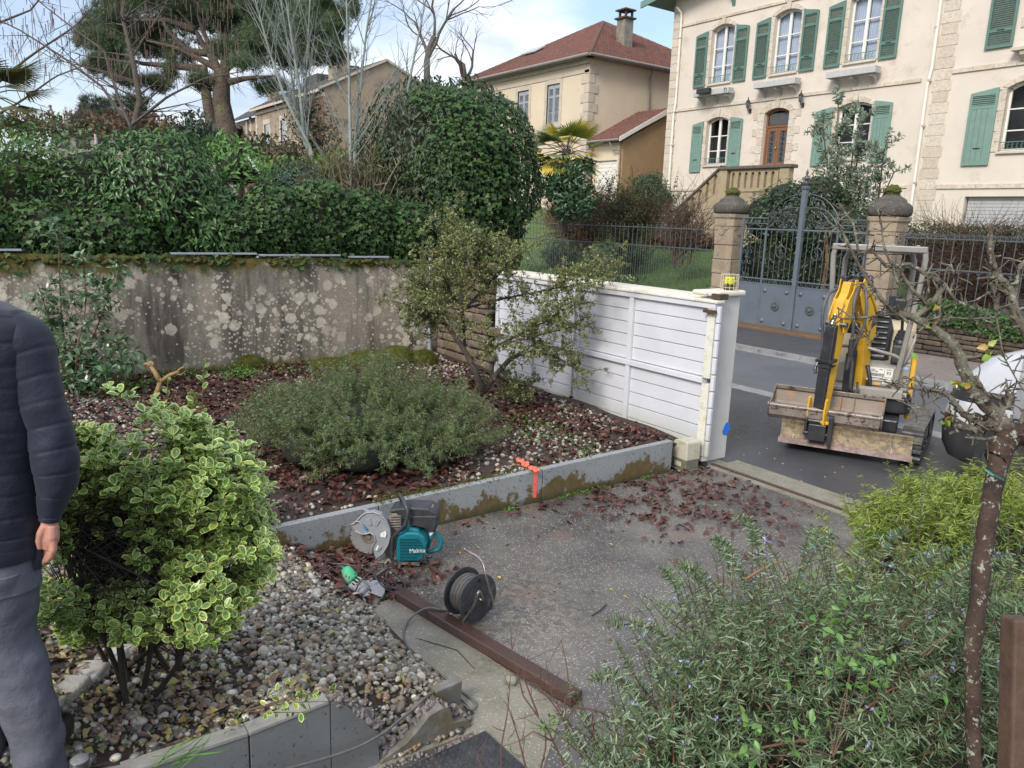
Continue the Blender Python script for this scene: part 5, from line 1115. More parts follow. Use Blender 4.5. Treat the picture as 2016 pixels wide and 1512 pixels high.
def curve(B,D,Ln,droop=0.,wob=.0,k=7):
 """n curved shoots from B along D with length Ln"""
 n = len(B); t = np.linspace(0,1,k)[None,:,None]; Ln = np.asarray(Ln)[:,None,None]; W1 = rdir(n)[:,None,:]; W2 = rdir(n)[:,None,:]
 return B[:,None,:]+D[:,None,:]*t*Ln+np.array([0,0,-1.])*droop*(t**2)*Ln+wob*Ln*(W1*np.sin(t*3.1)+W2*np.sin(t*6.2)*.5)*t
def needles_on(Q,per,ln,out=.8,t0=.12,jit=.25):
 """needles placed along polylines; returns P, D, N, size"""
 n,k,_ = Q.shape; tt = rng.uniform(t0,1,(n,per)); x = tt*(k-1); i = np.minimum(x.astype(int),k-2); f = (x-i)[...,None]; I = np.arange(n)[:,None]
 P = Q[I,i]*(1-f)+Q[I,i+1]*f; A = norm(Q[I,i+1]-Q[I,i]); r = rdir(n*per).reshape(n,per,3); r = norm(r-A*np.sum(r*A,-1,keepdims=True)); D = norm(A*(1-out)+r*out+rng.normal(0,jit*.5,r.shape))
 s = ln*rng.uniform(.7,1.15,(n,per))*(1-.45*np.clip((tt-.85)/.15,0,1)); N_ = norm(np.cross(D,rdir(n*per).reshape(n,per,3)))
 return P.reshape(-1,3),D.reshape(-1,3),N_.reshape(-1,3),s.ravel()
def tpl_blade(w=.09):
 return np.array([(-w/2,.05,0),(w/2,.05,0),(w*.42,.65,.02),(0,1,-.02),(-w*.42,.65,.02)],float),np.array([(0,1,2),(0,2,4),(4,2,3)]),None
def tpl_tuft(k=6,w=.035,sp=.6):
 V = []; F = []
 for i in range(k):
  a = i/k*6.283; dx,dz = math.cos(a)*sp,math.sin(a)*sp; b = len(V); q = math.cos(a+1.57)*w,math.sin(a+1.57)*w
  V += [(-q[0],0,-q[1]),(q[0],0,q[1]),(dx,.8,dz)]; F.append((b,b+1,b+2))
 return np.array(V,float),np.array(F),None
m_bark = simple('m_bark',(.075,.06,.045,1),(.045,.036,.028,1),9,.9,.8,60,bd=.02)
m_twig = simple('m_twig',(.10,.08,.06,1),(.06,.048,.038,1),12,.85,.2)
m_pinebark = simple('m_pinebark',(.12,.085,.068,1),(.07,.055,.045,1),1.6,.95,1.,9,bd=.12,spots=(.12,.12,.05,1),ssc=2.5,sth=.56)
m_palebark = simple("m_palebark",(.24,.27,.24,1),(.16,.19,.17,1),5,.8,.2,spots=(.07,.08,.07,1),ssc=14,sth=.62)
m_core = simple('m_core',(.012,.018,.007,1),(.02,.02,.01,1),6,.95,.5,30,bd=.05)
G = lambda *a: [tuple(c)+(1,) for c in a]
m_laurel = leafmat('m_laurel',G((0.030,0.073,0.019),(0.048,0.115,0.027),(0.068,0.161,0.034),(0.038,0.094,0.030),(0.115,0.229,0.048),(0.054,0.135,0.040)),.32)
m_laureltop = leafmat('m_laureltop',G((0.053,0.128,0.023),(0.090,0.191,0.031),(0.128,0.245,0.048),(0.064,0.149,0.031),(0.170,0.276,0.053),(0.043,0.095,0.021)),.35)
m_ivy = leafmat('m_ivy',G((.022,.055,.014),(.034,.08,.018),(.05,.105,.024),(.028,.066,.018),(.085,.16,.04),(.04,.085,.024)),.42,spec=.3)
m_dome = leafmat('m_dome',G((.018,.034,.010),(.028,.052,.014),(.042,.075,.022),(.055,.085,.04),(.022,.045,.014),(.075,.11,.06)),.4,spec=.35)
m_bright = leafmat('m_bright',G((0.084,0.204,0.036),(0.120,0.264,0.060),(0.168,0.312,0.084),(0.072,0.168,0.036)),.45)
m_privet = leafmat('m_privet',G((0.025,0.062,0.025),(0.040,0.092,0.040),(0.055,0.120,0.055)),.35)
LAU = tpl_leaf(.36,.10,.22); IVY = tpl_ivy(); SML = tpl_leaf(.5,.1,.15)
def shell(c,r,n,depth=.22,seed=0.,amp=.14,zmin=None,front=.72):
 """leaf points through the outer layer of a lumpy ellipsoid"""
 c = np.array(c,float); r = np.array(r,float); D = rdir(int(n*1.6)); v = norm(np.array(CAMP)-c); keep = (D@v > -.25) | (rng.random(len(D)) > front); D = D[keep][:n]
 k = 1-depth*rng.random(len(D))**1.4; k *= 1+lump(D*r,2.4,amp,seed)+lump(D*r,6.,amp*.5,seed+2); P = c+D*r*k[:,None]
 if zmin is not None: m = P[:,2] > zmin; P,D = P[m],D[m]
 Nn = norm(D/r); return P,Nn
def orient(Nn,droop=.5,spread=.6):
 n = len(Nn); t = rdir(n); t = t-Nn*np.sum(t*Nn,1,keepdims=True); D = norm(t*spread+Nn*.35+np.array([0,0,-droop])); Z = norm(Nn+rdir(n)*.45+np.array([0,0,.35])); return D,Z
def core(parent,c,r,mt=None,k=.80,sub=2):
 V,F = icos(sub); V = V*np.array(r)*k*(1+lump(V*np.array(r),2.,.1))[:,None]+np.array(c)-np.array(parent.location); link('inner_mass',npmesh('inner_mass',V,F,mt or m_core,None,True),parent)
def bush(name,label,cat,blobs,n,size,mt,tpl,single=0,droop=.5,zmin=None,parent=None,depth=.25,part='foliage',spread=.6,corek=.78,amp=.14,rnd=None,group=None,coremat=None):
 c0 = blobs[0][0]
 if parent is None: parent = thing(name,label,cat,(c0[0],c0[1],0),0,group)
 vol = [b[1][0]*b[1][2]+b[1][1]*b[1][2]+b[1][0]*b[1][1] for b in blobs]; P = []; Nn = []
 for i,((c,r),v) in enumerate(zip(blobs,vol)):
  p,q = shell(c,r,int(n*v/sum(vol)),depth,c[0]+c[1],amp,zmin); P.append(p); Nn.append(q)
  if corek: core(parent,c,r,coremat,corek)
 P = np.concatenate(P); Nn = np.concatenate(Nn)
 if len(blobs) > 1 and corek:       # drop leaves buried in another blob
  keep = np.ones(len(P),bool)
  for c,r in blobs: keep &= (np.sum(((P-np.array(c))/np.array(r))**2,1) > (corek-.02)**2)
  P,Nn = P[keep],Nn[keep]
 D,Z = orient(Nn,droop,spread); s = size*rng.uniform(.5,1.25,len(P)); foliage(part,mt,parent,tpl,P,D,Z,s,rnd,single); return parent
def R3(px,py,d): p = at(px,py,d); return (p.x,p.y,p.z)
# ---- left hedge of laurel (on top of the wall line)
hx = -12.0
bl = [((hx-.15,y,z),(.85,1.15,1.05)) for y,z in ((-5.5,2.5),(-3.9,2.52),(-2.6,2.5),(-1.4,2.5),(-.35,2.5),(.6,2.55),(1.45,2.6))]
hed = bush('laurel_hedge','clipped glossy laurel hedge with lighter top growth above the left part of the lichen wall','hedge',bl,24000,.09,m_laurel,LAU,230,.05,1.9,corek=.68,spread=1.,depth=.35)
bl2 = [((hx+.02,y,3.02),(.7,1.1,.5)) for y in (-4,-2.4,-1.,.1)]
bush(None,None,None,bl2,6500,.09,m_laureltop,LAU,60,-.5,2.75,hed,.3,'top_growth',corek=0)
# round drooping laurel at its right end
bush('cherry_laurel','rounded dark laurel bush with drooping leaves at the right end of the hedge','bush',[((-11.9,2.35,2.75),(.85,.95,.98)),((-11.8,2.9,2.35),(.7,.7,.7))],7500,.105,m_laurel,LAU,200,.45,1.9)
# ivy on the wall top
ivy = bush('ivy','dark ivy hanging over the mesh fence along the top of the lichen wall','ivy',[((-11.35,y,z),(.36,.6,h)) for y,z,h in ((-4,2.2,.4),(-3,2.25,.4),(-2,2.25,.4),(-1.,2.25,.42),(0,2.25,.42),(.8,2.22,.4),(1.6,2.25,.36),(3.2,2.35,.42),(3.8,2.45,.52),(4.5,2.5,.62),(5.2,2.45,.58),(5.9,2.4,.5))],15000,.076,m_ivy,IVY,280,.6,1.93)
k = 260; P = np.stack([-11.0+rng.uniform(-.02,.06,k),rng.uniform(-1,6,k),rng.uniform(1.78,2.02,k)],1); P = P[np.sin(P[:,1]*3.3)+np.sin(P[:,1]*7) > .2]
foliage('ivy_fringe',m_ivy,ivy,IVY,P,*orient(np.tile([1.,0,.2],(len(P),1)),.9),.075,None)
# lighter tall shrub and dark privet mound behind the ivy
bush('shrub','bright green broad-leaved shrub poking up between the laurel and the ivy','shrub',[(R3(455,335,12.6),(.50,.5,.50)),(R3(430,300,12.8),(.22,.22,.28)),(R3(490,345,12.8),(.3,.3,.28))],700,.13,m_bright,LAU,120,-.3,None,None,.7,corek=.5)
bush('privet','clipped dark small-leaved privet mound behind the ivy hump','bush',[(R3(590,378,14),(.82,.82,.56))],4200,.07,m_privet,SML,0,.3)
# ---- big dome: laurel left half, ivy right half
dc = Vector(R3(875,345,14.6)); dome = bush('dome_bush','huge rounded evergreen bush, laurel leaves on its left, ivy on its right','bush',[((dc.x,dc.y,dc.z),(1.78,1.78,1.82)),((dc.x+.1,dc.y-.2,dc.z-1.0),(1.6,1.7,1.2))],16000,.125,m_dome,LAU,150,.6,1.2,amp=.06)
P,Nn = shell(tuple(dc),(1.84,1.84,1.84),13000,.08,2.,.05,None); lat_ = (P-np.array(dc)) @ np.array(RGT); m = (lat_ > -.25+.25*np.sin(P[:,2]*5)) & (P[:,2] < dc.z+1.45); P,Nn = P[m],Nn[m]
foliage('ivy',m_ivy,dome,IVY,P,*orient(Nn,.6),.082*rng.uniform(.6,1.25,len(P)),None,130)
P,Nn = shell((dc.x+.5,dc.y-.3,dc.z-1.4),(1.35,1.5,1.0),5500,.1,2.,.05,None); foliage('ivy',m_ivy,dome,IVY,P,*orient(Nn,.6),.08,None)
# dry canes between privet and dome
m_cane = leafmat('m_cane',G((.16,.12,.07),(.25,.20,.13),(.09,.10,.04),(.07,.11,.03),(.12,.09,.05)),.7)
cn = thing('cane_clump','clump of dry buff canes and grassy blades beside the dome bush','canes',R3(700,400,13.6)); k = 300; c0 = np.array(R3(690,395,13.6))
B = c0+np.stack([rng.normal(0,.45,k),rng.normal(0,.45,k),rng.uniform(-.5,.1,k)],1); D = rdir(k,2.6,.8); Q = curve(B,D,rng.uniform(.5,1.35,k),.15,.05,5); polytubes('canes',Q,.011,.004,simple('m_cane2',(.25,.19,.12,1),(.10,.10,.05,1),9,.7,0),cn,sides=3)
P,D,Nn,s = needles_on(Q,9,.2,.5,.3); foliage('blades',m_cane,cn,tpl_blade(.09),P,D,Nn,s)
bush('evergreen_shrub','brownish green shrub in front of the gabled house','shrub',[(R3(615,270,16),(.55,.55,.70)),(R3(600,220,16.2),(.35,.35,.45)),(R3(560,310,16),(.45,.5,.3)),(R3(650,330,15.5),(.6,.5,.35))],2600,.13,leafmat('m_olv',G((.06,.07,.03),(.10,.10,.045),(.14,.12,.06),(.16,.10,.05),(.07,.09,.04)),.5),LAU,0,.2,None,None,.9,corek=0)
bush('grassy_shrub','light yellowish green feathery shrub left of the dome bush','shrub',[(R3(560,345,15),(.7,.7,.3)),(R3(660,335,14.6),(.5,.5,.38))],1500,.12,m_laureltop,LAU,0,-.4,corek=0,depth=.8)
# ---- generic branching
def grow(out,p,d,L_,r,lvl,spread,up,nseg=5,ratio=.68,kids=3,wob=.12,rnd=random):
 pts = [p.copy()]; dd = d.copy()
 for i in range(nseg):
  dd = (dd+Vector((rnd.gauss(0,wob),rnd.gauss(0,wob),rnd.gauss(0,wob)+up))).normalized(); pts.append(pts[-1]+dd*L_/nseg)
 out.append((pts,r,r*(.62 if lvl else .3),lvl))
 if lvl <= 0: return
 for k in range(kids+(1 if rnd.random() < .5 else 0)):
  t = rnd.uniform(.35,1.) if k else 1.; i = min(int(t*nseg),nseg-1); q = pts[i].lerp(pts[i+1],t*nseg-i if t < 1 else 1.)
  base = (pts[i+1]-pts[i]).normalized(); a = Vector((rnd.gauss(0,1),rnd.gauss(0,1),rnd.gauss(0,1))); a = (a-base*a.dot(base)).normalized(); s = spread*rnd.uniform(.5,1.2)
  grow(out,q,(base*math.cos(s)+a*math.sin(s)).normalized(),L_*ratio*rnd.uniform(.75,1.15),r*.55*(1-.3*t),lvl-1,spread,up,nseg,ratio,kids,wob,rnd)
def tree_parts(parent,out,m1,thick_lvl,m2=None,names=('trunk','branch','twigs')):
 """main limbs as their own parts, the fine twigs joined"""
 loc = Vector(parent.location); top = max(o[3] for o in out); tw = []
 for pts,r0,r1,lvl in out:
  if lvl >= thick_lvl: 
   n_ = len(pts); MB().tube([p-loc for p in pts],[r0+(r1-r0)*i/(n_-1) for i in range(n_)],8 if lvl == top else 6).build(names[0] if lvl == top else names[1],m1,parent,smooth=True)
  else: tw.append((pts,r0,r1))
 if tw:
  K = len(tw[0][0]); Q = np.array([[tuple(p) for p in t[0]] for t in tw]); polytubes(names[2],Q,np.array([t[1] for t in tw]),np.array([t[2] for t in tw]),m2 or m1,parent,sides=3)
 return tw
def baretree(name,label,base,d,L_,r,lvl,spread,up,mt,seed,kids=3,ratio=.68,thick=2,wob=.12,cat='tree',mt2=None,group=None):
 rr_ = random.Random(seed); t = thing(name,label,cat,base,0,group); out = []; grow(out,Vector(base),Vector(d).normalized(),L_,r,lvl,spread,up,6,ratio,kids,wob,rr_); tree_parts(t,out,mt,thick,mt2); return t
def stem_tree(name,label,pts,r,mt,seed,side=40,sl=1.2,cat='tree',ang=.6,start=.25,hang=0.,parent=None,group=None):
 """one stem through given points with thin ascending side shoots"""
 P = [Vector(p) for p in pts]; parent = parent or thing(name,label,cat,tuple(P[0]),0,group); k = 16; full = []
 for i in range(k+1):
  t = i/k*(len(P)-1); a = min(int(t),len(P)-2); full.append(P[a].lerp(P[a+1],t-a))
 MB().tube([p-Vector(parent.location) for p in full],[r*(1-.72*i/k) for i in range(k+1)],8).build('trunk',mt,parent,smooth=True)
 A = np.array([tuple(p) for p in full]); rs = np.random.default_rng(seed); tt = rs.uniform(start,1,side)*k; i = np.minimum(tt.astype(int),k-1); B = A[i]+(A[i+1]-A[i])*(tt-i)[:,None]; ax = norm(A[i+1]-A[i])
 rd = norm(rs.normal(size=(side,3))); rd = norm(rd-ax*np.sum(rd*ax,1,keepdims=True)); D = norm(ax*math.cos(ang)+rd*math.sin(ang)+np.array([0,0,.25-hang])); Ln = sl*rs.uniform(.35,1.1,side)*(1.15-.6*tt/k)
 Q = curve(B,D,Ln,-.25+hang,.06,8); polytubes('side_shoots',Q,r*.28,r*.06,mt,parent,sides=3)
 B2 = Q[np.repeat(np.arange(side),3),rs.integers(2,6,side*3)]; D2 = norm(np.repeat(D,3,0)+norm(rs.normal(size=(side*3,3)))*.7+np.array([0,0,-hang])); Q2 = curve(B2,D2,np.repeat(Ln,3)*.4,-.2+hang,.08,8); polytubes('twigs',Q2,r*.12,r*.04,mt,parent,sides=3)
 return parent
# pale slender stems
pb = [((640,395),(610,290),(560,190),(530,100),(497,-20)),((655,400),(600,280),(590,180),(575,80),(560,-20)),((735,420),(625,290),(580,210),(570,110),(550,-20)),((592,420),(594,300),(600,200),(604,120),(612,-30))]
for i,q in enumerate(pb):
 stem_tree('young_tree',['slender pale stem leaning left, leftmost of the bare clump before the gabled house','pale upright bare stem, second from the left in the clump','pale bare stem curving from the right foot of the clump','straight pale bare stem rising behind the leaning ones'][i],[R3(a,b_,15+i*.3) for a,b_ in q],.045,m_palebark,i,17,1.9,ang=.55,group='pale bare stems before the gabled house')
for i,(q,lb_) in enumerate([(((692,420),(690,300),(688,180),(684,60),(680,-60)),'thin pale straight bare tree with bud rings in front of the gable wall'),(((696,400),(700,280),(708,180),(722,60),(740,-60)),'thin pale bare tree forking right from the straight one by the gable wall'),(((775,430),(785,290),(800,190),(822,80),(850,-60)),'pale bare tree leaning right across the left of the dome bush')]):
 stem_tree('young_tree',lb_,[R3(a,b_,13.2+i*.2) for a,b_ in q],.04,m_palebark,20+i,20,1.5,ang=.8,start=.2)
p0 = onY(22,855,170); baretree('bare_tree','large bare winter tree with fine twigs between the two beige houses',R3(845,230,40),(.05,0,1),4.2,.22,5,.62,.05,m_twig,11,3,.72,3)
baretree('bare_tree','smaller bare tree with fine twigs left of the cream house roof',R3(905,230,46),(.1,0,1),3.0,.22,5,.7,.03,m_twig,18,3,.7,3)
# left bare tree with hanging catkins, in front of the pine
lt = stem_tree('catkin_tree','leaning bare tree with drooping catkin twigs at the top left',[R3(262,262,17),R3(275,200,17),R3(262,120,17),R3(240,30,17),R3(250,-60,17)],.085,m_twig,31,30,2.2,ang=1.15,start=.1,hang=.25)
for i,q in enumerate([((262,262),(232,190),(205,100),(150,60),(60,-10)),((250,240),(200,170),(120,110),(40,60),(-40,20)),((255,250),(330,190),(400,155),(480,140)),((-40,190),(60,110),(150,50),(220,-30)),((-30,240),(40,200),(110,150),(190,120)),((-40,60),(60,20),(110,-40)),((240,150),(280,80),(320,20),(350,-40))]):
 stem_tree(None,None,[R3(a,b_,15+i*.6) for a,b_ in q],.034,m_twig,40+i,15,1.3,ang=1.1,hang=.3,parent=lt)
rs_ = np.random.default_rng(4); k = 420; B = np.array([R3(a,b_,d) for a,b_,d in zip(rs_.uniform(-20,470,k),rs_.uniform(-60,150,k)**1.,rs_.uniform(13,17,k))]); polytubes('catkins',curve(B,np.tile([0,0,-1.],(k,1)),rs_.uniform(.08,.32,k),.1,.06,5),.009,.006,simple('m_catkin',(.13,.09,.07,1),(.09,.06,.06,1),5,.9,0),lt,sides=3)
# ---- stone pine
pn = thing('pine_tree','big umbrella pine with twin reddish trunks and dense dark crown','tree',R3(452,300,30)); loc = Vector(pn.location)
def limb(nm,pix,r0,r1,mt=m_pinebark,d=30):
 P = [Vector(R3(p[0],p[1],d+(p[2] if len(p) > 2 else 0)))-loc for p in pix]; k = 12; full = []
 for i in range(k+1): t = i/k*(len(P)-1); a = min(int(t),len(P)-2); full.append(P[a].lerp(P[a+1],t-a))
 MB().tube(full,[r0+(r1-r0)*i/k for i in range(k+1)],9).build(nm,mt,pn,smooth=True)
limb('trunk',[(452,320),(448,260),(436,200),(437,140)],.44,.30); limb('trunk',[(440,290),(415,240),(405,180),(400,130)],.26,.16)
for q in [((437,145),(410,105),(385,60),(350,20)),((437,145),(470,110),(500,60),(520,0)),((437,145),(450,80),(440,20),(430,-40)),((437,140),(400,120),(350,95),(290,80)),((437,140),(500,95),(580,70,-2),(640,60,-3)),((400,135),(340,130),(280,125,1),(230,110,2)),((437,165),(480,155),(540,150)),((385,60),(330,40),(260,40)),((500,60),(560,30),(610,10)),((437,160),(420,110),(400,60),(380,0)),((470,110),(520,90),(560,100),(600,90)),((410,105),(370,100),(330,60),(310,20))]:
 limb('branch',q,.16,.04)
m_pine = leafmat('m_pine',G((0.043,0.084,0.043),(0.071,0.124,0.057),(0.106,0.166,0.071),(0.154,0.203,0.084),(0.060,0.106,0.057)),.6,trans=.1)
TU = tpl_tuft(7,.022,.55); P = []
for (px,py,w,h,n_,dz) in [(200,105,52,48,1500,0),(235,45,55,42,1300,1),(290,10,70,45,1500,2),(250,150,35,22,400,0),(300,80,60,45,900,3),(380,20,75,55,1700,1),(470,20,80,50,1800,0),(560,20,85,55,2100,-1),(620,60,60,48,1700,-2),(560,95,75,30,1300,-1),(640,105,45,20,500,-2),(490,100,55,24,500,1),(445,100,30,18,260,-2),(400,165,36,12,260,0),(310,165,26,14,220,1),(350,110,40,18,350,2),(420,-60,260,60,3000,0),(540,175,50,12,260,1),(478,135,26,18,320,-3),(335,140,14,30,150,0),(660,20,34,40,600,-2),(690,10,18,35,200,-3),(180,75,30,30,300,0)]:
 n_ = int(n_*2.3); c = np.array(R3(px,py,30+dz)); u = rdir(n_)*rng.random((n_,1))**.42; u *= (1+.35*np.sin(u*9+px))  # lumpy
 s = 30/1500.; P.append(c+u[:,:1]*np.array(RGT)*w*s+u[:,1:2]*np.array(UPV)*h*s+u[:,2:]*np.array(FWD)*w*s*1.1)
P = np.concatenate(P); keep = np.sin(P[:,0]*2.1+P[:,2]*1.3)+np.sin(P[:,1]*2.3-P[:,2]*2.9)+np.sin(P[:,2]*4.1+P[:,0]*1.7) > -1.5; P = P[keep]
foliage('crown',m_pine,pn,TU,P,rdir(len(P),1.2),rdir(len(P)),.34*rng.uniform(.7,1.2,len(P)))
# ---- distant trees on the left
m_farg = leafmat('m_farg',G((.05,.08,.05),(.07,.10,.055),(.035,.06,.045)),.7,trans=.1); TUF = tpl_tuft(6,.06,.6)
def farbush(name,label,blobs,n_,size,mt,cat='tree',tp=TUF,trunk=True):
 c0 = blobs[0][0]; t = thing(name,label,cat,c0)
 for c,r in blobs:
  k = n_//len(blobs); u = rdir(k)*rng.random((k,1))**.45; u *= 1+.2*np.sin(u*8+c[0]); P = np.array(c)+u*np.array(r); foliage('crown',mt,t,tp,P,rdir(k,.8),rdir(k),size*rng.uniform(.7,1.2,k))
 if trunk: MB().tube([(0,0,-blobs[0][1][2]*2.2),(0,0,blobs[0][1][2]*.3)],[.3,.12],6).build('trunk',m_bark,t)
 return t
farbush('conifer','round-topped blue green conifer far behind on the left skyline',[(R3(190,215,60),(1.5,1.5,1.1)),(R3(195,235,60),(2.1,2.,.9))],900,.5,m_farg)
farbush('conifer','second distant conifer between the catkin tree trunks',[(R3(262,210,55),(1.5,1.5,1.2)),(R3(235,235,55),(1.1,1.1,.7))],800,.5,m_farg)
farbush('brown_tree','brownish distant tree left of the blue green conifer',[(R3(165,235,52),(1.2,1.2,.8)),(R3(150,245,52),(1,1,.5))],500,.4,leafmat('m_farb',G((.14,.10,.07),(.10,.08,.06),(.17,.13,.08)),.8))
farbush('dark_shrub','dense dark shrub at the foot of the pine trunk',[(R3(385,268,27),(.85,.8,.75)),(R3(400,290,27),(1.,.8,.6))],1800,.2,m_farg,'shrub',SML,False)
farbush('brown_thicket','low brown winter thicket on the left horizon above the hedge',[(R3(x,250,40),(2,1.5,.7)) for x in (40,90,215,255,300)],1500,.35,leafmat('m_thk',G((.18,.11,.06),(.13,.09,.06),(.10,.09,.05)),.8),'thicket',SML,False)
farbush('dark_shrub','mixed olive undergrowth between the pine trunk and the privet',[(R3(x,y,22),(1,.9,.5)) for x,y in ((470,305),(520,300),(545,325))],1800,.16,leafmat('m_undg',G((.07,.08,.035),(.045,.06,.025),(.10,.09,.05)),.7),'shrub',SML,False)
# left palm, red roof glimpse, street lamp
m_frond = leafmat('m_frond',G((.08,.11,.03),(.14,.15,.05),(.22,.17,.06),(.05,.08,.025),(.28,.22,.09)),.45)
def palm(name,label,c,crown_r,n_f,mt,seed,blade=.75,trunk_h=2.5,cat='palm',per=26,yellow=None):
 t = thing(name,label,cat,(c[0],c[1],c[2])); rs = np.random.default_rng(seed); MB().tube([(0,0,-trunk_h),(0,0,.1)],[.17,.14],8).build('trunk',m_bark,t)
 for i in range(n_f):
  az = i*2.4+rs.uniform(-.2,.2); el = rs.uniform(-.6,1.1); d = np.array([math.cos(az)*math.cos(el),math.sin(az)*math.cos(el),math.sin(el)]); L_ = crown_r*rs.uniform(.75,1.05)
  tip = d*L_*.62; MB().tube([(0,0,0),tuple(tip*.6+np.array([0,0,.06])),tuple(tip)],.012,4).build('stalk',m_twig,t)
  sd = norm(np.cross(d,np.array([0,0,1.])+.001)); upn = np.cross(sd,d); a = np.linspace(-1.45,1.45,per); D = np.cos(a)[:,None]*d+np.sin(a)[:,None]*sd+np.array([0,0,-.22])*np.abs(a)[:,None]**.5; P = np.tile(np.array(c)+tip,(per,1))
  r_ = np.full(per,.0)+rs.uniform(0,1) if yellow is None or i % 9 >= yellow else np.full(per,.98)
  foliage('frond',mt,t,tpl_blade(.075),P,norm(D),np.tile(upn,(per,1)),L_*.55*rs.uniform(.85,1.05,per),np.clip(r_+rs.normal(0,.05,per),0,1))
 return t
palm('palm','palm with yellowing fan fronds at the left edge of the photo',R3(-35,190,15),1.3,22,m_frond,3)
m_frond2 = leafmat('m_frond2',G((.03,.06,.025),(.05,.10,.03),(.09,.15,.03),(.16,.22,.04),(.45,.40,.05),(.55,.42,.05)),.4)
pl_ = palm('fan_palm','fan palm with bright yellow fronds before the cream house',R3(1115,300,24),1.35,34,m_frond2,5,yellow=3)
bush('bamboo_shrub','dark feathery shrub growing among the fan palm fronds','shrub',[(R3(1120,350,23.5),(.85,.7,.62)),(R3(1090,365,23.5),(.6,.6,.4)),(R3(1125,400,23.3),(.9,.7,.6))],2400,.2,m_privet,LAU,0,-.1,corek=0,depth=.8)
sl_ = thing('street_lamp','distant grey street lamp with a flat head on the left skyline','street lamp',R3(107,262,60)); MB().tube([(0,0,-6),(0,0,1.5),(-.2,0,1.75),(-1.,0,2.0)],.06,6).build('pole',m_gut,sl_); MB().tube([(-.9,0,2.0),(-1.3,0,2.12),(-1.7,0,2.1)],[.05,.13,.06],8).build('lamp_head',m_dark,sl_)
po = thing('utility_pole','short pale pole with a cap on the horizon above the hedge','pole',R3(188,262,50)); MB().tube([(0,0,-5),(0,0,.9)],.09,8).build('pole',m_alu,po); MB().box(-.12,.12,-.12,.12,.9,1.05).build('cap',m_alu,po)
rf = thing('tiled_canopy','small red tiled lean-to roof with grey gutter behind the ivy','roof',R3(505,350,13.6)); p1,p2,p3,p4 = [Vector(R3(*a))-Vector(rf.location) for a in ((470,330,14),(490,312,14.2),(516,352,13.6),(490,372,13.4))]
MB().add([p1,p2,p3,p4,p1-Vector((0,0,.1)),p2-Vector((0,0,.1)),p3-Vector((0,0,.1)),p4-Vector((0,0,.1))],[(0,1,2,3),(4,7,6,5),(0,4,5,1),(1,5,6,2),(2,6,7,3),(3,7,4,0)]).build('roof',m_tile,rf); MB().tube([p2,p3],.035,8).build('gutter',m_alu,rf)
# ---- plants in the villa garden
m_brn = leafmat('m_brn',G((.11,.045,.025),(.16,.07,.035),(.08,.05,.03),(.20,.10,.05),(.09,.08,.03)),.7)
m_twb = simple('m_twb',(.095,.055,.04,1),(.06,.04,.03,1),9,.85,.1)
def twiggy(name,label,c,r,n_,mt_t,leafm=None,nl=0,size=.05,trunk=6,seed=0,up=.9,cat='shrub',tp=SML,rad=.007,k0=.25,group=None):
 t = thing(name,label,cat,(c[0],c[1],c[2]-r[2]),0,group); base = np.array([c[0],c[1],c[2]-r[2]]); r = np.array(r)
 B = base+rdir(trunk)*np.array([r[0]*.25,r[1]*.25,.0]); tip = np.array(c)+rdir(trunk,up)*r*.6; Qm = np.stack([B+(tip-B)*s+np.array([0,0,1])*.0 for s in np.linspace(0,1,6)],1)+rng.normal(0,.03,(trunk,6,3))*r.mean()
 polytubes('stems',Qm,rad*3.4,rad*1.8,mt_t,t,sides=5)
 i = rng.integers(0,trunk,n_); j = rng.integers(1,6,n_); st = Qm[i,j]; tgt = np.array(c)+rdir(n_,.3)*r*rng.uniform(.6,1.05,(n_,1)); D = norm(tgt-st); Ln = np.linalg.norm(tgt-st,axis=1); Q = curve(st,D,Ln,-.08,.09,6); polytubes('twigs',Q,rad,rad*.35,mt_t,t,sides=3)
 m = n_*2; i = rng.integers(0,n_,m); j = rng.integers(2,6,m); D2 = norm(D[i]+rdir(m,.4)*.9); Q2 = curve(Q[i,j],D2,Ln[i]*rng.uniform(.15,.4,m),-.05,.08,6); polytubes('fine_twigs',Q2,rad*.55,rad*.25,mt_t,t,sides=3)
 if leafm: P,D,Nn,s = needles_on(Q2,max(nl//m,1),size,.8,.2); foliage('leaves',leafm,t,tp,P,D,Nn,s)
 return t
twiggy('spirea','reddish brown twiggy shrub behind the left iron railing',onY(19.3,1150,430),(2.6,1.1,1.25),900,m_twb,m_brn,11000,.07,12,rad=.009)
twiggy('shrub','olive green twiggy shrub right of the reddish one behind the railing',onY(19.0,1245,430),(2.2,1.,1.15),620,m_twb,leafmat('m_olv2',G((.05,.075,.02),(.08,.10,.03),(.035,.05,.015)),.6),8500,.08,10,rad=.008)
twiggy('bare_shrub','bare many-stemmed shrub on the lawn just left of the stone pillar',onY(18.3,1345,450),(1.4,.8,1.15),260,m_twb,None,0,.05,8,rad=.011)
twiggy('bare_shrub','green stemmed low bush behind the railing near the dome bush',onY(18.6,1100,505),(.9,.8,.7),220,m_bark,m_privet,3000,.07,7)
twiggy('shrub','mid green leafy shrub on the lawn behind the middle of the left railing',onY(18.6,1240,500),(.95,.8,.7),200,m_bark,m_ivy,2200,.08,7)
bush('dark_bush','small dark evergreen bush against the villa left corner','bush',[(onY(24.3,1278,372),(.75,.7,.75)),(onY(24.3,1300,395),(.6,.6,.6))],2200,.1,m_privet,SML,0,.2)
bush('dead_leaf_heap','low heap of orange brown dead leaves at the villa wall foot','leaves',[(onY(23.5,1330,470),(2.4,.7,.38))],1500,.13,m_brn,SML,0,.2)
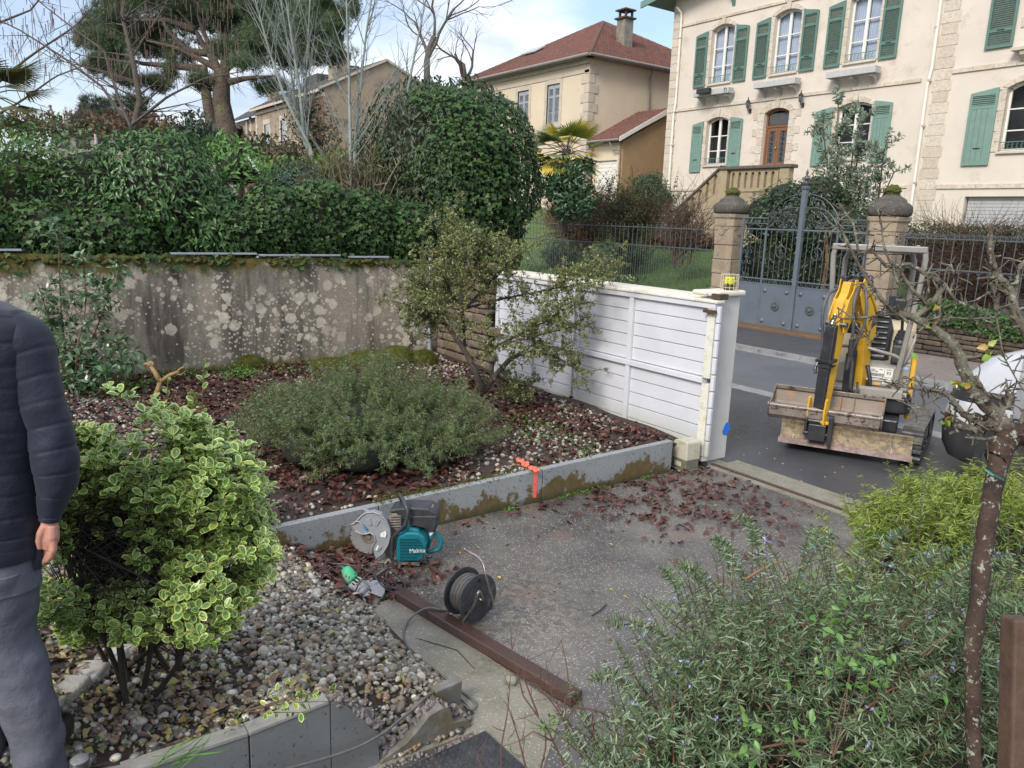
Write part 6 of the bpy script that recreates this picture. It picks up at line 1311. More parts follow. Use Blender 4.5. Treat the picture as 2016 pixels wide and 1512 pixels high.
bush('evergreen','dense dark camellia thicket behind the iron gate','bush',[(onY(18.8,x,y),r) for x,y,r in ((1520,430,(1.0,.8,.9)),(1590,440,(1.1,.9,1.1)),(1650,460,(.9,.8,.9)),(1500,520,(1.0,.8,.9)),(1575,540,(1.2,.8,.9)),(1660,540,(1.,.8,.9)),(1700,500,(.6,.7,.7)),(1550,390,(.7,.7,.5)),(1610,385,(.8,.7,.6)))],12500,.105,leafmat('m_cam',G((.014,.03,.013),(.022,.05,.018),(.035,.07,.022),(.05,.095,.03),(.02,.04,.016)),.35),SML,0,.4,depth=.35)
k = 5; oc = onY(18.2,1620,560); b = MB(); b.tube([(oc.x,oc.y,.6),(oc.x+.05,oc.y,1.8),(oc.x-.1,oc.y,2.6)],[.07,.055,.04],7); tag(b.build('tree_trunk',simple('m_redtr',(.22,.11,.055,1),(.15,.08,.045,1),9,.8,.3)),'reddish brown bare trunk seen through the right leaf of the iron gate','trunk')
oc = Vector(onY(20.2,1672,320)); m_olive = leafmat('m_olive',G((0.158,0.210,0.149),(0.228,0.289,0.210),(0.315,0.367,0.280),(0.123,0.166,0.105),(0.385,0.438,0.350)),.5)
ol = thing('olive_tree','silvery grey green olive tree half hiding a villa window','tree',(oc.x+.1,oc.y,1.2)); out = []; rr_ = random.Random(8)
for (px,py) in ((1620,250),(1650,210),(1700,235),(1740,300),(1600,340),(1760,340),(1680,290),(1700,350),(1650,350)):
 e = Vector(onY(20.2+rr_.uniform(-.7,.7),px,py)); s0 = Vector((oc.x+.1,oc.y,1.3)); md = s0.lerp(e,.5)+Vector((rr_.gauss(0,.12),0,-.15)); out.append(([s0.lerp(md,i/3) for i in range(3)]+[md.lerp(e,i/3) for i in range(4)],.05,.015,2))
tree_parts(ol,out,m_bark,2,names=('trunk','branch','twigs')); Q0 = np.array([[tuple(p) for p in o[0]] for o in out]); n_ = 230; i = rng.integers(0,9,n_); j = rng.integers(3,7,n_); Q = curve(Q0[i,j],rdir(n_,.5),rng.uniform(.35,.95,n_),.12,.08,7); polytubes('twigs',Q,.009,.003,m_bark,ol,sides=3)
P,D,Nn,s = needles_on(Q,36,.14,.75,.1); foliage('leaves',m_olive,ol,tpl_leaf(.34,.1,.1),P,D,Nn,s)
ht = twiggy('hedge','box shaped winter hedge, brown twigs below a green top, behind the right railing',onY(18.3,1925,530),(2.6,.55,1.0),2600,m_twb,None,0,.05,30,rad=.0085,cat='hedge')
k = 5200; c = Vector(onY(18.3,1925,455)); P = np.stack([c.x+rng.uniform(-2.45,3,k),c.y+rng.uniform(-.55,.55,k),c.z+rng.uniform(-.32,.12,k)*1.0],1); foliage('green_top',leafmat('m_htop',G((.06,.075,.02),(.09,.10,.03),(.045,.06,.018),(.12,.11,.04)),.6),ht,SML,P,rdir(k,.6),rdir(k,1),.06)
k = 4200; P = np.stack([rng.uniform(-8.5,-3,k),16.62+rng.uniform(-.1,.25,k),np.zeros(k)],1); P[:,2] = .92+.22*np.sin(P[:,0]*2.2)*.4+rng.uniform(-.26,.26,k); iv2 = thing('ivy','ivy creeping over the top of the dark stone wall under the right railing','ivy',(-6,16.6,.9)); foliage('leaves',m_ivy,iv2,IVY,P,*orient(np.tile([0,-1.,.4],(k,1)),.5),.07*rng.uniform(.7,1.2,k))
k = 1300; P = np.stack([rng.uniform(-23,-14.2,k),16.85+rng.uniform(-.1,.5,k),.62+rng.uniform(0,.35,k)*(rng.random(k) < .7)],1); P = P[np.sin(P[:,0]*1.3) > .1]; gp_ = thing('ground_cover','low leafy clumps at the foot of the left railing','plants',(-18,16.9,.6)); foliage('leaves',m_ivy,gp_,SML,P,rdir(len(P),.8),rdir(len(P),1),.1)
k = 9000; P = np.stack([rng.uniform(-26,-14,k),rng.uniform(17,24,k),np.zeros(k)],1); P[:,2] = .56+(P[:,1]-17)*.17; gr = foliage('grass',leafmat('m_gr',G((.07,.16,.03),(.10,.2,.04),(.05,.12,.02)),.7),None,tpl_blade(.2),P,norm(np.array([0,0,1.])+rdir(k)*.5),rdir(k),.08); gr['kind'] = 'stuff'; tag(gr,'short green lawn grass behind the left railing','grass')
tag(farbush('red_flower','tiny bright red flower cluster beside the fan palm',[(onY(20,1152,378),(.22,.2,.12))],60,.1,NT('m_redf').set((.6,.02,.02,1),.6),'flower',SML,False))
# ================================================================ PLANTS OF THE BEDS
m_rosem = leafmat('m_rosem',G((.075,.12,.04),(.115,.175,.06),(.17,.235,.095),(.095,.155,.045),(.28,.34,.20)),.5,spec=.3)
m_rosem2 = leafmat('m_rosem2',G((.05,.10,.04),(.085,.155,.06),(.13,.21,.095),(.22,.30,.17),(.36,.43,.29)),.45,spec=.35)
m_lav = leafmat('m_lav',G((.35,.36,.75),(.45,.45,.8),(.28,.28,.6)),.5)
m_rstem = simple('m_rstem',(.14,.09,.055,1),(.08,.055,.035,1),20,.85,.3)
BL = tpl_blade(.14)
def flowers(parent,Q,n_,sz,mt=m_lav,t0=.3):
 i = rng.integers(0,len(Q),n_); j = rng.integers(int(Q.shape[1]*t0),Q.shape[1],n_); P = np.repeat(Q[i,j],5,0)+rng.normal(0,sz*.35,(n_*5,3)); foliage('flowers',mt,parent,tpl_leaf(.55,.1,.2),P,rdir(n_*5),rdir(n_*5),sz*rng.uniform(.6,1.1,n_*5))
def rosemary(name,label,base,mass,n_main,n_sub,ln,nl,per,mt,fl=0,up=.55,droop=.35,seed=0,flsz=.011,sub_len=.22,stem=.006,cat='rosemary',core_=True,bl=BL):
 """mass: list of (centre, radii); shoots run from the base through each mass, then side shoots clothed in needles"""
 t = thing(name,label,cat,base); base = np.array(base,float)
 vol = np.array([m[1][0]*m[1][1]+m[1][0]*m[1][2] for m in mass]); who = rng.choice(len(mass),n_main,p=vol/vol.sum()); C_ = np.array([mass[i][0] for i in who]); Rr = np.array([mass[i][1] for i in who])
 d = rdir(n_main,.5); d[:,2] = np.abs(d[:,2])*1.0-.15; tgt = C_+d*Rr*rng.uniform(.8,1.04,(n_main,1)); B = base+(C_-base)*np.array([.35,.35,0.])+rng.normal(0,.08,(n_main,3))*np.array([1,1,.1])
 D = tgt-B; Ln = np.linalg.norm(D,axis=1); Q = curve(B,D/Ln[:,None],Ln,-.0,.07,8); Q[:,:,2] += (np.linspace(0,1,8)*(1-np.linspace(0,1,8)))[None]*Ln[:,None]*droop; polytubes('stems',Q,stem,stem*.45,m_rstem,t,sides=4)
 i = rng.integers(0,n_main,n_sub); j = np.minimum(rng.integers(4,8,n_sub)+rng.integers(0,2,n_sub),7); out = norm(Q[i,j]-C_[i]+1e-3); D2 = norm(out*.8+norm(D[i])*.4+rdir(n_sub,up)*.75); S2 = curve(Q[i,j]+rng.normal(0,.02,(n_sub,3)),D2,sub_len*rng.uniform(.5,1.25,n_sub),-.12,.07,7); polytubes('shoots',S2,stem*.45,stem*.2,m_rstem,t,sides=3)
 for (A,pr) in ((Q[:,3:],per),(S2,per)): P,Dd,Nn,s = needles_on(A,pr,nl,.82,.0); foliage('needles',mt,t,bl,P,Dd,Nn,s,np.clip(rng.random(len(P))*.8+np.repeat(rng.random(len(A)),pr)*.25,0,.999))
 if fl: flowers(t,S2,fl,flsz)
 if core_:
  for c,r in mass: core(t,c,r,None,.46)
 return t
# middle rosemary mound on the upper bed
zb = .31
def X3(px,py,z): p = onZ(z,px,py); return p
c = X3(745,985,.3); 
rosemary('rosemary','grey green rosemary mound sprawling over the upper bed by the retaining wall',(-6.45,3.2,.33),[((-6.75,2.9,.60),(.75,.75,.42)),((-6.5,2.35,.50),(.5,.45,.36)),((-6.35,3.7,.52),(.55,.62,.34)),((-7.3,3.3,.72),(.6,.6,.38)),((-7.0,3.9,.58),(.5,.5,.34)),((-6.1,2.75,.46),(.45,.55,.28)),((-5.95,3.3,.42),(.35,.5,.24)),((-7.2,2.45,.5),(.5,.45,.36))],520,3400,.2,.034,40,m_rosem,240,.9,.35,sub_len=.2,flsz=.012)
# dry twigs showing on its lower face
k = 520; B = np.stack([rng.uniform(-6.6,-6.1,k),rng.uniform(2.7,4.2,k),np.full(k,.30)],1)+rng.normal(0,.03,(k,3)); Q = curve(B,norm(np.stack([rng.normal(.3,.3,k),rng.normal(.0,.8,k),rng.uniform(.2,.9,k)],1)),rng.uniform(.2,.42,k),.15,.12,6); polytubes('dead_twigs',Q,.0045,.0015,m_rstem,bpy.data.objects['rosemary'],sides=3)
# small grass green shrub behind the euonymus
rosemary('dwarf_shrub','small fine needled green shrub tucked behind the variegated bush at the wall end',(-5.55,1.25,.3),[((-5.5,1.25,.50),(.32,.32,.25))],90,520,.12,.022,26,m_rosem2,0,.9,sub_len=.12,stem=.004)
# foreground rosemary: long arching shoots
m_fg = [(R3(x,y,d),(rx,rx,rz)) for x,y,d,rx,rz in ((1350,1430,2.45,.18,.15),(1450,1320,2.75,.24,.16),(1470,1450,2.4,.28,.24),(1610,1325,2.6,.30,.20),(1620,1450,2.3,.32,.26),(1780,1320,2.45,.32,.21),(1820,1450,2.3,.34,.26),(1930,1280,2.55,.3,.24),(1300,1550,2.3,.18,.14),(1440,1560,2.2,.28,.18),(2000,1420,2.3,.3,.28))]
rsm = rosemary('rosemary','large flowering rosemary with long arching silvery shoots, foreground right',tuple(onZ(.3,1600,1700)),m_fg,400,1900,.3,.031,48,m_rosem2,260,.7,.1,sub_len=.25,flsz=.013,stem=.006)
# reaching shoots against the drive
tips = [((1560,1130),(1448,1010),2.9),((1590,1120),(1640,1060),2.9),((1450,1120),(1402,1062),2.9),((1420,1180),(1335,1110),2.8),((1500,1200),(1400,1070),2.85),((1330,1260),(1195,1235),2.6),((1300,1370),(1160,1330),2.4),((1700,1180),(1870,1075),2.5),((1780,1200),(1990,1090),2.2),((1650,1160),(1790,1040),2.7),((1340,1210),(1310,1120),2.7),((1540,1160),(1600,1030),2.9),((1480,1160),(1478,1030),2.85),((1820,1250),(2030,1180),2.1)]
A = []; 
for (p,q,d) in tips:
 for u in range(2): a = np.array(R3(p[0]+rng.normal(0,14),p[1]+40,d)); e = np.array(R3(q[0]+rng.normal(0,12*u),q[1]+rng.normal(0,14*u),d+rng.normal(0,.1))); A.append([a+(e-a)*s+np.array([0,0,.06*math.sin(3.14*s)]) for s in np.linspace(0,1,9)])
A = np.array(A); polytubes('long_shoots',A,.003,.0015,m_rstem,rsm,sides=4); P,D,Nn,s = needles_on(A,130,.028,.85,.15); foliage('needles',m_rosem2,rsm,tpl_blade(.17),P,D,Nn,s); flowers(rsm,A,26,.013)
# woody red-brown stems crossing it
k = 60; B = np.array(m_fg[0][0])+rng.normal(0,.35,(k,3))*np.array([1.3,1,.4])*1.0; B = np.array([m_fg[i % 11][0] for i in range(k)])+rng.normal(0,.15,(k,3)); Q = curve(B,rdir(k,.05),rng.uniform(.12,.3,k),.1,.08,7); polytubes('woody_stems',Q,.005,.003,simple('m_wood2',(.22,.11,.06,1),(.13,.07,.045,1),18,.8,.3),rsm,sides=5)
# pale green climbing leaves in it
k = 150; cc_ = [R3(1630,1230,2.1),R3(1690,1300,2.0),R3(1660,1190,2.3),R3(1560,1450,1.9),R3(1480,1480,1.9),R3(1700,1350,2.)]; P = np.array([cc_[i % 6] for i in range(k)])+rng.normal(0,.05,(k,3)); cl = thing('climber','thin vine with small lime green leaves threading through the foreground rosemary','vine',R3(1640,1400,2.0))
foliage('leaves',m_bright,cl,tpl_leaf(.5,.1,.2),P,rdir(k),rdir(k,1),rng.uniform(.018,.036,k)); Q = curve(np.array([R3(1640,1490,2.)]*6),norm(np.array([np.array(c_)-np.array(R3(1640,1490,2.)) for c_ in cc_])+1e-3),np.array([.35]*6),.0,.1,8); polytubes('vine_stem',Q,.0025,.0015,m_rstem,cl)
# yellow green bush at the right
m_lime = leafmat('m_lime',G((.13,.20,.03),(.22,.30,.04),(.30,.38,.06),(.09,.16,.03),(.36,.40,.09)),.5)
rosemary('shrub','lime green feathery needled shrub behind the lichened trunk at the right edge',tuple(onZ(.1,1880,1220)),[(R3(1800,1110,3.9),(.36,.4,.30)),(R3(1900,1075,4.0),(.45,.45,.34)),(R3(2010,1070,4.1),(.5,.45,.34)),(R3(1775,1150,3.8),(.25,.25,.24)),(R3(1880,1130,3.7),(.5,.5,.4)),(R3(2000,1120,3.7),(.5,.5,.45)),(R3(1840,1010,4.2),(.2,.2,.16))],330,2100,.2,.045,34,m_lime,0,1.3,.1,sub_len=.15,stem=.005,cat='shrub',bl=tpl_blade(.12))
# ---- variegated euonymus
m_var = leafmat('m_var',G((.075,.16,.035),(.11,.22,.05),(.15,.27,.075),(.09,.18,.045),(.18,.30,.08),(.30,.32,.06)),.3,(.50,.58,.17,1),.15)
eu = thing('variegated_shrub','variegated shrub with cream edged green leaves on dark stems beside the person','shrub',(-3.6,.43,.46)); e0 = np.array(eu.location)
masses = [((310,900),.30,.30),((210,850),.22,.22),((420,960),.24,.24),((330,1010),.34,.26),((200,1010),.28,.28),((450,1050),.22,.22),((280,1110),.34,.24),((420,1120),.28,.18),((160,1120),.2,.22),((300,1180),.26,.10),((500,1085),.12,.08),((160,930),.2,.22),((180,1215),.17,.11),((400,1225),.15,.08),((130,1180),.14,.14),((270,1240),.12,.06),((420,870),.12,.14),((110,1040),.16,.2),((450,1150),.16,.08),((360,860),.14,.12)]
dd = 3.3; rg = np.random.default_rng(12); TIP = []
for (q,rw_,rh) in masses:
 c = np.array(R3(q[0],q[1],dd+rg.uniform(-.15,.2))); k = int(250*rw_*rh/.09*1.35); u = norm(rg.normal(size=(k,3)))*rg.uniform(.55,1,(k,1)); TIP.append(c+u*np.array([rw_,rw_,rh])*.92)
TIP = np.concatenate(TIP); TIP = TIP[lump(TIP,5.5,1.)+lump(TIP,11.,.6) > -.30]; nT = len(TIP)
AX = norm(TIP-(e0+np.array([0,0,-.1]))+rg.normal(0,.25,(nT,3))+np.array([0,0,.35])); P = []; D = []; Nn = []; s = []; rn = []
for w_ in range(7):
 a = w_*1.05+rg.random(nT)*1.2; sd = norm(np.cross(AX,np.array([.3,.2,1.]))); t2 = np.cross(AX,sd); rad = sd*np.cos(a)[:,None]+t2*np.sin(a)[:,None]; tl = .55+.25*(w_ % 2)
 D.append(norm(AX*(1-tl)+rad*tl)); Nn.append(norm(AX*.8-rad*.4+rg.normal(0,.15,(nT,3)))); P.append(TIP-AX*(.012*(w_ % 3))+rad*.004); s.append(rg.uniform(.026,.056,nT)); rn.append(np.clip(rg.random(nT)*.9,0,.99))
P,D,Nn,s,rn = map(np.concatenate,(P,D,Nn,s,rn)); foliage('leaves',m_var,eu,tpl_leaf(.62,.10,.10,True),P,D,Nn,s,rn,300)
m_dstem = simple('m_dstem',(.022,.017,.013,1),(.04,.032,.022,1),15,.8,.5)
st0 = e0+np.stack([rg.normal(0,.17,12),rg.normal(0,.17,12),np.full(12,-.05)],1); st1 = np.array([TIP[i] for i in rg.integers(0,nT,12)])*.8+.2*e0; Q = curve(st0,norm(st1-st0),np.linalg.norm(st1-st0,axis=1),-.2,.09,10); polytubes('stems',Q,.014,.005,m_dstem,eu,None,sides=7)
i = rg.integers(0,12,nT); j = rg.integers(4,10,nT); dv = TIP-Q[i,j]; ok = np.linalg.norm(dv,axis=1) < .75; Q2 = curve(Q[i,j][ok],norm(dv[ok]),np.linalg.norm(dv[ok],axis=1),-.0,.05,7); polytubes('twigs',Q2,.003,.0015,m_dstem,eu,sides=4)
# tall shoots of it against the leaf litter
sh_ = []
for (a,b_) in (((395,870),(402,705)),((330,900),(330,745)),((385,830),(380,770))):
 p = np.array(R3(*a,dd)); q = np.array(R3(*b_,dd)); sh_.append([p+(q-p)*t for t in np.linspace(0,1,6)])
polytubes('tall_shoots',np.array(sh_),.004,.002,m_rstem,eu); P,D,Nn,s = needles_on(np.array(sh_),14,.035,.6,.3); foliage('shoot_leaves',m_var,eu,tpl_leaf(.55,.1,.1,True),P,D,Nn,s)
# little sprig over the broken wall top
k = 46; c = np.array(R3(560,1375,3.05)); sp = thing('sprig','variegated sprig trailing over the top of the broken grey wall','sprig',tuple(c)); Q = curve(np.tile(np.array(R3(480,1400,3.0)),(5,1)),norm(np.array([np.array(R3(x,y,3.05))-np.array(R3(480,1400,3.0)) for x,y in ((640,1375),(700,1340),(560,1345),(600,1400),(655,1350))])),np.array([.33,.42,.2,.25,.36]),.05,.05,7); polytubes('stems',Q,.003,.0015,m_rstem,sp); P,D,Nn,s = needles_on(Q,12,.036,.7,.3); foliage('leaves',m_var,sp,tpl_leaf(.55,.1,.1,True),P,D,Nn,s,None,40)
# ---- camellia by the wall
cm = thing('camellia','young camellia with glossy leaves and a few white buds against the lichen wall','shrub',tuple(onZ(.38,150,775))); m_caml = leafmat('m_caml',G((.07,.14,.06),(.10,.19,.085),(.15,.25,.13),(.22,.31,.21),(.08,.17,.06),(.05,.11,.05)),.25)
rg = np.random.default_rng(5); sts = []
for pts in [((150,790),(130,700),(118,590),(115,440)),((150,790),(120,720),(100,640),(75,560)),((150,790),(170,700),(200,620),(225,545)),((150,790),(190,730),(235,680)),((150,790),(110,750),(85,690)),((150,790),(150,690),(170,600),(165,520)),((150,790),(210,760),(240,720))]:
 V_ = [np.array(R3(a,b_,9.0+rg.uniform(-.3,.3))) for a,b_ in pts]; sts.append([V_[min(int(t),len(V_)-2)]+(V_[min(int(t),len(V_)-2)+1]-V_[min(int(t),len(V_)-2)])*(t-min(int(t),len(V_)-2)) for t in np.linspace(0,len(V_)-1,9)])
Q = np.array(sts); polytubes('stems',Q,.013,.005,m_rstem,cm,None,sides=6); n_ = 340; i = rg.integers(0,7,n_); j = rg.integers(1,9,n_); Q2 = curve(Q[i,j],norm(rg.normal(size=(n_,3))+np.array([0,0,.2])),rg.uniform(.12,.34,n_),.0,.06,6); polytubes('twigs',Q2,.004,.002,m_rstem,cm)
P,D,Nn,s = needles_on(Q2,6,.105,.7,.2); Nn = norm(Nn*.5+np.array([0,0,1.])); foliage('leaves',m_caml,cm,tpl_leaf(.48,.1,.18),P,D,Nn,s,None,260)
m_petal = simple('m_petal',(.75,.72,.66,1),(.7,.6,.5,1),20,.5,0)
for (a,b_,r_) in ((95,563,.03),(172,745,.035),(142,748,.02),(213,680,.018)):
 p = Vector(R3(a,b_,8.85))-Vector(cm.location); MB().lathe([(0,-r_*1.3),(r_*.7,-r_*.6),(r_*.75,.2*r_),(r_*.3,r_),(0,r_*1.2)],10,Matrix.Translation(p)).build('flower_bud',m_petal,cm,smooth=True)
# ---- thorny small-leaved tree by the gate
tt_ = thing('small_tree','spreading little tree with tiny yellow green leaves before the white gate','tree',tuple(onZ(.36,950,775))); m_pitt = leafmat('m_pitt',G((.10,.14,.045),(.17,.20,.06),(.26,.27,.09),(.08,.12,.05),(.32,.31,.12),(.12,.17,.10)),.4)
rg = np.random.default_rng(6); LB = [((948,778),(938,735),(915,690),(880,640)),((948,778),(975,740),(1005,705),(1040,690)),((915,690),(912,620),(905,560),(910,480)),((880,640),(850,600),(835,560)),((925,710),(980,680),(1060,660),(1140,640)),((905,620),(960,560),(1000,520),(1035,490)),((905,610),(980,590),(1080,570),(1170,555)),((900,600),(870,540),(850,500)),((980,680),(1060,640),(1130,600)),((1040,690),(1090,700),(1140,730)),((905,560),(880,490),(900,445)),((1080,570),(1150,530),(1210,515)),((980,740),(1020,765),(1040,770)),((960,570),(930,500),(965,475)),((880,640),(840,620),(800,600)),((905,590),(850,570),(812,560))]
sts = []
for q in LB:
 V_ = [np.array(R3(a,b_,9.2+rg.uniform(-.45,.45)*(1 if n3 > 0 else .15))) for n3,(a,b_) in enumerate(q)]; sts.append([V_[min(int(t),len(V_)-2)]+(V_[min(int(t),len(V_)-2)+1]-V_[min(int(t),len(V_)-2)])*(t-min(int(t),len(V_)-2)) for t in np.linspace(0,len(V_)-1,9)])
Q = np.array(sts)
for q_,nm,r0 in [(Q[0],'trunk',.045),(Q[1],'trunk',.04)]: MB().tube([Vector(p)-tt_.location for p in q_],[r0-.002*i for i in range(9)],8).build(nm,m_bark,tt_,smooth=True)
polytubes('limbs',Q[2:],.019,.007,m_bark,tt_,None,sides=6); n_ = 620; i = rg.integers(2,16,n_); j = rg.integers(2,9,n_); Q2 = curve(Q[i,j],norm(rg.normal(size=(n_,3))+np.array([0,0,.1])),rg.uniform(.15,.48,n_),.05,.1,7); polytubes('twigs',Q2,.004,.0018,m_bark,tt_)
m_ = 1900; i = rg.integers(0,n_,m_); j = rg.integers(2,7,m_); Q3 = curve(Q2[i,j],norm(rg.normal(size=(m_,3))),rg.uniform(.06,.2,m_),.05,.1,5); polytubes('fine_twigs',Q3,.002,.001,m_bark,tt_,sides=3)
P,D,Nn,s = needles_on(Q3,15,.036,.75,.05); P2,D2_,N2,s2 = needles_on(Q2,12,.036,.75,.1); foliage('leaves',m_pitt,tt_,tpl_leaf(.5,.08,.1),np.concatenate([P,P2]),np.concatenate([D,D2_]),np.concatenate([Nn,N2]),np.concatenate([s,s2]),np.clip(np.concatenate([np.repeat(rg.random(m_),15),np.repeat(rg.random(n_),12)])*.6+rng.random(m_*15+n_*12)*.4,0,.99))
# ---- moss cushions and weeds along the wall foot
def mossball(label,px,py,z,w,h,n_=700,mt=m_moss,name='moss_mound',tp=None,sz=.03,d=.35):
 p = onZ(z,px,py); t = thing(name,label,'moss' if tp is None else 'weed',tuple(p)); V,F = icos(2); V = V*np.array([w*.8,w,h])*(1+lump(V,4,.12,px))[:,None]; link('mound',npmesh('mound',V,F,mt,None,True),t)
 u = rdir(n_); u[:,2] = abs(u[:,2]); P = np.array(p)+u*np.array([w*.8,w,h])*1.02; foliage('tufts',mt,t,tp or tpl_tuft(5,.1,.7),P,norm(u+rdir(n_)*.4),rdir(n_),sz)
m_mossl = leafmat('m_mossl',G((.10,.11,.015),(.15,.15,.02),(.07,.09,.015)),.8); m_weed = leafmat('m_weed',G((.05,.13,.02),(.09,.2,.03),(.13,.26,.04)),.5)
mossball('yellowish moss cushion at the foot of the lichen wall',490,725,.36,.26,.2,900,m_mossl)
for i,(a,b_,w,h) in enumerate([(650,722,.3,.12),(720,718,.35,.2),(780,715,.3,.26),(835,715,.2,.2)]): mossball(['low moss mound left of the ones behind the rosemary','moss mound, second from the left behind the rosemary','tall moss mound third from the left behind the rosemary','moss mound beside the grey tube post'][i],a,b_,.38,w,h,900,m_mossl)
k = 2600; Pm = np.stack([-10.95+rng.uniform(0,.28,k)**1.3,rng.uniform(.3,6,k),np.full(k,.36)+rng.uniform(0,.09,k)],1); fo = foliage('moss',m_mossl,inst('upper_bed'),tpl_tuft(5,.1,.7),Pm,rdir(k,1.5),rdir(k),.035)
def weeds(label,spots,sz=.035,n_=60,spread=.12,kind=SML):
 P = []
 for (a,b_,z) in spots: P.append(np.array(onZ(z,a,b_))+np.stack([rng.normal(0,spread,n_),rng.normal(0,spread,n_),rng.uniform(.005,.09,n_)],1))
 P = np.concatenate(P); t = thing('weeds',label,'weeds',tuple(P[0])); foliage('leaves',m_weed,t,kind,P,rdir(len(P),.4),rdir(len(P),1.2),sz*rng.uniform(.6,1.2,len(P)),None)
weeds('bright green clover patch before the yellow moss cushion',[(478,735,.4),(485,742,.4),(470,740,.4)],.045,110,.12)
weeds('sparse green weeds along the foot of the lichen wall',[(x,y,.38) for x,y in ((235,760),(265,765),(220,775),(350,745),(300,755),(560,735),(180,770))],.05,60,.14)
weeds('green weeds growing through the gravel right of the rosemary mound',[(x,y,.34) for x,y in ((1080,850),(1060,840),(1100,870),(1010,855),(1150,895),(1045,870),(1020,830))],.03,60,.12)
weeds('tiny weeds between the pebbles of the lower bed',[(x,y,.42) for x,y in ((180,1395),(400,1325),(165,1500),(470,1440),(430,1340),(300,1230),(700,1155))],.022,18,.03)
k = 900; P = np.stack([-5.345+abs(rng.normal(0,.03,k)),rng.uniform(3.6,5.9,k),rng.uniform(.0,.03,k)],1); P = P[np.sin(P[:,1]*7)+np.sin(P[:,1]*3) > .0]; t = thing('moss_line','green moss and weeds lining the foot of the retaining wall on the drive','moss',(-5.33,4.5,0)); foliage('tufts',m_weed,t,SML,P,rdir(len(P),.6),rdir(len(P),1),.02)
k = 1500; P = np.stack([-5.44+rng.normal(0,.05,k),rng.uniform(1.5,5,k),np.zeros(k)],1); P[:,2] = .29+rng.uniform(0,.025,k); P = P[np.sin(P[:,1]*5)+np.sin(P[:,1]*2.3) > -.2]; t = thing('moss_line','yellow green moss along the inner top edge of the retaining wall','moss',(-5.44,3,.3)); foliage('tufts',m_mossl,t,tpl_tuft(5,.1,.7),P,rdir(len(P),1),rdir(len(P)),.022)
# grass blades at the lower left of the broken wall
k = 26; c = np.array(onZ(.52,330,1500)); t = thing('grass_tuft','long green grass blades leaning over the pebbles beside the grey wall top','grass',tuple(c)); foliage('blades',m_weed,t,tpl_blade(.03),c+rng.normal(0,.05,(k,3))*np.array([1,1,.1]),norm(np.array([.2,.55,.3])+rdir(k)*.35),rdir(k),rng.uniform(.08,.22,k))
# ---- pruned stump
sp_ = thing('pruned_stump','forked pruned brown stump standing in the leaf litter before the wall','stump',tuple(onZ(.36,300,790))); d_ = 7.6
for i,q in enumerate([((300,795),(312,765),(318,745)),((316,752),(306,735),(298,722)),((316,752),(335,738),(352,732)),((298,722),(290,716),(283,717)),((300,724),(301,714),(296,712)),((345,735),(355,726),(363,722)),((345,735),(356,738),(366,730))]):
 MB().tube([Vector(R3(a,b_,d_))-sp_.location for a,b_ in q],[.03-.004*i,.026-.003*i,.022-.003*i],7).build('trunk' if i == 0 else 'branch',simple('m_stump%d' % i,(.30,.19,.08,1),(.16,.10,.05,1),16,.8,.4) if i == 0 else bpy.data.materials['m_stump0'],sp_,smooth=True)
# ---- espalier tree in the right foreground
n = NT('m_espal'); v = n.pos(); col = n.mix(n.ramp(n.noise(14,6,.7,v),[(.35,0.),(.65,1.)]),(.035,.023,.018,1),(.075,.048,.036,1))
col = n.mix(n.ramp(n.noise(48,7,.72,v),[(.57,0.),(.60,.85)]),col,(.32,.34,.27,1)); col = n.mix(n.ramp(n.noise(9,4,.6,v),[(.6,0.),(.7,.6)]),col,(.12,.12,.05,1)); n.bump(n.noise(70,7,.7,v),.8,.006); m_espal = n.set(col,.8,0,.3)
n = NT('m_espal2'); v = n.pos(); col = n.mix(n.ramp(n.noise(22,6,.7,v),[(.40,0.),(.6,1.)]),(.07,.052,.042,1),(.16,.15,.11,1)); col = n.mix(n.ramp(n.noise(45,6,.7,v),[(.58,0.),(.62,.8)]),col,(.28,.30,.24,1)); n.bump(n.noise(80,7,.7,v),.9,.006); m_espal2 = n.set(col,.8,0,.3)
es = thing('espalier_tree','knotty lichen spotted fruit tree with pruned bare arms, trunk at the right','tree',R3(1916,1500,1.85))
rg = random.Random(3); SPUR = []
def gnarl(nm,pix,r0,r1,mt,d=1.85,knots=True):
 r0 *= .8; r1 *= .8
 P = [Vector(R3(p[0],p[1],d+(p[2] if len(p) > 2 else 0)))-es.location for p in pix]; k = max(8,len(pix)*5); full = []; rr = []
 for i in range(k+1):
  t = i/k*(len(P)-1); a = min(int(t),len(P)-2); q = P[a].lerp(P[a+1],t-a); full.append(q+Vector((rg.gauss(0,1),rg.gauss(0,1),rg.gauss(0,1)))*r0*.07); rr.append((r0+(r1-r0)*i/k)*(1+(rg.random() < .2)*rg.uniform(.05,.28 if r0 < .02 else .12)))
 MB().tube(full,rr,10).build(nm,mt,es,smooth=True); return full,rr
_f = R3(1920,1560,1.85); MB().tube([(_f[0]-es.location.x,_f[1]-es.location.y,.25-es.location.z),tuple(Vector(_f)-es.location)],[.026,.0195],10).build('trunk_foot',m_espal,es,smooth=True)
gnarl('trunk',[(1920,1560),(1916,1400),(1914,1280),(1934,1100),(1952,980),(1968,900),(1985,850)],.0195,.030,m_espal)
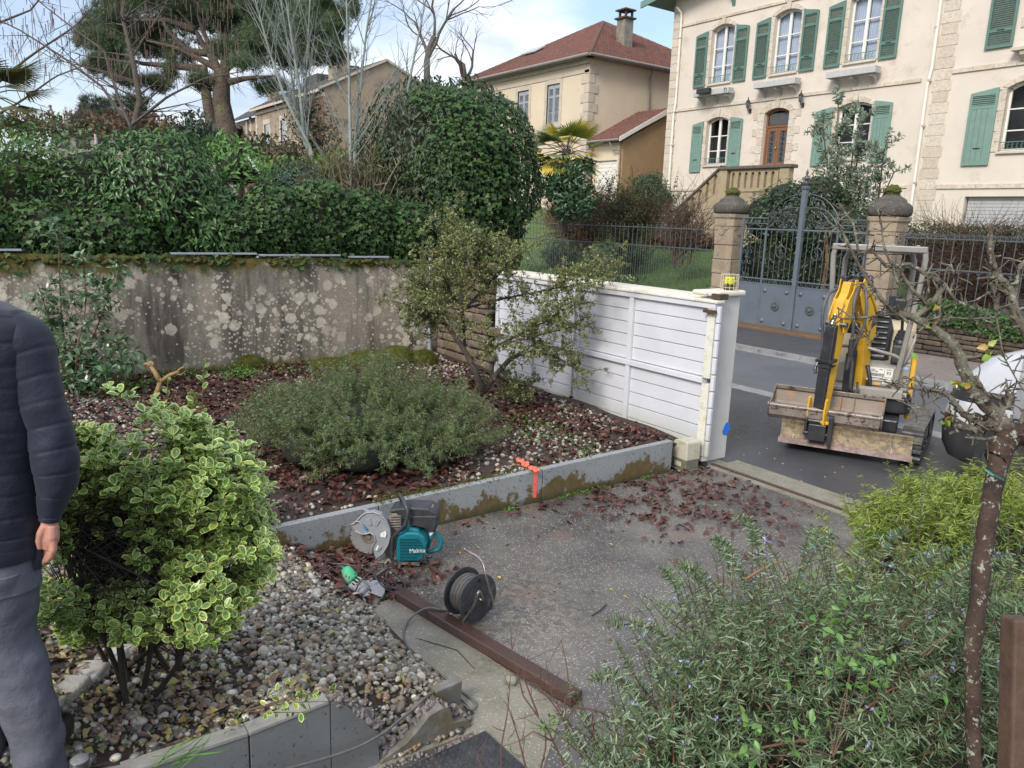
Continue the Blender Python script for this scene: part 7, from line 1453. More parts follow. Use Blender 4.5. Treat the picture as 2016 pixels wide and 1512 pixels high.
# knotted head
gnarl('head',[(1960,905),(1985,860),(2010,850),(2040,865)],.034,.034,m_espal)
arms = [([(1990,850),(1950,808),(1915,770),(1895,720),(1880,680),(1840,650),(1800,625),(1760,615)],.036,.016),([(1985,850),(1930,835),(1895,815),(1870,780),(1845,770)],.020,.008),([(1885,838),(1920,845),(1960,835),(1990,850)],.018,.022),([(1880,838),(1868,825),(1862,812)],.016,.010),([(1845,770),(1822,768),(1800,742)],.009,.005),([(1830,770),(1780,762),(1745,758)],.006,.004),([(1865,775),(1838,788),(1808,802),(1790,808)],.005,.002),
([(1800,625),(1835,600),(1860,560),(1825,540),(1790,520)],.016,.009),([(1830,600),(1800,575),(1775,540),(1770,515)],.009,.006),([(1850,580),(1845,640),(1800,628)],.011,.014),([(1790,520),(1745,525),(1715,490),(1690,500),(1680,440),(1650,400)],.009,.004),([(1760,615),(1745,600),(1715,560),(1690,520),(1665,470),(1645,430)],.010,.005),([(1765,618),(1700,625),(1660,628),(1640,620)],.007,.003),([(1770,560),(1755,520),(1740,490),(1735,440),(1725,400)],.007,.003),([(1720,628),(1710,660),(1708,680)],.004,.003),([(1860,560),(1880,590),(1920,610)],.008,.004),([(1870,575),(1880,545),(1872,520)],.007,.004),
([(2040,690),(2000,620),(1990,570),(1960,540),(1950,500),(1948,440)],.022,.012),([(1996,590),(2005,530),(2030,500)],.013,.010),([(1985,580),(1962,560),(1955,535)],.010,.008),([(1962,612),(1960,580),(1950,555)],.014,.010),([(1960,625),(1910,628),(1870,625),(1840,640)],.006,.003),([(1960,615),(1975,700),(2000,745),(2016,770)],.004,.003),([(1992,855),(1940,865),(1900,860)],.012,.006),([(2005,850),(2025,790),(2040,770)],.011,.007),([(1960,820),(1980,800),(1995,775)],.016,.010),([(1990,800),(1985,770),(1980,745)],.006,.004),([(1920,740),(1940,775),(1980,790)],.008,.012),([(1960,830),(1920,815),(1895,818)],.008,.005)]
arms = [(q,a*.62,b_*.62) for q,a,b_ in arms]
for q,a,b_ in arms:
 full,rr = gnarl('branch',q,a,b_,m_espal2); 
 for _ in range(int(len(full)*.9)):
  i = rg.randrange(1,len(full)); d0 = Vector((rg.gauss(0,1),rg.gauss(0,1),rg.gauss(.2,1))).normalized(); SPUR.append((full[i],d0,rg.uniform(.012,.05),rr[i]*.45))
Q = curve(np.array([tuple(s[0]+es.location) for s in SPUR]),np.array([tuple(s[1]) for s in SPUR]),np.array([s[2] for s in SPUR]),.0,.1,4); polytubes('spurs',Q,np.clip([s[3] for s in SPUR],.0018,.006),np.clip([s[3]*.7 for s in SPUR],.0014,.005),m_espal2,es,sides=5)
k = 34; ls = [(1838,605),(1840,640),(1905,745),(1895,762),(1880,755),(1945,690),(1950,697),(1790,700),(1860,830),(1870,825),(1940,762),(1880,820)]; m_yleaf = leafmat('m_yleaf',G((.12,.30,.03),(.2,.4,.05),(.3,.34,.05),(.4,.2,.06)),.4)
P = np.array([R3(ls[i % 12][0]+rng.normal(0,7),ls[i % 12][1]+rng.normal(0,7),1.84) for i in range(k)]); foliage('leaf_rest',m_yleaf,es,tpl_leaf(.7,.1,.25),P,rdir(k,.3),rdir(k,.8),rng.uniform(.012,.028,k),None,34)
tag(MB().tube([R3(1940,925,1.79),R3(1955,935,1.77),R3(1975,945,1.82)],.003,5).build('plant_tie',simple('m_tie',(.05,.25,.18,1),None,9,.4)),'green plastic plant tie round the espalier trunk','plant tie')
# stake
m_stake = simple('m_stake',(.10,.055,.035,1),(.06,.035,.022,1),22,.7,.5,90,bd=.004); a = Vector(R3(2004,1215,1.7)); b_ = Vector(R3(1992,1700,1.7)); q = MB(); b_ = b_+(b_-a).normalized()*.75; q.bar(tuple(b_),tuple(a),.05,.05); tag(q.build('wooden_stake',m_stake,bevel=.006),'reddish brown wooden stake cut off by the right edge of the photo','stake')
# bare suckers bottom centre
bs = thing('bare_twigs','bare thin reddish twigs with a few green buds at the bottom centre','twigs',R3(1060,1540,2.4)); QQ = []
for q in [((1120,1530),(1080,1440),(1030,1370),(1008,1280),(1005,1225)),((1040,1530),(1020,1450),(1000,1390)),((1180,1530),(1130,1440),(1085,1370),(1075,1300)),((990,1530),(985,1480),(1000,1400),(1005,1330)),((1120,1480),(1110,1400),(1120,1330),(1105,1260)),((1060,1410),(1030,1330),(1040,1290)),((1150,1500),(1100,1400),(1060,1350),(1035,1340)),((960,1530),(940,1490),(960,1450)),((1090,1460),(1050,1440),(1020,1460)),((1200,1520),(1170,1470),(1165,1400)),((1130,1390),(1180,1400),(1230,1430),(1290,1440)),((1060,1530),(1075,1470),(1072,1420))]:
 V_ = [np.array(R3(a,b_,2.4)) for a,b_ in q]; QQ.append([V_[min(int(t),len(V_)-2)]*(1-(t-min(int(t),len(V_)-2)))+V_[min(int(t),len(V_)-2)+1]*(t-min(int(t),len(V_)-2)) for t in np.linspace(0,len(V_)-1,9)])
QQ = np.array(QQ); polytubes('twigs',QQ,.0034,.0012,simple('m_redtwig',(.12,.06,.045,1),(.08,.04,.03,1),12,.7,0),bs,None,sides=5); n_ = 50; i = rng.integers(0,12,n_); j = rng.integers(2,9,n_); polytubes('side_twigs',curve(QQ[i,j],rdir(n_,.6),rng.uniform(.04,.12,n_),0,.1,5),.0014,.0007,bpy.data.materials['m_redtwig'],bs,sides=3)
k = 22; P = np.array([R3(a,b_,2.38) for a,b_ in [(1000,1460),(1075,1430),(1090,1420),(1065,1425),(1010,1475),(1125,1450)]])[rng.integers(0,6,k)]+rng.normal(0,.012,(k,3)); foliage('buds',m_bright,bs,SML,P,rdir(k),rdir(k),.02)
# ================================================================ MINI EXCAVATOR
m_yexc = simple('m_yexc',(.62,.36,.025,1),(.54,.31,.025,1),4,.38,.12,60,bd=.002,spots=(.12,.09,.05,1),ssc=16,sth=.66,grime=(.34,.22,.05,1),gsc=5,gth=.62)
m_gexc = simple('m_gexc',(.30,.285,.25,1),(.24,.23,.20,1),4,.45,.1,60,spots=(.12,.10,.07,1),ssc=14,sth=.68)
m_bexc = simple('m_bexc',(.014,.016,.02,1),(.03,.031,.034,1),6,.42,.15,60,grime=(.09,.08,.07,1),gsc=6,gth=.64)
m_rub = simple('m_rub',(.016,.016,.017,1),(.05,.047,.043,1),9,.6,.4,50,grime=(.10,.09,.075,1),gsc=5,gth=.6)
m_chrome = NT('m_chrome').set((.33,.33,.34,1),.35,1)
m_bucket = simple('m_bucket',(.24,.19,.15,1),(.17,.14,.115,1),5,.55,.4,40,bd=.004,metal=.1,spots=(.30,.16,.08,1),ssc=5,sth=.56,grime=(.42,.32,.20,1),gsc=6,gth=.6)
m_bside = simple('m_bside',(.15,.125,.11,1),(.23,.19,.16,1),6,.42,.2,50,metal=.25,spots=(.045,.035,.03,1),ssc=16,sth=.55)
m_blade = simple('m_blade',(.34,.26,.15,1),(.22,.17,.11,1),10,.85,.8,60,bd=.01,grime=(.13,.105,.08,1),gsc=13,gth=.46)
m_bladeedge = simple('m_bladeedge',(.10,.065,.06,1),(.15,.10,.085,1),9,.55,.3,50,metal=.2)
m_hose = simple('m_hose',(.055,.058,.065,1),(.09,.092,.10,1),14,.5,.1)
m_lug = simple('m_lug',(.13,.125,.115,1),(.04,.038,.036,1),14,.6,.3)
ex = thing('mini_excavator','yellow and grey mini excavator with canopy and wide rusty bucket parked in the road','excavator',(-4.67,8.08,.10),R_(26.4)); ex.scale = (.962,.962,.962)
EX = ex
def E_(nm,b,mt,sm=False,bev=0,par=None): return b.build(nm,mt,par or ex,smooth=sm,bevel=bev)
# tracks
def track(xc,w=.23,y0=.20,y1=1.76,r=.205):
 k = 60; path = []; Ls = y1-y0-2*r; per = 2*Ls+2*math.pi*r
 def pt(s):
  s %= per
  if s < Ls: return (y0+r+s,2*r,0,1)
  s -= Ls
  if s < math.pi*r: a = s/r; return (y1-r+math.sin(a)*r,r+math.cos(a)*r,math.sin(a),math.cos(a))
  s -= math.pi*r
  if s < Ls: return (y1-r-s,0,0,-1)
  s -= Ls; a = s/r; return (y0+r-math.sin(a)*r,r-math.cos(a)*r,-math.sin(a),-math.cos(a))
 out = [pt(per*i/80) for i in range(80)]; b = MB(); vs = []
 for (y,z,ny,nz) in out: vs += [(xc-w/2,y-ny*.012,z-nz*.012+.02),(xc+w/2,y-ny*.012,z-nz*.012+.02),(xc+w/2,y-ny*.04,z-nz*.04+.02),(xc-w/2,y-ny*.04,z-nz*.04+.02)]
 fs = []
 for i in range(80):
  j = (i+1) % 80
  for t in range(4): fs.append((i*4+t,i*4+(t+1) % 4,j*4+(t+1) % 4,j*4+t))
 b.add(vs,fs); o = E_('track',b,m_rub)
 lug = MB(); lug.prism([(-.019,-.012),(.019,-.012),(.011,.02),(-.011,.02)],-w/2,w/2,Matrix(((0,0,1,0),(1,0,0,0),(0,1,0,0),(0,0,0,1)))); lm = lug.mesh('lug',m_lug); n_ = 34
 for i in range(n_):
  y,z,ny,nz = pt(per*(i+.5)/n_); link('lug',lm,o,Matrix(((1,0,0,xc),(0,nz,ny,y),(0,-ny,nz,z+.02),(0,0,0,1))))
 b = MB(); b.box(xc-w*.36,xc+w*.36,y0+.1,y1-.1,.09,.27); E_('track_frame',b,m_bexc,bev=.02)
 for y,rr_ in ((y0+r,.13),(y1-r,.13)): E_('sprocket',MB().lathe([(rr_,-w*.42),(rr_,w*.42)],16,T(xc,y,r+.02,ry=R_(90))),m_bexc,40)
 for i in range(3): E_('roller',MB().lathe([(.055,-w*.44),(.055,w*.44)],12,T(xc,y0+.42+i*.28,.085,ry=R_(90))),m_bexc,40)
track(-.60); track(.70)
for o in KIDS[ex.name]: o.location.z -= .09; o.rotation_euler.z = -R_(5)
E_('undercarriage',MB().box(-.45,.55,.45,1.4,.2,.36).lathe([(.27,.36),(.27,.46)],20,T(.05,.9,0)),m_bexc,bev=.02)
# dozer blade: curved plate, ribs and cutting edge
b = MB(); pr = [(.02,.055),(.055,.11),(.07,.17),(.06,.23),(.03,.285),(.05,.29),(.085,.235),(.095,.17),(.08,.10),(.045,.05)]; b.prism(pr,-.73,.735,XM()); E_('dozer_blade',b,m_blade)
E_('cutting_edge',MB().prism([(-.015,-.0),(.018,.062),(.04,.062),(.01,0)],-.745,.75,XM()),m_bladeedge)
for x in (-.58,.52): E_('blade_seam',MB().prism([(.0,.02),(.045,.11),(.06,.17),(.05,.23),(.018,.287),(.06,.28),(.09,.17),(.03,.02)],x,x+.008,XM()),m_bside)
for x in (-.28,.34): E_('blade_arm',MB().bar((x,.09,.16),(x,.75,.24),.07,.1),m_gexc,bev=.01)
E_('blade_cylinder',MB().tube([(.04,.12,.2),(.04,.6,.33)],.04,10),m_bexc,40)
# wide ditching bucket
BX0,BX1 = -.90,.375
sec = [(.46,.60),(.47,.56),(.44,.42),(.36,.31),(.24,.27),(.12,.29),(.05,.36),(.02,.45)]; inn = [(y*.93+.022,z*.985+.018 if i < 6 else z) for i,(y,z) in enumerate(sec)]
b = MB(); b.prism(sec+[(.035,.455)]+[(p[0]-.0,p[1]+.012) for p in sec[::-1][1:-1]]+[(.448,.60)],BX0,BX1,XM()); E_('bucket',b,m_bucket)
E_('bucket_lip',MB().tube([(BX0+.01,.025,.452),(BX1-.01,.025,.452)],.035,10),m_bside,40)
E_('bucket_front',MB().prism([(.0,.43),(-.005,.34),(.04,.285),(.2,.255),(.2,.27),(.05,.30),(.012,.35),(.014,.43)],BX0+.01,BX1-.01,XM()),m_bside)
for x in (BX0-.012,BX1): E_('bucket_side',MB().prism([(.475,.62),(.48,.56),(.45,.41),(.37,.29),(.24,.255),(.1,.27),(.03,.35),(-.01,.46),(.0,.49),(.1,.47),(.25,.50)],x,x+.014,XM()),m_bside)
E_('bucket_blade',MB().box(BX0,BX1,.44,.475,.585,.635),m_bside,bev=.004)
for x in (-.12,.03): E_('bucket_rib',MB().prism([(.03,.46),(.1,.33),(.24,.30),(.36,.33),(.44,.44),(.45,.58),(.40,.58),(.38,.46),(.28,.38),(.16,.40),(.08,.49)],x,x+.014,XM()),m_bucket)
E_('lifting_eye',MB().tube([(.04,.47,.63),(.04,.46,.68),(.06,.45,.70),(.08,.46,.68),(.08,.47,.63)],.01,6),m_bside,40)
E_('quick_hitch',MB().box(-.40,-.20,-.10,.12,.10,.30).box(-.18,-.13,-.12,.1,.06,.42).box(-.45,-.42,-.08,.1,.14,.36).tube([(-.46,0,.32),(-.12,0,.32)],.03,10).tube([(-.46,-.06,.18),(-.12,-.06,.18)],.025,10),m_bexc,bev=.012)
# digging arm: local plane direction
AD = Vector((-.36,-.86,0)).normalized(); AO = Vector((.06,.92,0))
AM = Matrix(((AD.x,0,AD.y*-1,AO.x),(AD.y,0,AD.x,AO.y),(0,1,0,0),(0,0,0,1)))      # (s, z, lateral)
def arm_prism(poly,h0,h1): return MB().prism(poly,h0,h1,AM)
E_('swing_post',arm_prism([(-.12,.34),(.16,.34),(.14,.60),(.02,.66),(-.10,.60)],-.09,.09),m_yexc,bev=.015)
boom = [(-.04,.50),(.10,.48),(.16,.80),(.20,1.20),(.26,1.50),(.42,1.72),(.56,1.84),(.56,1.94),(.50,1.97),(.26,1.80),(.08,1.60),(.02,1.30),(-.02,.90)]
E_('boom',arm_prism(boom,-.075,.075),m_yexc,bev=.008)
E_('boom_cap',arm_prism([(.06,1.62),(.24,1.80),(.50,1.985),(.50,2.0),(.22,1.825),(.04,1.64)],-.12,.12),m_yexc,bev=.004)
for h in (-.105,.09): E_('boom_plate',arm_prism([(.0,1.30),(.10,1.24),(.30,1.50),(.44,1.70),(.52,1.84),(.46,2.04),(.40,2.05),(.36,1.92),(.14,1.68),(.02,1.5)],h,h+.016),m_yexc,bev=.003)
dip = [(.62,2.0),(.56,1.98),(.60,1.80),(.66,1.50),(.72,1.10),(.80,.60),(.83,.40),(.90,.36),(.95,.42),(.90,.80),(.86,1.30),(.84,1.60),(.80,1.76),(.72,1.86),(.68,2.0)]
E_('dipper_arm',arm_prism(dip,-.05,.05),m_yexc,bev=.006)
for h in (-.10,.085): E_('dipper_plate',arm_prism([(.60,2.03),(.56,1.90),(.62,1.60),(.72,1.40),(.80,1.40),(.84,1.60),(.76,1.80),(.68,1.90),(.66,2.03)],h,h+.014),m_yexc,bev=.003)
E_('dipper_box',arm_prism([(.78,1.56),(.80,1.56),(.76,1.80),(.74,1.80)],-.10,.10),m_yexc)
def rod(nm,a,b_,r,mt=m_bexc,n_=12,h=0,h2=None): 
 h2 = h if h2 is None else h2; p = AM @ Vector((a[0],a[1],h)); q = AM @ Vector((b_[0],b_[1],h2)); return E_(nm,MB().tube([p,q],r,n_),mt,40)
# black slab-shaped bucket cylinder guard running down the dipper front
E_('cylinder_guard',MB().prism([(.86,1.50),(.93,1.48),(.985,.95),(1.0,.48),(.96,.46),(.92,.90),(.87,1.2)],-.07,.06,AM),m_bexc,bev=.01)
E_('cylinder_clamp',MB().prism([(.86,1.06),(1.0,1.04),(1.0,1.075),(.86,1.095)],-.11,.10,AM).prism([(.86,1.0),(1.0,.98),(1.0,.995),(.86,1.015)],-.10,.09,AM),m_bexc,bev=.004)
rod('cylinder_rod',(.92,1.5),(.86,1.62),.022,m_chrome); E_('pivot_pin',MB().tube([AM @ Vector((.80,1.50,-.13)),AM @ Vector((.80,1.50,.13))],.032,12),m_chrome,40)
for h in (-.12,.095): E_('bucket_link',arm_prism([(.95,.50),(1.0,.62),(1.03,.60),(1.05,.44),(1.04,.30),(.98,.26),(.94,.30),(.99,.42)],h,h+.022),m_yexc,bev=.004)
E_('link_pin',MB().tube([AM @ Vector((.98,.32,-.16)),AM @ Vector((.98,.32,.16))],.026,12),m_yexc,40); E_('link_pin',MB().tube([AM @ Vector((.92,.42,-.14)),AM @ Vector((.92,.42,.14))],.03,12),m_chrome,40)
# boom lift cylinder (black) in front of the boom
rod('lift_cylinder',(.28,.50),(.30,1.28),.05,h=-.02); E_('lift_guard',arm_prism([(.24,.46),(.36,.46),(.36,1.10),(.25,1.14)],-.065,.03),m_bexc,bev=.008); rod('lift_rod',(.30,1.28),(.28,1.46),.024,m_chrome,h=-.02)
E_('work_light',arm_prism([(.34,1.36),(.42,1.36),(.42,1.50),(.34,1.50)],-.07,.07),m_bexc,bev=.02)
E_('boom_lug',MB().lathe([(.05,-.09),(.05,-.06)],14,AM @ T(.36,1.40,0)).lathe([(.02,-.12),(.02,-.05)],10,AM @ T(.36,1.40,0)),m_yexc,40)
# dipper cylinder with hoses on the very top
rod('dipper_cylinder',(.10,1.98),(.52,2.02),.042); rod('dipper_cylinder_rod',(.5,2.02),(.62,2.0),.022,m_chrome)
E_('valve_block',MB().cbox((0,0,0),(.14,.10,.12),AM @ T(.46,2.03,.0)).cbox((0,0,0),(.10,.09,.10),AM @ T(.60,2.02,-.08)).cbox((0,0,0),(.06,.12,.22),AM @ T(.34,2.02,.02,rz=.3)),m_bexc,bev=.015)
for i in range(4): c = AM @ Vector((.34+.06*i,2.06,.05*(-1)**i)); E_('hose_fitting',MB().tube([c,c+Vector((.03,-.03,.02))],.014,8),m_chrome,40)
def hose(pts,r=.019,mt=m_hose): 
 P = [Vector(p) for p in pts]; out = []
 for i in range(len(P)-1):
  p0 = P[max(i-1,0)]; p1 = P[i]; p2 = P[i+1]; p3 = P[min(i+2,len(P)-1)]
  for t in (0,.25,.5,.75): out.append(.5*((2*p1)+(-p0+p2)*t+(2*p0-5*p1+4*p2-p3)*t*t+(-p0+3*p1-3*p2+p3)*t**3))
 out.append(P[-1]); E_('hose',MB().tube(out,r,8),mt,True)
A3 = lambda s,z,h: AM @ Vector((s,z,h))
hose([A3(.60,1.92,-.11),A3(.80,1.84,-.15),A3(.88,1.60,-.15),A3(.86,1.30,-.12),A3(.90,1.08,-.09)])
hose([A3(.50,1.95,.05),A3(.64,1.92,.12),A3(.74,1.75,.15),A3(.72,1.45,.17),A3(.62,1.20,.12),A3(.50,1.0,.10),A3(.45,.8,.08)])
hose([A3(.48,1.96,.09),A3(.58,1.90,.19),A3(.62,1.68,.25),A3(.60,1.42,.22),A3(.58,1.20,.12),A3(.52,.9,.05)])
hose([A3(.46,1.0,.08),A3(.46,.8,.09),A3(.40,.65,.08),A3(.25,.62,.07)]); hose([A3(.30,.75,.10),A3(.36,.62,.14),A3(.28,.5,.12),A3(.1,.55,.1)],.013,m_bexc); hose([A3(.1,.95,.10),A3(.12,.75,.17),A3(.1,.52,.16)],.024,m_bexc)
hose([A3(.86,1.05,-.13),A3(.9,.95,-.15),A3(.9,.88,-.14)],.02,m_chrome); hose([A3(.2,2.0,.04),A3(.3,2.1,.0),A3(.42,2.07,-.04),A3(.56,2.05,-.06)],.014,m_bexc)
txt = text('lettering','JCB',.07,m_bexc,ex,AM @ T(.22,1.63,.0785)) if False else None
# upper structure
E_('base_skirt',MB().prism([(.10,.72),(.60,.72),(.66,.85),(.64,1.3),(.55,1.52),(-.35,1.52),(-.45,1.3),(-.42,.8),(-.35,.72),(-.16,.72)],.38,.60),m_bexc,bev=.03)
E_('deck_plate',MB().box(-.40,.60,.70,1.15,.602,.66),m_gexc,bev=.012); E_('foot_plate',MB().prism([(.66,.58),(.70,.60),(.70,.70),(.66,.68)],-.1+.14,.55,XM()),m_gexc,bev=.006)
E_('front_panel',MB().prism([(.98,.66),(.98,.92),(1.06,.98),(1.2,.98),(1.2,.66)],.0,.57,XM()),m_gexc,bev=.015)
E_('left_console',MB().box(-.42,-.06,.98,1.3,.66,.95),m_gexc,bev=.03)
E_('right_cover',MB().prism([(.60,.98),(.645,1.1),(.64,1.5),(.5,1.6),(.5,.98)],.60,1.05),m_gexc,bev=.03)
E_('side_bumper',MB().prism([(.90,.30),(.99,.30),(.99,.85),(1.02,1.10),(.93,1.12),(.90,.8)],.60,.66,XM()),m_yexc,bev=.02)
E_('side_lamp',MB().lathe([(.07,0),(.07,.04),(.04,.07)],12,T(.57,.8,.60)),m_bexc,40)
E_('engine_hood',MB().prism([(1.42,.6),(1.42,1.35),(1.48,1.46),(1.72,1.46),(1.86,1.2),(1.88,.6)],-.42,.6,XM()),simple('m_hoodexc',(.48,.40,.27,1),(.42,.35,.24,1),3,.5,.1),bev=.04)
# decals
m_white = NT('m_decal').set((.7,.7,.68,1),.5); m_dor = NT('m_dor').set((.65,.38,.12,1),.5)
def decal(x0,x1,z0,z1,mt=m_white,y=.978): return E_('decal',MB().box(x0,x1,y-.004,y-.001,z0,z1),mt)
decal(.14,.31,.83,.905); decal(.315,.41,.79,.905); decal(.15,.29,.735,.79,m_white); decal(.30,.41,.70,.782); decal(.17,.28,.675,.715,m_dor)
text('lettering','93',.055,m_black,ex,T(.362,.972,.842) @ FACE,.001)
b = MB()
for (x0,x1,z) in ((.155,.20,.875),(.21,.24,.85),(.25,.29,.88),(.16,.22,.855),(.33,.39,.885),(.32,.36,.765),(.35,.4,.74),(.32,.4,.715),(.17,.27,.77),(.18,.24,.75)): b.box(x0,x1,.970,.9725,z,z+.006)
E_('fine_print',b,m_black); E_('oval_badge',MB().lathe([(.036,0),(.036,.004)],16,T(.545,.972,.93) @ FACE @ Matrix.Diagonal((1,.6,1,1))),simple('m_lblue',(.35,.55,.75,1),None,3,.4)); text('lettering','36',.085,m_black,ex,T(.552,.972,.80) @ Matrix.Rotation(R_(90),4,'Y') @ Matrix.Rotation(R_(0),4,'X') @ FACE,.001) if False else text('lettering','JCB',.075,m_black,ex,T(.553,.972,.78) @ FACE @ Matrix.Rotation(R_(90),4,'Z'),.001)
text('lettering','KG',.05,m_black,ex,AM @ T(.20,1.60,.0785) @ Matrix.Rotation(0,4,'Z'),.001)
E_('right_front',MB().prism([(.975,.62),(.975,.98),(1.05,1.0),(1.05,.62)],.50,.60,XM()),m_gexc,bev=.01)
E_('door_step',MB().box(.12,.18,.80,.96,.66,.76),m_bexc,bev=.02)
# seat
b = MB(); b.prism([(-.08,1.08),(.30,1.08),(.33,1.4),(-.11,1.4)],.98,1.06); E_('seat_cushion',b,m_bexc,bev=.03)
sb = E_('seat_back',MB().prism([(-.10,1.02),(.32,1.02),(.34,1.35),(.27,1.58),(.16,1.62),(.02,1.62),(-.06,1.57),(-.12,1.35)],-1.44,-1.34,Matrix(((1,0,0,0),(0,0,-1,0),(0,1,0,0),(0,0,0,1)))),m_bexc,bev=.03)
for i in range(7): E_('seat_rib',MB().tube([(-.05,1.335,1.10+i*.07),(.27,1.335,1.10+i*.07)],.018,8),m_bexc,40,par=sb)
# levers
for i,x in enumerate((.03,.10)): E_('lever',MB().tube([(x,.92,.62),(x-.01,.92,1.2),(x,.94,1.24)],.012,8).lathe([(.03,0),(.034,.03),(.01,.045)],10,T(x,.94,1.24)),m_bexc,40)
E_('arm_console',MB().prism([(.36,1.05),(.52,1.05),(.52,1.38),(.40,1.38)],.98,1.22),m_gexc,bev=.02)
E_('joystick_boot',MB().lathe([(.085,1.22),(.08,1.26),(.07,1.27),(.072,1.30),(.058,1.31),(.06,1.34),(.045,1.35),(.045,1.38),(.02,1.40)],12,T(.44,1.12,0)),m_bexc,40)
E_('joystick',MB().tube([(.44,1.12,1.38),(.43,1.09,1.52)],.018,8),m_bexc,40); E_('console_cover',MB().prism([(1.0,.96),(1.02,1.2),(1.12,1.26),(1.3,1.2),(1.3,.96)],.36,.50,XM()),m_dark,bev=.02)
# canopy
m_can = simple('m_can',(.25,.24,.215,1),(.20,.19,.17,1),5,.4,.05)
E_('canopy_roof',MB().box(-.44,.56,.86,1.72,2.375,2.42),m_can,bev=.015); E_('canopy_underside',MB().box(-.36,.48,.92,1.66,2.345,2.373),m_gexc)
E_('canopy_front_lip',MB().box(-.47,.60,.845,.885,2.365,2.44),m_can,bev=.012)
for i in range(4): E_('roof_lug',MB().box(-.34+i*.27,-.30+i*.27,.9,.94,2.42,2.455),m_can,bev=.004)
for pts in ([(-.43,.89,2.40),(-.45,.88,2.30),(-.42,.88,1.9),(-.40,.9,1.2),(-.38,.92,.66)],[(.57,.89,2.40),(.59,.88,2.28),(.565,.88,1.9),(.50,.86,1.25),(.44,.83,.66)]): E_('canopy_post',MB().tube(pts,.032,8),m_can,40)
for pts in ([(-.30,1.68,2.38),(-.37,1.68,2.24),(-.37,1.68,1.4)],[(.40,1.68,2.38),(.46,1.68,2.24),(.46,1.68,1.4)]): E_('canopy_post',MB().tube(pts,.034,8),m_can,40)
E_('hand_rail',MB().tube([(-.40,.86,1.10),(-.36,.83,1.16),(.10,.83,1.16),(.40,.83,1.10),(.47,.86,1.06)],.021,8),m_can,40); E_('hand_rail',MB().tube([(.12,.81,.77),(.42,.81,.77)],.018,8),m_can,40)
E_('grab_rail',MB().tube([(.58,1.05,1.32),(.60,1.0,1.36),(.60,.95,1.3),(.53,.93,1.02),(.50,.93,.98)],.016,8),m_can,40)
E_('beacon_block',MB().box(.30,.44,1.45,1.6,1.55,1.75),m_bexc,bev=.015)
# ================================================================ WHITE VAN (front corner in view)
m_vwhite = simple('m_vwhite',(.46,.475,.50,1),(.42,.44,.46,1),1,.25,.0,grime=(.60,.60,.58,1),gsc=3); m_vblk = simple('m_vblk',(.018,.018,.02,1),(.028,.028,.03,1),6,.5,.15,200); m_vgls = NT('m_vgls').set((.02,.025,.03,1),.06,0,.8)
vn = thing('white_van','white van with black bumper parked at the right edge, only its front corner in view','van',(-3.93,9.32,0),0)
def outline(z,off,hw,ln=4.2,rad=.5,k=10):
 """front-rounded plan outline at height z, nose at x=off"""
 P = []
 for i in range(k+1): a = math.pi/2*i/k; P.append((off+rad*.62*(1-math.sin(a)),-(hw-rad)-rad*math.cos(a)**.8 if i < k else -(hw-rad)))
 P = [(ln,-hw),(2.6,-hw),(1.9,-hw),(1.2,-hw),(.8,-hw)]+P; return [(x,y,z) for x,y in P]+[(off-.03,0,z)]+[(x,-y,z) for x,y in P[::-1]]
def stack(nm,rows,mt,cap0=False,cap1=False,sm=35):
 b = MB(); R0 = [outline(*r) for r in rows]; k = len(R0[0]); vs = [p for r in R0 for p in r]; fs = []
 for i in range(len(R0)-1):
  for t in range(k-1): fs.append((i*k+t,i*k+t+1,(i+1)*k+t+1,(i+1)*k+t))
 if cap0: fs.append(tuple(range(k)))
 if cap1: fs.append(tuple(range((len(R0)-1)*k,len(R0)*k))[::-1])
 return b.add(vs,fs).build(nm,mt,vn,smooth=sm)
stack('bumper',[(.20,.22,.80,4.2,.5),(.24,.08,.84,4.2,.5),(.34,.02,.865,4.2,.5),(.50,.0,.875,4.2,.5),(.555,.02,.868,4.2,.5)],m_vblk,True)
stack('front_panel',[(.556,.015,.872,4.2,.5),(.62,.01,.88,4.2,.5),(.70,.045,.88,4.2,.5),(.735,.06,.878,4.2,.5)],m_vwhite)
stack('headlight_band',[(.736,.055,.872,4.2,.5),(.80,.10,.868,4.2,.5),(.845,.14,.86,4.2,.48)],m_vblk)
stack('bonnet',[(.846,.12,.872,4.2,.5),(.90,.15,.870,4.2,.5),(.98,.23,.85,4.2,.5),(1.10,.38,.82,4.2,.45),(1.19,.66,.78,4.2,.4),(1.25,1.0,.75,4.2,.35),(1.27,1.38,.72,4.2,.3)],m_vwhite,False,True)
stack('side_panel',[(.56,.85,.885,4.2,.3),(.9,.9,.88,4.2,.3),(1.14,1.2,.85,4.2,.3),(1.20,1.4,.82,4.2,.3)],m_vwhite,True,True)
stack('windscreen',[(1.271,1.5,.78,4.15,.3),(1.5,1.85,.72,4.1,.25),(1.78,2.15,.66,4.05,.2)],m_vgls); stack('roof',[(1.781,2.08,.67,4.1,.2),(1.84,2.2,.60,4.0,.2)],m_vwhite,True,True)
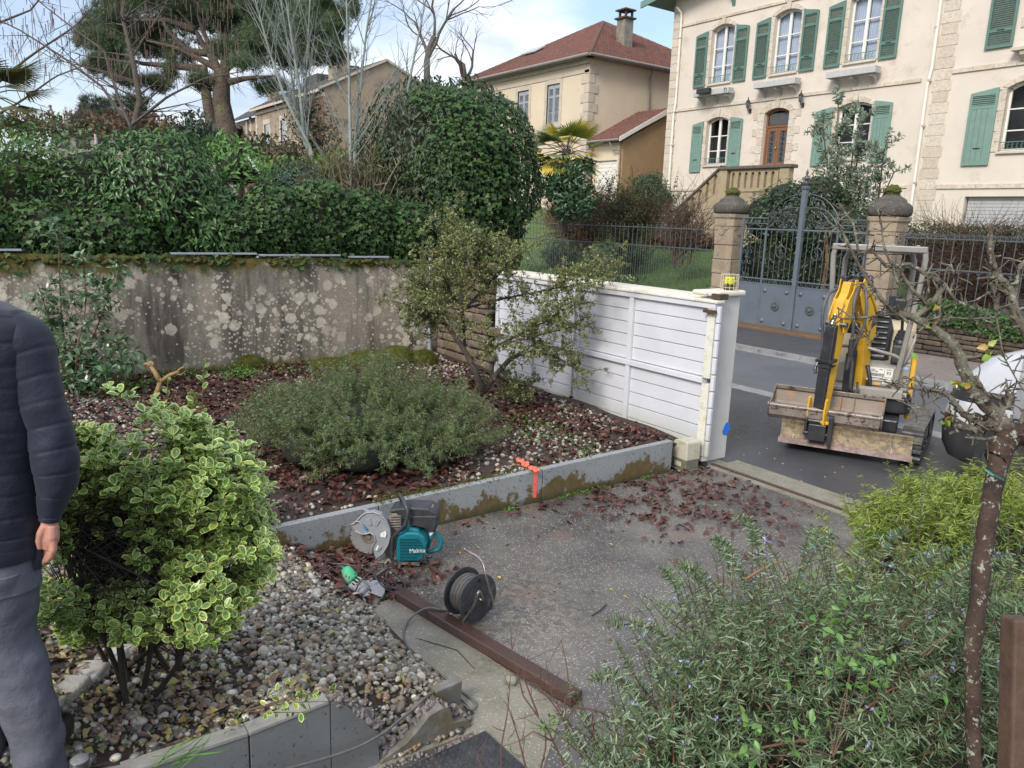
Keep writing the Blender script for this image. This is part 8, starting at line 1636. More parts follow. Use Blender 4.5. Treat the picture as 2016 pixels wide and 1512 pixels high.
# headlight clusters wrapping the corner
m_hl = simple('m_hl',(.30,.31,.33,1),(.10,.10,.11,1),16,.08,.1,spec=.8)
for s in (-1,1):
 rows = []; 
 for z,o in ((.745,.052),(.80,.092),(.84,.128)):
  pl2 = [p for p in outline(z,o,.876,4.2,.5)]; k = len(pl2); seg = pl2[4:14]; rows.append([(x-.004,(y-.004)*(-s*-1) if s < 0 else -(y-.004),z) for x,y,z in seg])
 b = MB(); kk = len(rows[0]); b.add([p for r in rows for p in r],[(i*kk+t,i*kk+t+1,(i+1)*kk+t+1,(i+1)*kk+t) for i in range(2) for t in range(kk-1)]); hl = b.build('headlight',m_hl,vn,smooth=True)
 MB().lathe([(.045,0),(.03,.03),(0,.035)],14,T(.13,s*.60,.79,ry=R_(-90))).build('bulb',m_chrome,hl,smooth=True)
 # fog lamp recess frame
 fr = MB(); yy = s*.58; fr.prism([(-.14,-.07),(.10,-.075),(.13,-.03),(.12,.07),(-.12,.08),(-.15,.02)],0,.02,T(.065,yy,.42,rz=-s*R_(24)) @ Matrix(((0,0,-1,0),(1,0,0,0),(0,1,0,0),(0,0,0,1)))); fo_ = fr.build('fog_lamp_frame',m_vblk,vn,bevel=.012)
 MB().prism([(-.08,-.04),(.08,-.045),(.09,.04),(-.08,.045)],.018,.026,T(.065,yy,.42,rz=-s*R_(24)) @ Matrix(((0,0,-1,0),(1,0,0,0),(0,1,0,0),(0,0,0,1)))).build('fog_lamp',m_vgls,fo_)
for (x,s) in ((.88,-1),(.88,1),(3.5,-1),(3.5,1)):
 M = T(x,s*.80,.315,rx=R_(90)); w = MB().lathe([(.20,-.09),(.29,-.10),(.315,-.07),(.315,.07),(.29,.10),(.20,.09)],28,M).build('wheel',m_rub,vn,smooth=40)
 MB().lathe([(.20,-.085),(.19,-.04),(.05,-.03),(.05,.03),(.19,.04),(.20,.085)],24,M).build('rim',m_alu,w,smooth=40)
 b = MB()
 for i in range(7): a = i*.8976; b.bar(M @ Vector((.04*math.cos(a),.04*math.sin(a),-.06*s*-1)),M @ Vector((.185*math.cos(a),.185*math.sin(a),-.075*s*-1)),.035,.02)
 b.build('hub_cap',m_alu,w,bevel=.004)
MB().prism([(x_,z_) for x_,z_ in [(.88+.37*math.cos(t),.315+.37*math.sin(t)) for t in np.linspace(-.3,3.44,16)]],.872,.892,Matrix(((1,0,0,0),(0,0,1,-1.76),(0,1,0,0),(0,0,0,1)))).build('wheel_arch',m_vblk,vn)
MB().box(-.045,-.02,-.30,.30,.42,.53).build('number_plate',m_white,vn,bevel=.004); MB().box(-.0,.03,-.38,.38,.60,.70).build('grille',m_vblk,vn,bevel=.01)
def tall(o):
 if o.name.startswith('wheel') and 'arch' not in o.name: return
 for v_ in o.data.vertices: v_.co.z = .2+(v_.co.z-.2)*1.28
 for c_ in KIDS.get(o.name,[]): tall(c_)
for o in KIDS[vn.name]: tall(o)
# ================================================================ TOOLS ON THE DRIVE
CRZ = math.atan2(RGT.y,RGT.x)          # heading of something standing square to the viewer
m_teal = simple('m_teal',(.008,.17,.21,1),(.007,.14,.175,1),6,.38,.1,90,bd=.002,grime=(.12,.16,.16,1),gsc=6,gth=.63)
m_guard = simple('m_guard',(.28,.29,.31,1),(.22,.23,.25,1),8,.45,.15,60,grime=(.36,.34,.30,1),gsc=8,gth=.55)
m_disc = simple('m_disc',(.30,.30,.30,1),(.22,.22,.22,1),10,.45,.2,90,metal=.3,grime=(.35,.33,.30,1),gsc=5,gth=.5)
m_tdark = simple('m_tdark',(.025,.027,.032,1),(.05,.05,.055,1),12,.45,.2,90,grime=(.12,.11,.10,1),gsc=7,gth=.6)
m_alloy = simple('m_alloy',(.28,.25,.21,1),(.16,.14,.12,1),20,.5,.5,60,metal=.3)
# ---- petrol cut-off saw
p = onZ(0,780,1104); sw_ = thing('cutoff_saw','teal petrol cut-off saw with grey blade guard and black wrap handle, near the wall','saw',tuple(p),CRZ-R_(4)); K = 1/254.
def sp2(cx,cz): return ((cx/5.04+640-780)*K,(1104-(cz/5.04+960))*K/.91)
def SP(*pts): return [sp2(*q) for q in pts]
def slab(nm,pts,y0,y1,mt,bev=.006,par=None,sm=False): return MB().prism(SP(*pts),-y1,-y0,YM()).build(nm,mt,par or sw_,bevel=bev,seg=3,smooth=sm)
c = sp2(462,458); CM = T(c[0],-.095,c[1]) @ FACE
MB().lathe([(.0,-.0016),(.139,-.0016),(.139,.0016),(.0,.0016)],48,CM).build('blade',m_disc,sw_,smooth=30)
b = MB()
for i in range(20): a = i*.314; b.cbox((.133*math.cos(a),.133*math.sin(a),0),(.012,.004,.006),CM @ T(0,0,0)) if False else b.box(.126,.146,-.002,.002,-.0028,.0028,CM @ Matrix.Rotation(a,4,'Z'))
b.build('blade_teeth',m_tdark,sw_)
MB().lathe([(.058,.0),(.056,.006),(.02,.008),(.02,.016),(0,.018)],24,CM).build('flange',m_alloy,sw_,smooth=40)
gout = [(300,345),(340,330),(400,260),(450,225),(520,215),(590,235),(640,285),(675,360),(680,430),(660,510),(610,590),(545,650),(515,600),(505,540),(540,480),(530,430),(490,405),(450,420),(400,425),(340,395),(300,360)]
slab('blade_guard',gout,-.125,-.065,m_guard,.010)
rim_ = [(300,345),(340,330),(400,260),(450,225),(520,215),(590,235),(640,285),(675,360),(680,430),(660,510),(610,590),(545,650)]
MB().tube([(x,-.125,z) for x,z in SP(*rim_)],.008,6).build('guard_rim',m_guard,sw_,smooth=True)
MB().tube([(x,-.127,z) for x,z in SP((340,395),(400,425),(450,420),(490,405),(530,430),(540,480),(505,540),(515,600))],.007,6).build('guard_edge',m_guard,sw_,smooth=True)
for q in ([(545,270),(590,285),(555,345),(520,335)],[(450,290),(490,270),(510,330),(480,345)],[(570,520),(605,530),(580,570),(545,575)]): slab('guard_rib',q,-.132,-.1255,m_guard,.003)
slab('warning_label',[(590,405),(640,375),(650,400),(640,440),(590,435)],-.134,-.1325,m_white,0); slab('warning_sign',[(610,410),(622,392),(630,415)],-.1355,-.134,m_yel,0)
slab('slot_label',[(540,560),(560,515),(575,520),(555,570)],-.134,-.1325,m_white,0)
MB().tube([(x,-.11,z) for x,z in SP((410,190),(470,225))],.028*.55,10).build('guard_handle',m_guard,sw_,smooth=40)
MB().tube([(x,-.14,z) for x,z in SP((330,315),(380,300),(420,325),(440,350))],.0035,6).build('water_hose',simple('m_wh',(.4,.38,.33,1),None,9,.4),sw_,smooth=True); MB().tube([(x,-.142,z) for x,z in SP((430,345),(452,370))],.009,8).build('hose_coupling',simple('m_hc',(.05,.3,.6,1),None,9,.4),sw_,smooth=40)
# engine, filter cover, starter housing
slab('drive_arm',[(640,300),(720,250),(760,300),(720,560),(690,640),(620,660),(600,620)],-.06,.02,m_alloy,.012)
slab('cylinder',[(665,240),(760,230),(780,300),(770,420),(680,400)],-.07,.06,m_alloy,.015)
for i in range(5): slab('fin',[(668,262+i*24),(775,252+i*24),(775,262+i*24),(668,272+i*24)],-.085,.07,m_alloy,.002)
slab('top_cover',[(658,215),(700,200),(880,178),(1040,178),(1110,215),(1130,260),(1120,330),(1100,400),(990,360),(860,300),(780,290),(720,235),(665,240)],-.08,.11,m_tdark,.022)
slab('filter_cap',[(980,180),(1060,185),(1080,205),(1000,200)],-.03,.05,m_alloy,.01)
slab('side_cover',[(860,250),(1120,235),(1125,300),(1090,390),(1000,350),(860,330)],-.095,-.075,m_tdark,.008)
slab('fuel_tank',[(840,345),(950,365),(970,400),(900,400),(820,400)],-.10,.06,m_teal,.02)
star = [(745,425),(800,410),(820,390),(900,385),(960,385),(1010,420),(1035,480),(1020,560),(1000,620),(960,650),(760,668),(735,640),(738,520)]
sh2 = slab('starter_housing',star,-.125,.06,m_teal,.02)
inner = [(775,450),(830,420),(900,415),(950,430),(1000,480),(1010,540),(985,610),(940,632),(775,645),(765,560)]
b = MB()
for i in range(15):
 zc = 440+i*14.2; x0 = 775 if zc < 600 else 772; x1 = 930+(75*math.sin((zc-420)/220*3.14)); (a0,z0) = sp2(x0,zc+4); (a1,z1) = sp2(x1,zc-10); b.bar((a0,-.129,z0),(a1,-.129,z1),.006,.0042)
b.build('cooling_slats',m_teal,sh2)['kind'] = 'stuff'
b = MB()
for i in range(14):
 zc = 447+i*14.2; x1 = 925+(75*math.sin((zc-420)/220*3.14)); (a0,z0) = sp2(778,zc+4); (a1,z1) = sp2(x1,zc-10); b.bar((a0,-.1262,z0),(a1,-.1262,z1),.003,.0045)
b.build('cooling_gaps',m_black,sh2)['kind'] = 'stuff'
x,z = sp2(948,545); text('lettering','Makita',.046,m_white,sw_,T(x,-.1335,z) @ Matrix.Rotation(R_(7),4,'Y').inverted() @ FACE @ Matrix.Rotation(0,4,'Z'),.001)
# rear handle loop
MB().tube([(x,-.02,z) for x,z in SP((960,370),(1020,370),(1090,420),(1150,475),(1155,520),(1135,580),(1040,610),(1010,600))],.017,10).build('rear_handle',m_teal,sw_,smooth=True)
MB().tube([(x,-.02,z) for x,z in SP((1090,420),(1050,480),(1020,570))],.014,8).build('handle_strut',m_teal,sw_,smooth=True)
slab('spec_label',[(1040,420),(1080,400),(1085,415),(1050,450)],-.045,-.043,m_white,0)
# wrap-round front handle
hp = SP((735,185),(720,110),(750,95),(810,125),(850,170),(855,230),(830,310),(770,370),(715,430),(700,520),(700,640),(730,690),(760,680))
hy = [.08,.05,-.02,-.09,-.13,-.135,-.135,-.135,-.135,-.135,-.13,-.13,-.13]; MB().tube([(x,y,z) for (x,z),y in zip(hp,hy)],.0145,10).build('front_handle',m_tdark,sw_,smooth=True)
b = MB(); b.tube([(x,-.10,z) for x,z in SP((625,700),(660,660),(730,700),(745,735))],.014,8); b.tube([(x,-.12,z) for x,z in SP((740,690),(770,700),(765,735))],.016,8); b.lathe([(.03,-.03),(.03,.03)],14,T(*((lambda q: (q[0],-.06,q[1]+.005))(sp2(650,715)))) @ FACE); b.lathe([(.03,-.03),(.03,.03)],14,T(*((lambda q: (q[0],.07,q[1]+.02))(sp2(650,715)))) @ FACE); b.box(-.12,.20,-.1,.06,.02,.045); b.build('foot_frame',m_alloy,sw_,smooth=40)
# ---- angle grinder
p = onZ(0,715,1172); ag = thing('angle_grinder','dusty green and grey angle grinder lying in the leaves beside the timber','grinder',tuple(p),CRZ); Kg = 1/272.
def gp2(cx,cz,y=0): return Vector(((cx/5.04+640-715)*Kg,y,(1172-(cz/5.04+960))*Kg/.9-y*.5))
m_ggrn = simple('m_ggrn',(.06,.42,.20,1),(.05,.34,.17,1),9,.5,.1,grime=(.35,.36,.33,1),gsc=9,gth=.56); m_ggry = simple('m_ggry',(.40,.39,.40,1),(.32,.31,.32,1),14,.6,.3,60,grime=(.22,.2,.19,1),gsc=10,gth=.6)
def gtube(nm,pts,rr,mt,n_=14,y=None,smv=True): return MB().tube([gp2(q[0],q[1],(q[2] if len(q) > 2 else 0)) for q in pts],rr,n_).build(nm,mt,ag,smooth=smv)
gtube('body',[(200,830,.05),(225,860,.03),(260,905,.02),(290,940,.01)],[.035,.042,.047,.048],m_ggrn); gtube('motor_housing',[(285,935,.01),(330,985,0),(385,1030,-.02),(410,1050,-.03)],[.050,.056,.055,.04],m_ggry)
gtube('cable_sleeve',[(205,835,.05),(170,812,.06),(120,795,.07)],[.02,.014,.008],m_tdark)
for i in range(6): q = gp2(300+i % 3*26,930-(i % 3)*22+(i//3)*36,-.045); MB().box(-.011,.011,-.004,.004,-.004,.004,T(q.x,q.y,q.z,ry=R_(38))).build('vent',m_black,ag)
q = gp2(400,1040,-.02); MB().lathe([(.035,-.02),(.042,.0),(.042,.03),(.02,.04)],16,T(q.x,q.y,q.z-.02,rx=R_(25))).build('gear_head',m_ggry,ag,smooth=40)
q = gp2(430,1120,-.03); DM = T(q.x,q.y,max(q.z,.02),rx=R_(14),ry=R_(-6)); MB().lathe([(0,-.0018),(.115,-.0018),(.115,.0018),(0,.0018)],40,DM).build('cutting_disc',m_alloy,ag,smooth=30)
MB().lathe([(.112,.006),(.122,.006),(.122,.028),(.03,.032),(.03,.028),(.112,.024)],30,DM,R_(-30),R_(150)).build('disc_guard',m_guard,ag,smooth=40)
gtube('side_handle',[(480,905,0),(520,870,.0),(570,830,.02),(612,800,.03)],[.018,.016,.017,.02],m_tdark); gtube('handle_neck',[(440,930,-.01),(480,905,0)],.011,m_alloy)
def loopc(nm,pts,r,mt,par): 
 P = [Vector(q) for q in pts]; out = []
 for i in range(len(P)-1):
  p0 = P[max(i-1,0)]; p1 = P[i]; p2 = P[i+1]; p3 = P[min(i+2,len(P)-1)]
  for t in (0,.2,.4,.6,.8): out.append(.5*((2*p1)+(-p0+p2)*t+(2*p0-5*p1+4*p2-p3)*t*t+(-p0+3*p1-3*p2+p3)*t**3))
 out.append(P[-1]); return MB().tube(out,r,8).build(nm,mt,par,smooth=True)
loopc('power_cord',[gp2(60,785,.08),gp2(150,780,.08),gp2(300,800,.06),(gp2(400,830,.05)),gp2(480,870,.02),gp2(560,930,0),gp2(650,985,-.02),gp2(760,1000,0),gp2(770,960,.02),gp2(700,880,.03),gp2(600,800,.03),gp2(500,780,.04),gp2(450,800,.04),gp2(480,870,0),gp2(560,960,-.04),gp2(640,1020,-.04),gp2(760,1035,-.02),gp2(780,1010,0),gp2(690,960,.02),gp2(620,860,.02),gp2(540,780,.05),gp2(470,830,.0),gp2(390,920,-.06),gp2(340,1000,-.08),gp2(330,1090,-.09),gp2(370,1170,-.08),gp2(450,1210,-.06),gp2(540,1200,-.05),gp2(610,1120,-.05),gp2(640,1000,-.04),gp2(600,900,-.02),gp2(620,820,.02)],.0055,m_tdark,ag)
# ---- cable reel
p = onZ(0,925,1222); cr_ = thing('cable_reel','black cable reel with grey cord on a bent steel tube frame','cable reel',tuple(p),CRZ); Kr = 1/290.
def rp(cx,cz,y=0): return Vector(((cx/5.04+640-925)*Kr+0,y,(1222-(cz/5.04+960))*Kr/.88-y*.52))
m_reel = simple('m_reel',(.028,.030,.036,1),(.06,.063,.07,1),9,.5,.2,60,grime=(.13,.13,.13,1),gsc=7,gth=.56); m_cord = simple('m_cord',(.12,.115,.10,1),(.08,.075,.065,1),20,.6,.1); m_steel = simple('m_steel',(.42,.40,.37,1),(.28,.25,.22,1),20,.32,.1,metal=.9,spots=(.14,.09,.06,1),ssc=30,sth=.6)
axd = Vector((.70,-.70,.03)).normalized(); x_ = axd.cross(Vector((0,0,1))).normalized(); y_ = axd.cross(x_); C0 = Vector((-.055,.06,.185))
RM = Matrix(((x_.x,y_.x,axd.x,C0.x),(x_.y,y_.y,axd.y,C0.y),(x_.z,y_.z,axd.z,C0.z),(0,0,0,1)))
for z0,nm in ((0,'flange'),(.15,'flange')):
 s_ = 1 if z0 else -1; MB().lathe([(.0,z0-.004),(.150,z0-.004),(.158,z0-.008),(.160,z0+.004),(.150,z0+.006),(.11,z0+.004+.010*s_),(.06,z0+.004+.004*s_),(.05,z0+.01*s_+.004),(.0,z0+.012*s_+.004)],40,RM).build(nm,m_reel,cr_,smooth=40)
b = MB()
for i in range(9):
 b.tube([RM @ Vector(((.118+.004*(i % 2))*math.cos(t),(.118+.004*(i % 2))*math.sin(t),.016+i*.0145)) for t in np.linspace(0,6.283,33)[:-1]],.0078,7,closed=True)
b.build('wound_cord',m_cord,cr_,smooth=True)['kind'] = 'stuff'; MB().lathe([(.105,.004),(.105,.146)],24,RM).build('drum',m_reel,cr_,smooth=40)
for a in range(3): MB().lathe([(.012,.158),(.012,.163)],10,RM @ T(.125*math.cos(a*2.1+.5),.125*math.sin(a*2.1+.5),0)).build('bolt_hole',m_black,cr_)
P_ = [RM @ Vector((0,0,.165)),RM @ Vector((0,0,.20)),rp(1525,1050,-.20),rp(1480,1170,-.17),rp(1400,1290,-.14),rp(1330,1335,-.13),rp(1240,1300,-.09),rp(1175,1245,-.06),rp(1185,1215,-.02),rp(1260,1185,.06)]
P_[5:10] = [Vector((P_[i].x,P_[i].y,.012)) for i in range(5,10)]; loopc('frame_tube',P_,.0095,m_steel,cr_)
loopc('frame_tube',[rp(1365,668,-.02),rp(1420,700,-.02),rp(1500,740,-.03),rp(1550,800,-.05),rp(1580,900,-.08),rp(1620,1040,-.08),rp(1655,1150,-.05),rp(1645,1200,-.03),rp(1600,1180,.03),rp(1560,1150,.12)],.0095,m_steel,cr_)
loopc('frame_tube',[Vector((-.15,.17,.012)),Vector((-.08,.2,.012)),Vector((.05,.22,.012)),Vector((.13,.18,.012))],.0095,m_steel,cr_)
# its cable across the concrete, over the pebbles and down in front of the broken wall
ck = [(940,1208,.03),(905,1206,.02),(876,1202,.075),(843,1197,.085),(815,1211,.05),(798,1233,.012),(797,1262,.01),(822,1297,.01),(864,1325,.01),(905,1358,.01),(936,1384,.01),(930,1397,.01),(908,1385,.015),(882,1364,.07),(862,1360,.11)]
P_ = [onZ(z,x,y) for x,y,z in ck]+[onX(-3.02,835,1376),onX(-2.99,807,1401),onX(-2.94,780,1423),onX(-2.915,755,1443),onX(-2.90,703,1471),onX(-2.89,640,1493),onX(-2.88,564,1514),onX(-2.87,450,1550)]
m_cable = simple('m_cable',(.13,.13,.125,1),(.09,.09,.085,1),20,.5,.1); root = thing('power_cable','long grey power cable looping from the reel over the pebbles to the bottom left','cable',tuple(P_[0])); loopc('cable',[q-P_[0] for q in P_],.0075,m_cable,root)
# ---- ribbed timber
bt = thing('timber','dark brown ribbed decking joist lying across the concrete and the drive','timber',(-4.36,2.19,0),math.atan2(2.44-2.17,-2.79+4.33)+.0); m_tim = simple('m_tim',(.075,.038,.026,1),(.045,.024,.018,1),3,.42,.5,26,bd=.004,grime=(.12,.065,.04,1),gsc=6,gth=.58)
BLn = 1.60; b = MB(); sec = [(0,.002),(.085,.002)]+[(.085+(.004 if i % 2 else 0),.01+i*.0075) for i in range(8)]+[(.081,.071),(.004,.071)]+[(0-(.004 if (i % 2) == 0 else 0),.0625-i*.0075) for i in range(8)]; b.prism(sec,0,BLn,XM()); b.v = [Vector((p.x,p.y+.004*math.sin(p.x*2.1),p.z)) for p in b.v]; b.build('joist',m_tim,bt)
b = MB()
for i in range(5): b.box(.0,BLn,.012+i*.015,.016+i*.015,.0705,.0725)
b.build('ridges',m_tim,bt)
# small things on the ground
def pebble_at(px,py,s_,label,mt): p = onZ(0,px,py); V,F,_ = tpl_rock(9,2,.65,.12); V = V*s_; o = link('pebble',npmesh('pebble',V,F,mt,None,True),None,T(p.x,p.y,s_*.25,rz=.5)); tag(o,label,'pebble')
pebble_at(1005,1346,.085,'greenish grey oval pebble lying against the timber',simple('m_pb1',(.17,.17,.13,1),(.24,.23,.18,1),20,.6,.2)); pebble_at(858,1018,.05,'lone white pebble on the drive in front of the retaining wall',simple('m_pb2',(.5,.47,.42,1),None,20,.6,.2))
pebble_at(722,1222,.05,'small dark green pebble on the concrete below the grinder',simple('m_pb3',(.07,.08,.07,1),None,20,.5,.2))
def stick(label,pts,r=.004): P = [onZ(z,x,y) for x,y,z in pts]; tag(MB().tube([tuple(q) for q in P],r,5).build('stick',m_dstem),label,'stick')
stick('short dark twig lying on the drive right of the reel',[(1165,1212,.006),(1180,1203,.012),(1194,1190,.008)]); stick('thin reddish twig lying on the concrete beside the timber',[(818,1256,.005),(860,1268,.01),(900,1280,.01),(935,1318,.005)],.0025)
o = thing('yellow_leaf','single small yellow leaf on the drive right of the reel','leaf',tuple(onZ(.004,984,1139))); V,F,_ = tpl_leaf(.6,.1,.1); link('blade',npmesh('blade',V*.05,F,NT('m_yl').set((.6,.5,.08,1),.5)),o,T(rz=1.2))
o = thing('glass_disc','round clear glass light lens set in the pebbles beside the person','lens',tuple(onZ(.66,157,1500))); MB().lathe([(.030,0),(.030,.012),(.024,.016),(0,.018)],24).build('lens',NT('m_lens').set((.5,.5,.5,1),.08,0,.6,Transmission_Weight=.7),o,smooth=40); MB().lathe([(.033,-.02),(.033,.01),(.030,.01)],24).build('rim',m_chrome,o,smooth=40)
# ================================================================ PERSON at the left edge
DH = 2.50; FH = Vector((FWD.x,FWD.y,0)).normalized(); RH = Vector((FH.y,-FH.x,0))
def V3(px,py,off=0.): d = ray(px,py); t = (DH+off)/(d.x*FH.x+d.y*FH.y); return CAMP+d*t
PX = 1500/DH
ps = thing('person','person seen from behind in a dark navy quilted jacket and grey work trousers','person',tuple(V3(-40,1540).xy)+(hbed(-2.95,-.1),)); PL = Vector(ps.location)
def relax(V): return V
def ring_loft(nm,st,mt,n_=32,amp=0.,freq=0.,groove=None,seed=0,par=None,flat=.0,cap=True):
 """st: list of (centre Vector, half width sideways, half depth); smooth interpolation, wrinkles and quilting grooves"""
 K = 26; rows = []
 for i in range(len(st)-1):
  p0,p1,p2,p3 = st[max(i-1,0)],st[i],st[i+1],st[min(i+2,len(st)-1)]
  for j in range(K):
   t = j/K; cr = lambda a,b_,c_,d_: .5*((2*b_)+(-a+c_)*t+(2*a-5*b_+4*c_-d_)*t*t+(-a+3*b_-3*c_+d_)*t**3)
   rows.append((cr(p0[0],p1[0],p2[0],p3[0]),cr(p0[1],p1[1],p2[1],p3[1]),cr(p0[2],p1[2],p2[2],p3[2])))
 rows.append(st[-1]); vs = []; L0 = 0
 for i,(c_,w_,dpt) in enumerate(rows):
  if i: L0 += (rows[i][0]-rows[i-1][0]).length
  ax = (rows[min(i+1,len(rows)-1)][0]-rows[max(i-1,0)][0]).normalized(); sx = (RH-ax*RH.dot(ax)).normalized(); sy = ax.cross(sx)
  for k in range(n_):
   a = k/n_*6.2832; q = abs(math.cos(a))**(1-flat); u = math.cos(a)*w_; v_ = math.sin(a)*dpt; p = c_+sx*u+sy*v_; e = 0
   if amp: e += amp*(noise.noise(Vector((p.x*6+seed,p.y*6,p.z*freq)))+.5*noise.noise(Vector((p.x*13+seed,p.y*13,p.z*freq*2.1))))
   if groove:
    g = (L0+groove[2]*math.sin(a+1)+.008*noise.noise(Vector((p.x*5,p.y*5,seed))))/groove[0]; g -= math.floor(g); e -= groove[1]*math.exp(-((g-.5)/.07)**2)*1.6
   vs.append(p+(sx*math.cos(a)+sy*math.sin(a))*e-PL)
 m = len(rows); fs = [(i*n_+k,i*n_+(k+1) % n_,(i+1)*n_+(k+1) % n_,(i+1)*n_+k) for i in range(m-1) for k in range(n_)]
 if cap: fs += [tuple(range(n_))[::-1],tuple(range((m-1)*n_,m*n_))]
 return MB().add(vs,fs).build(nm,mt,par or ps,smooth=True)
n = NT('m_jacket'); v = n.pos(); n.bump(n.noise(9,6,.6,v),.5,.02,None); m_jack = n.set(n.mix(n.ramp(n.noise(5,4,.6,v),[(.35,0.),(.65,1.)]),(.009,.013,.024,1),(.014,.020,.036,1)),n.ramp(n.noise(14,3,.5,v),[(.3,.5),(.7,.68)]),0,.35,Sheen_Weight=.1)
n = NT('m_trous'); v = n.pos(); n.bump(n.noise(14,7,.62,v),.55,.02); m_trous = n.set(n.mix(n.ramp(n.noise(4,5,.6,v),[(.35,0.),(.65,1.)]),(.085,.09,.11,1),(.115,.12,.145,1)),.8,0,.3)
m_skin = simple('m_skin',(.52,.27,.20,1),(.44,.20,.145,1),30,.5,.3,120,bd=.001); m_skin.node_tree.nodes['Principled BSDF'].inputs['Subsurface Weight'].default_value = .08
w = lambda px: px/PX
# one continuous body: trunk, head, limbs and the hand, fused by remeshing
b = MB()
def bt_(pts,rr,n_=10): b.tube([V3(*q)-PL for q in pts],[w(r) for r in rr],n_)
bt_([(-95,470),(-90,560),(-66,640)],[34,34,90]); b.add(*(lambda V,F: ([tuple(Vector(p)+V3(-98,400)-PL) for p in V*np.array([.085,.10,.125])],[tuple(f) for f in F]))(*icos(3)))
bt_([(-62,600),(-62,700),(-62,900),(-62,1050)],[80,110,100,105]); bt_([(20,650),(80,760),(104,900)],[30,30,27]); bt_([(104,890),(104,960),(97,1030)],[27,22,15]); bt_([(-150,650),(-200,760),(-220,900),(-215,1030)],[30,30,26,15])
bt_([(-20,1080),(12,1260),(55,1430),(88,1560)],[44,34,30,26]); bt_([(-120,1050),(-110,1260),(-90,1430),(-80,1560)],[44,34,30,26])
# palm and five bent fingers, each its own chain
def chain(pts,rr): b.tube([V3(q[0],q[1],(q[2] if len(q) > 2 else 0)/PX)-PL for q in pts],[w(r) for r in rr],10)
chain([(97,1022,0),(98,1040,0),(98,1060,2),(95,1078,2)],[15,18,19,15]); chain([(92,1030,8),(92,1055,10),(89,1074,8)],[12,16,12]); chain([(102,1034,-6),(103,1056,-6),(101,1072,-5)],[11,13,10])
chain([(105,1064,-8),(105,1082,-10),(100,1096,-8),(93,1104,-3)],[8,7.5,6.8,5.2]); chain([(99,1070,0),(97,1090,0),(90,1103,2),(82,1110,6)],[8.2,7.8,7,5.4]); chain([(92,1070,8),(89,1089,9),(82,1102,11),(75,1108,14)],[8,7.5,6.8,5.2]); chain([(86,1064,14),(82,1082,16),(76,1093,18),(71,1099,20)],[7,6.5,6,4.6])
chain([(88,1036,-10),(80,1050,-14),(77,1066,-14),(79,1080,-12)],[9,8.5,7.5,5.5])
body = b.build('body',m_skin,ps,smooth=True); rmod = body.modifiers.new('remesh','REMESH'); rmod.mode = 'VOXEL'; rmod.voxel_size = .003; rmod.use_smooth_shade = True; sm_ = body.modifiers.new('smooth','SMOOTH'); sm_.factor = .5; sm_.iterations = 2
# hair
hv,hf = icos(3); hv = hv*np.array([.093,.108,.13])*(1+lump(hv,12,.03))[:,None]; hv = hv[:,:]; MB().add([tuple(Vector(p)+V3(-100,392)-PL) for p in hv],[tuple(f) for f in hf]).build('hair',simple('m_hair',(.03,.02,.013,1),None,60,.6,.8,200),ps,smooth=True)
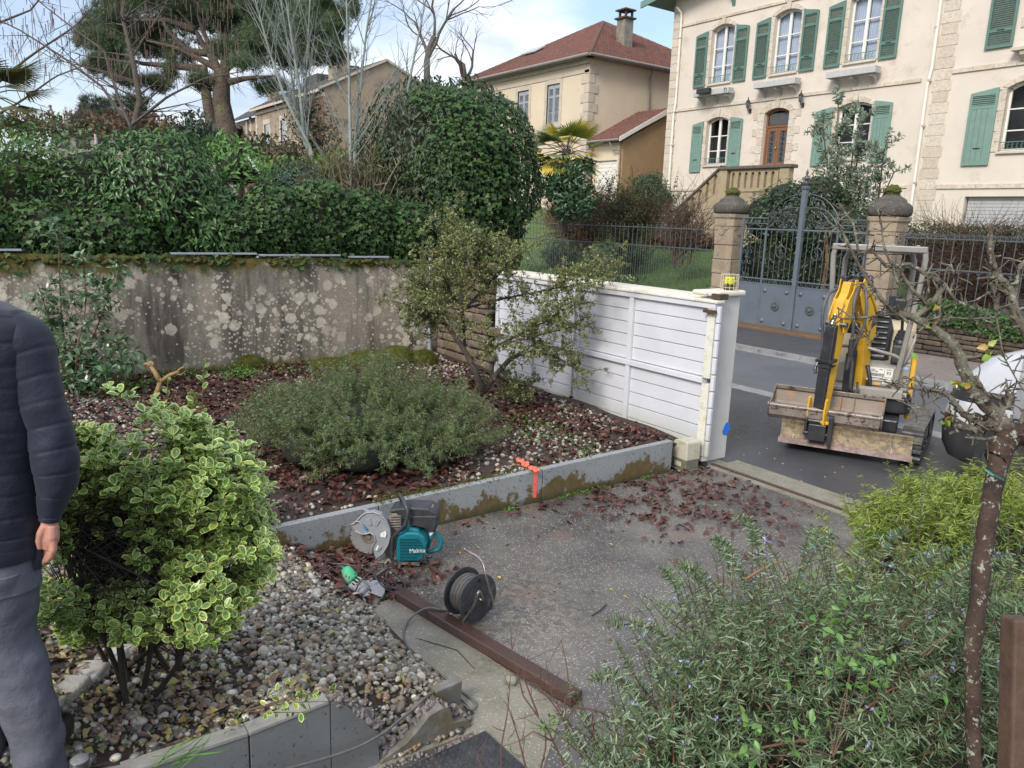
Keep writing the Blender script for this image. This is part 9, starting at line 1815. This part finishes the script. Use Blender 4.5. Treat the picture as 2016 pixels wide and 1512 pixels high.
# jacket: trunk and two sleeves, stitched into horizontal quilted bands
C = lambda x,y,o=0: V3(x,y,o/PX)
jk = ring_loft('jacket',[(C(-62,588),w(50),w(46)),(C(-62,606),w(112),w(66)),(C(-62,640),w(136),w(88)),(C(-62,760),w(138),w(92)),(C(-60,880),w(132),w(92)),(C(-56,980),w(136),w(95)),(C(-54,1040),w(138),w(95)),(C(-53,1064),w(134),w(92))],m_jack,72,.011,5,(w(46),.0022,.008),3)
ring_loft('sleeve',[(C(8,640),w(40),w(40)),(C(42,668),w(52),w(48)),(C(70,740),w(46),w(44)),(C(94,830),w(46),w(43)),(C(108,900),w(45),w(42)),(C(111,945),w(42),w(40)),(C(104,985),w(33),w(33)),(C(98,1022),w(21),w(22))],m_jack,56,.010,7,(w(50),.0020,.012),9,jk)
ring_loft('sleeve',[(C(-140,622),w(50),w(46)),(C(-170,690),w(50),w(46)),(C(-200,830),w(46),w(43)),(C(-222,940),w(42),w(40)),(C(-214,1025),w(22),w(22))],m_jack,32,.010,10,(w(46),.004,.006),7,jk)
ring_loft('hem_band',[(C(-54,1052),w(137),w(96)),(C(-54,1066),w(138),w(97)),(C(-54,1080),w(134),w(94))],m_jack,48,.003,8,None,2,jk)
MB().tube([C(75,1050)-PL,C(78,1085)-PL,C(74,1118)-PL,C(70,1120)-PL],[w(8),w(9),w(9),w(3)],6).build('hem_strap',m_jack,jk,smooth=True)
tr_ = ring_loft('trousers',[(C(-52,1045),w(122),w(84)),(C(-52,1100),w(128),w(90)),(C(-46,1150),w(132),w(92))],m_trous,56,.008,6,None,4)
ring_loft('trouser_leg',[(C(-4,1110),w(76),w(80)),(C(2,1180),w(72),w(72)),(C(14,1250),w(56),w(60)),(C(30,1310),w(62),w(60)),(C(52,1380),w(60),w(56)),(C(72,1450),w(58),w(53)),(C(82,1510),w(50),w(50)),(C(88,1545),w(52),w(52))],m_trous,64,.014,8,None,5,tr_)
ring_loft('trouser_leg',[(C(-104,1110),w(76),w(80)),(C(-100,1200),w(70),w(70)),(C(-85,1310),w(66),w(64),),(C(-66,1400),w(64),w(60)),(C(-50,1480),w(60),w(56)),(C(-40,1550),w(54),w(54))],m_trous,48,.012,8,None,8,tr_)
m_pock = m_trous; MB().tube([C(60,1120)-PL,C(52,1190)-PL,C(20,1225)-PL,C(-30,1232)-PL],.0035,5).build('pocket_seam',m_trous,tr_,smooth=True)
for (x,s) in ((92,1),(-38,-1)):
 q = C(x,1560)-PL; b2 = MB(); b2.add(*(lambda V,F: ([tuple(Vector((p[0],p[1],max(p[2],-.35)))) for p in V],[tuple(f) for f in F]))(*icos(3))); V = [RH*(p.x*.052+.0)+FH*(p.y*.14+.05)+Vector((0,0,p.z*.08)) for p in b2.v]; z0 = hbed(-2.95,-.1)+.03-PL.z; b2.v = [v_+Vector((q.x,q.y,z0)) for v_ in V]; b2.build('shoe',m_black,ps,smooth=True)
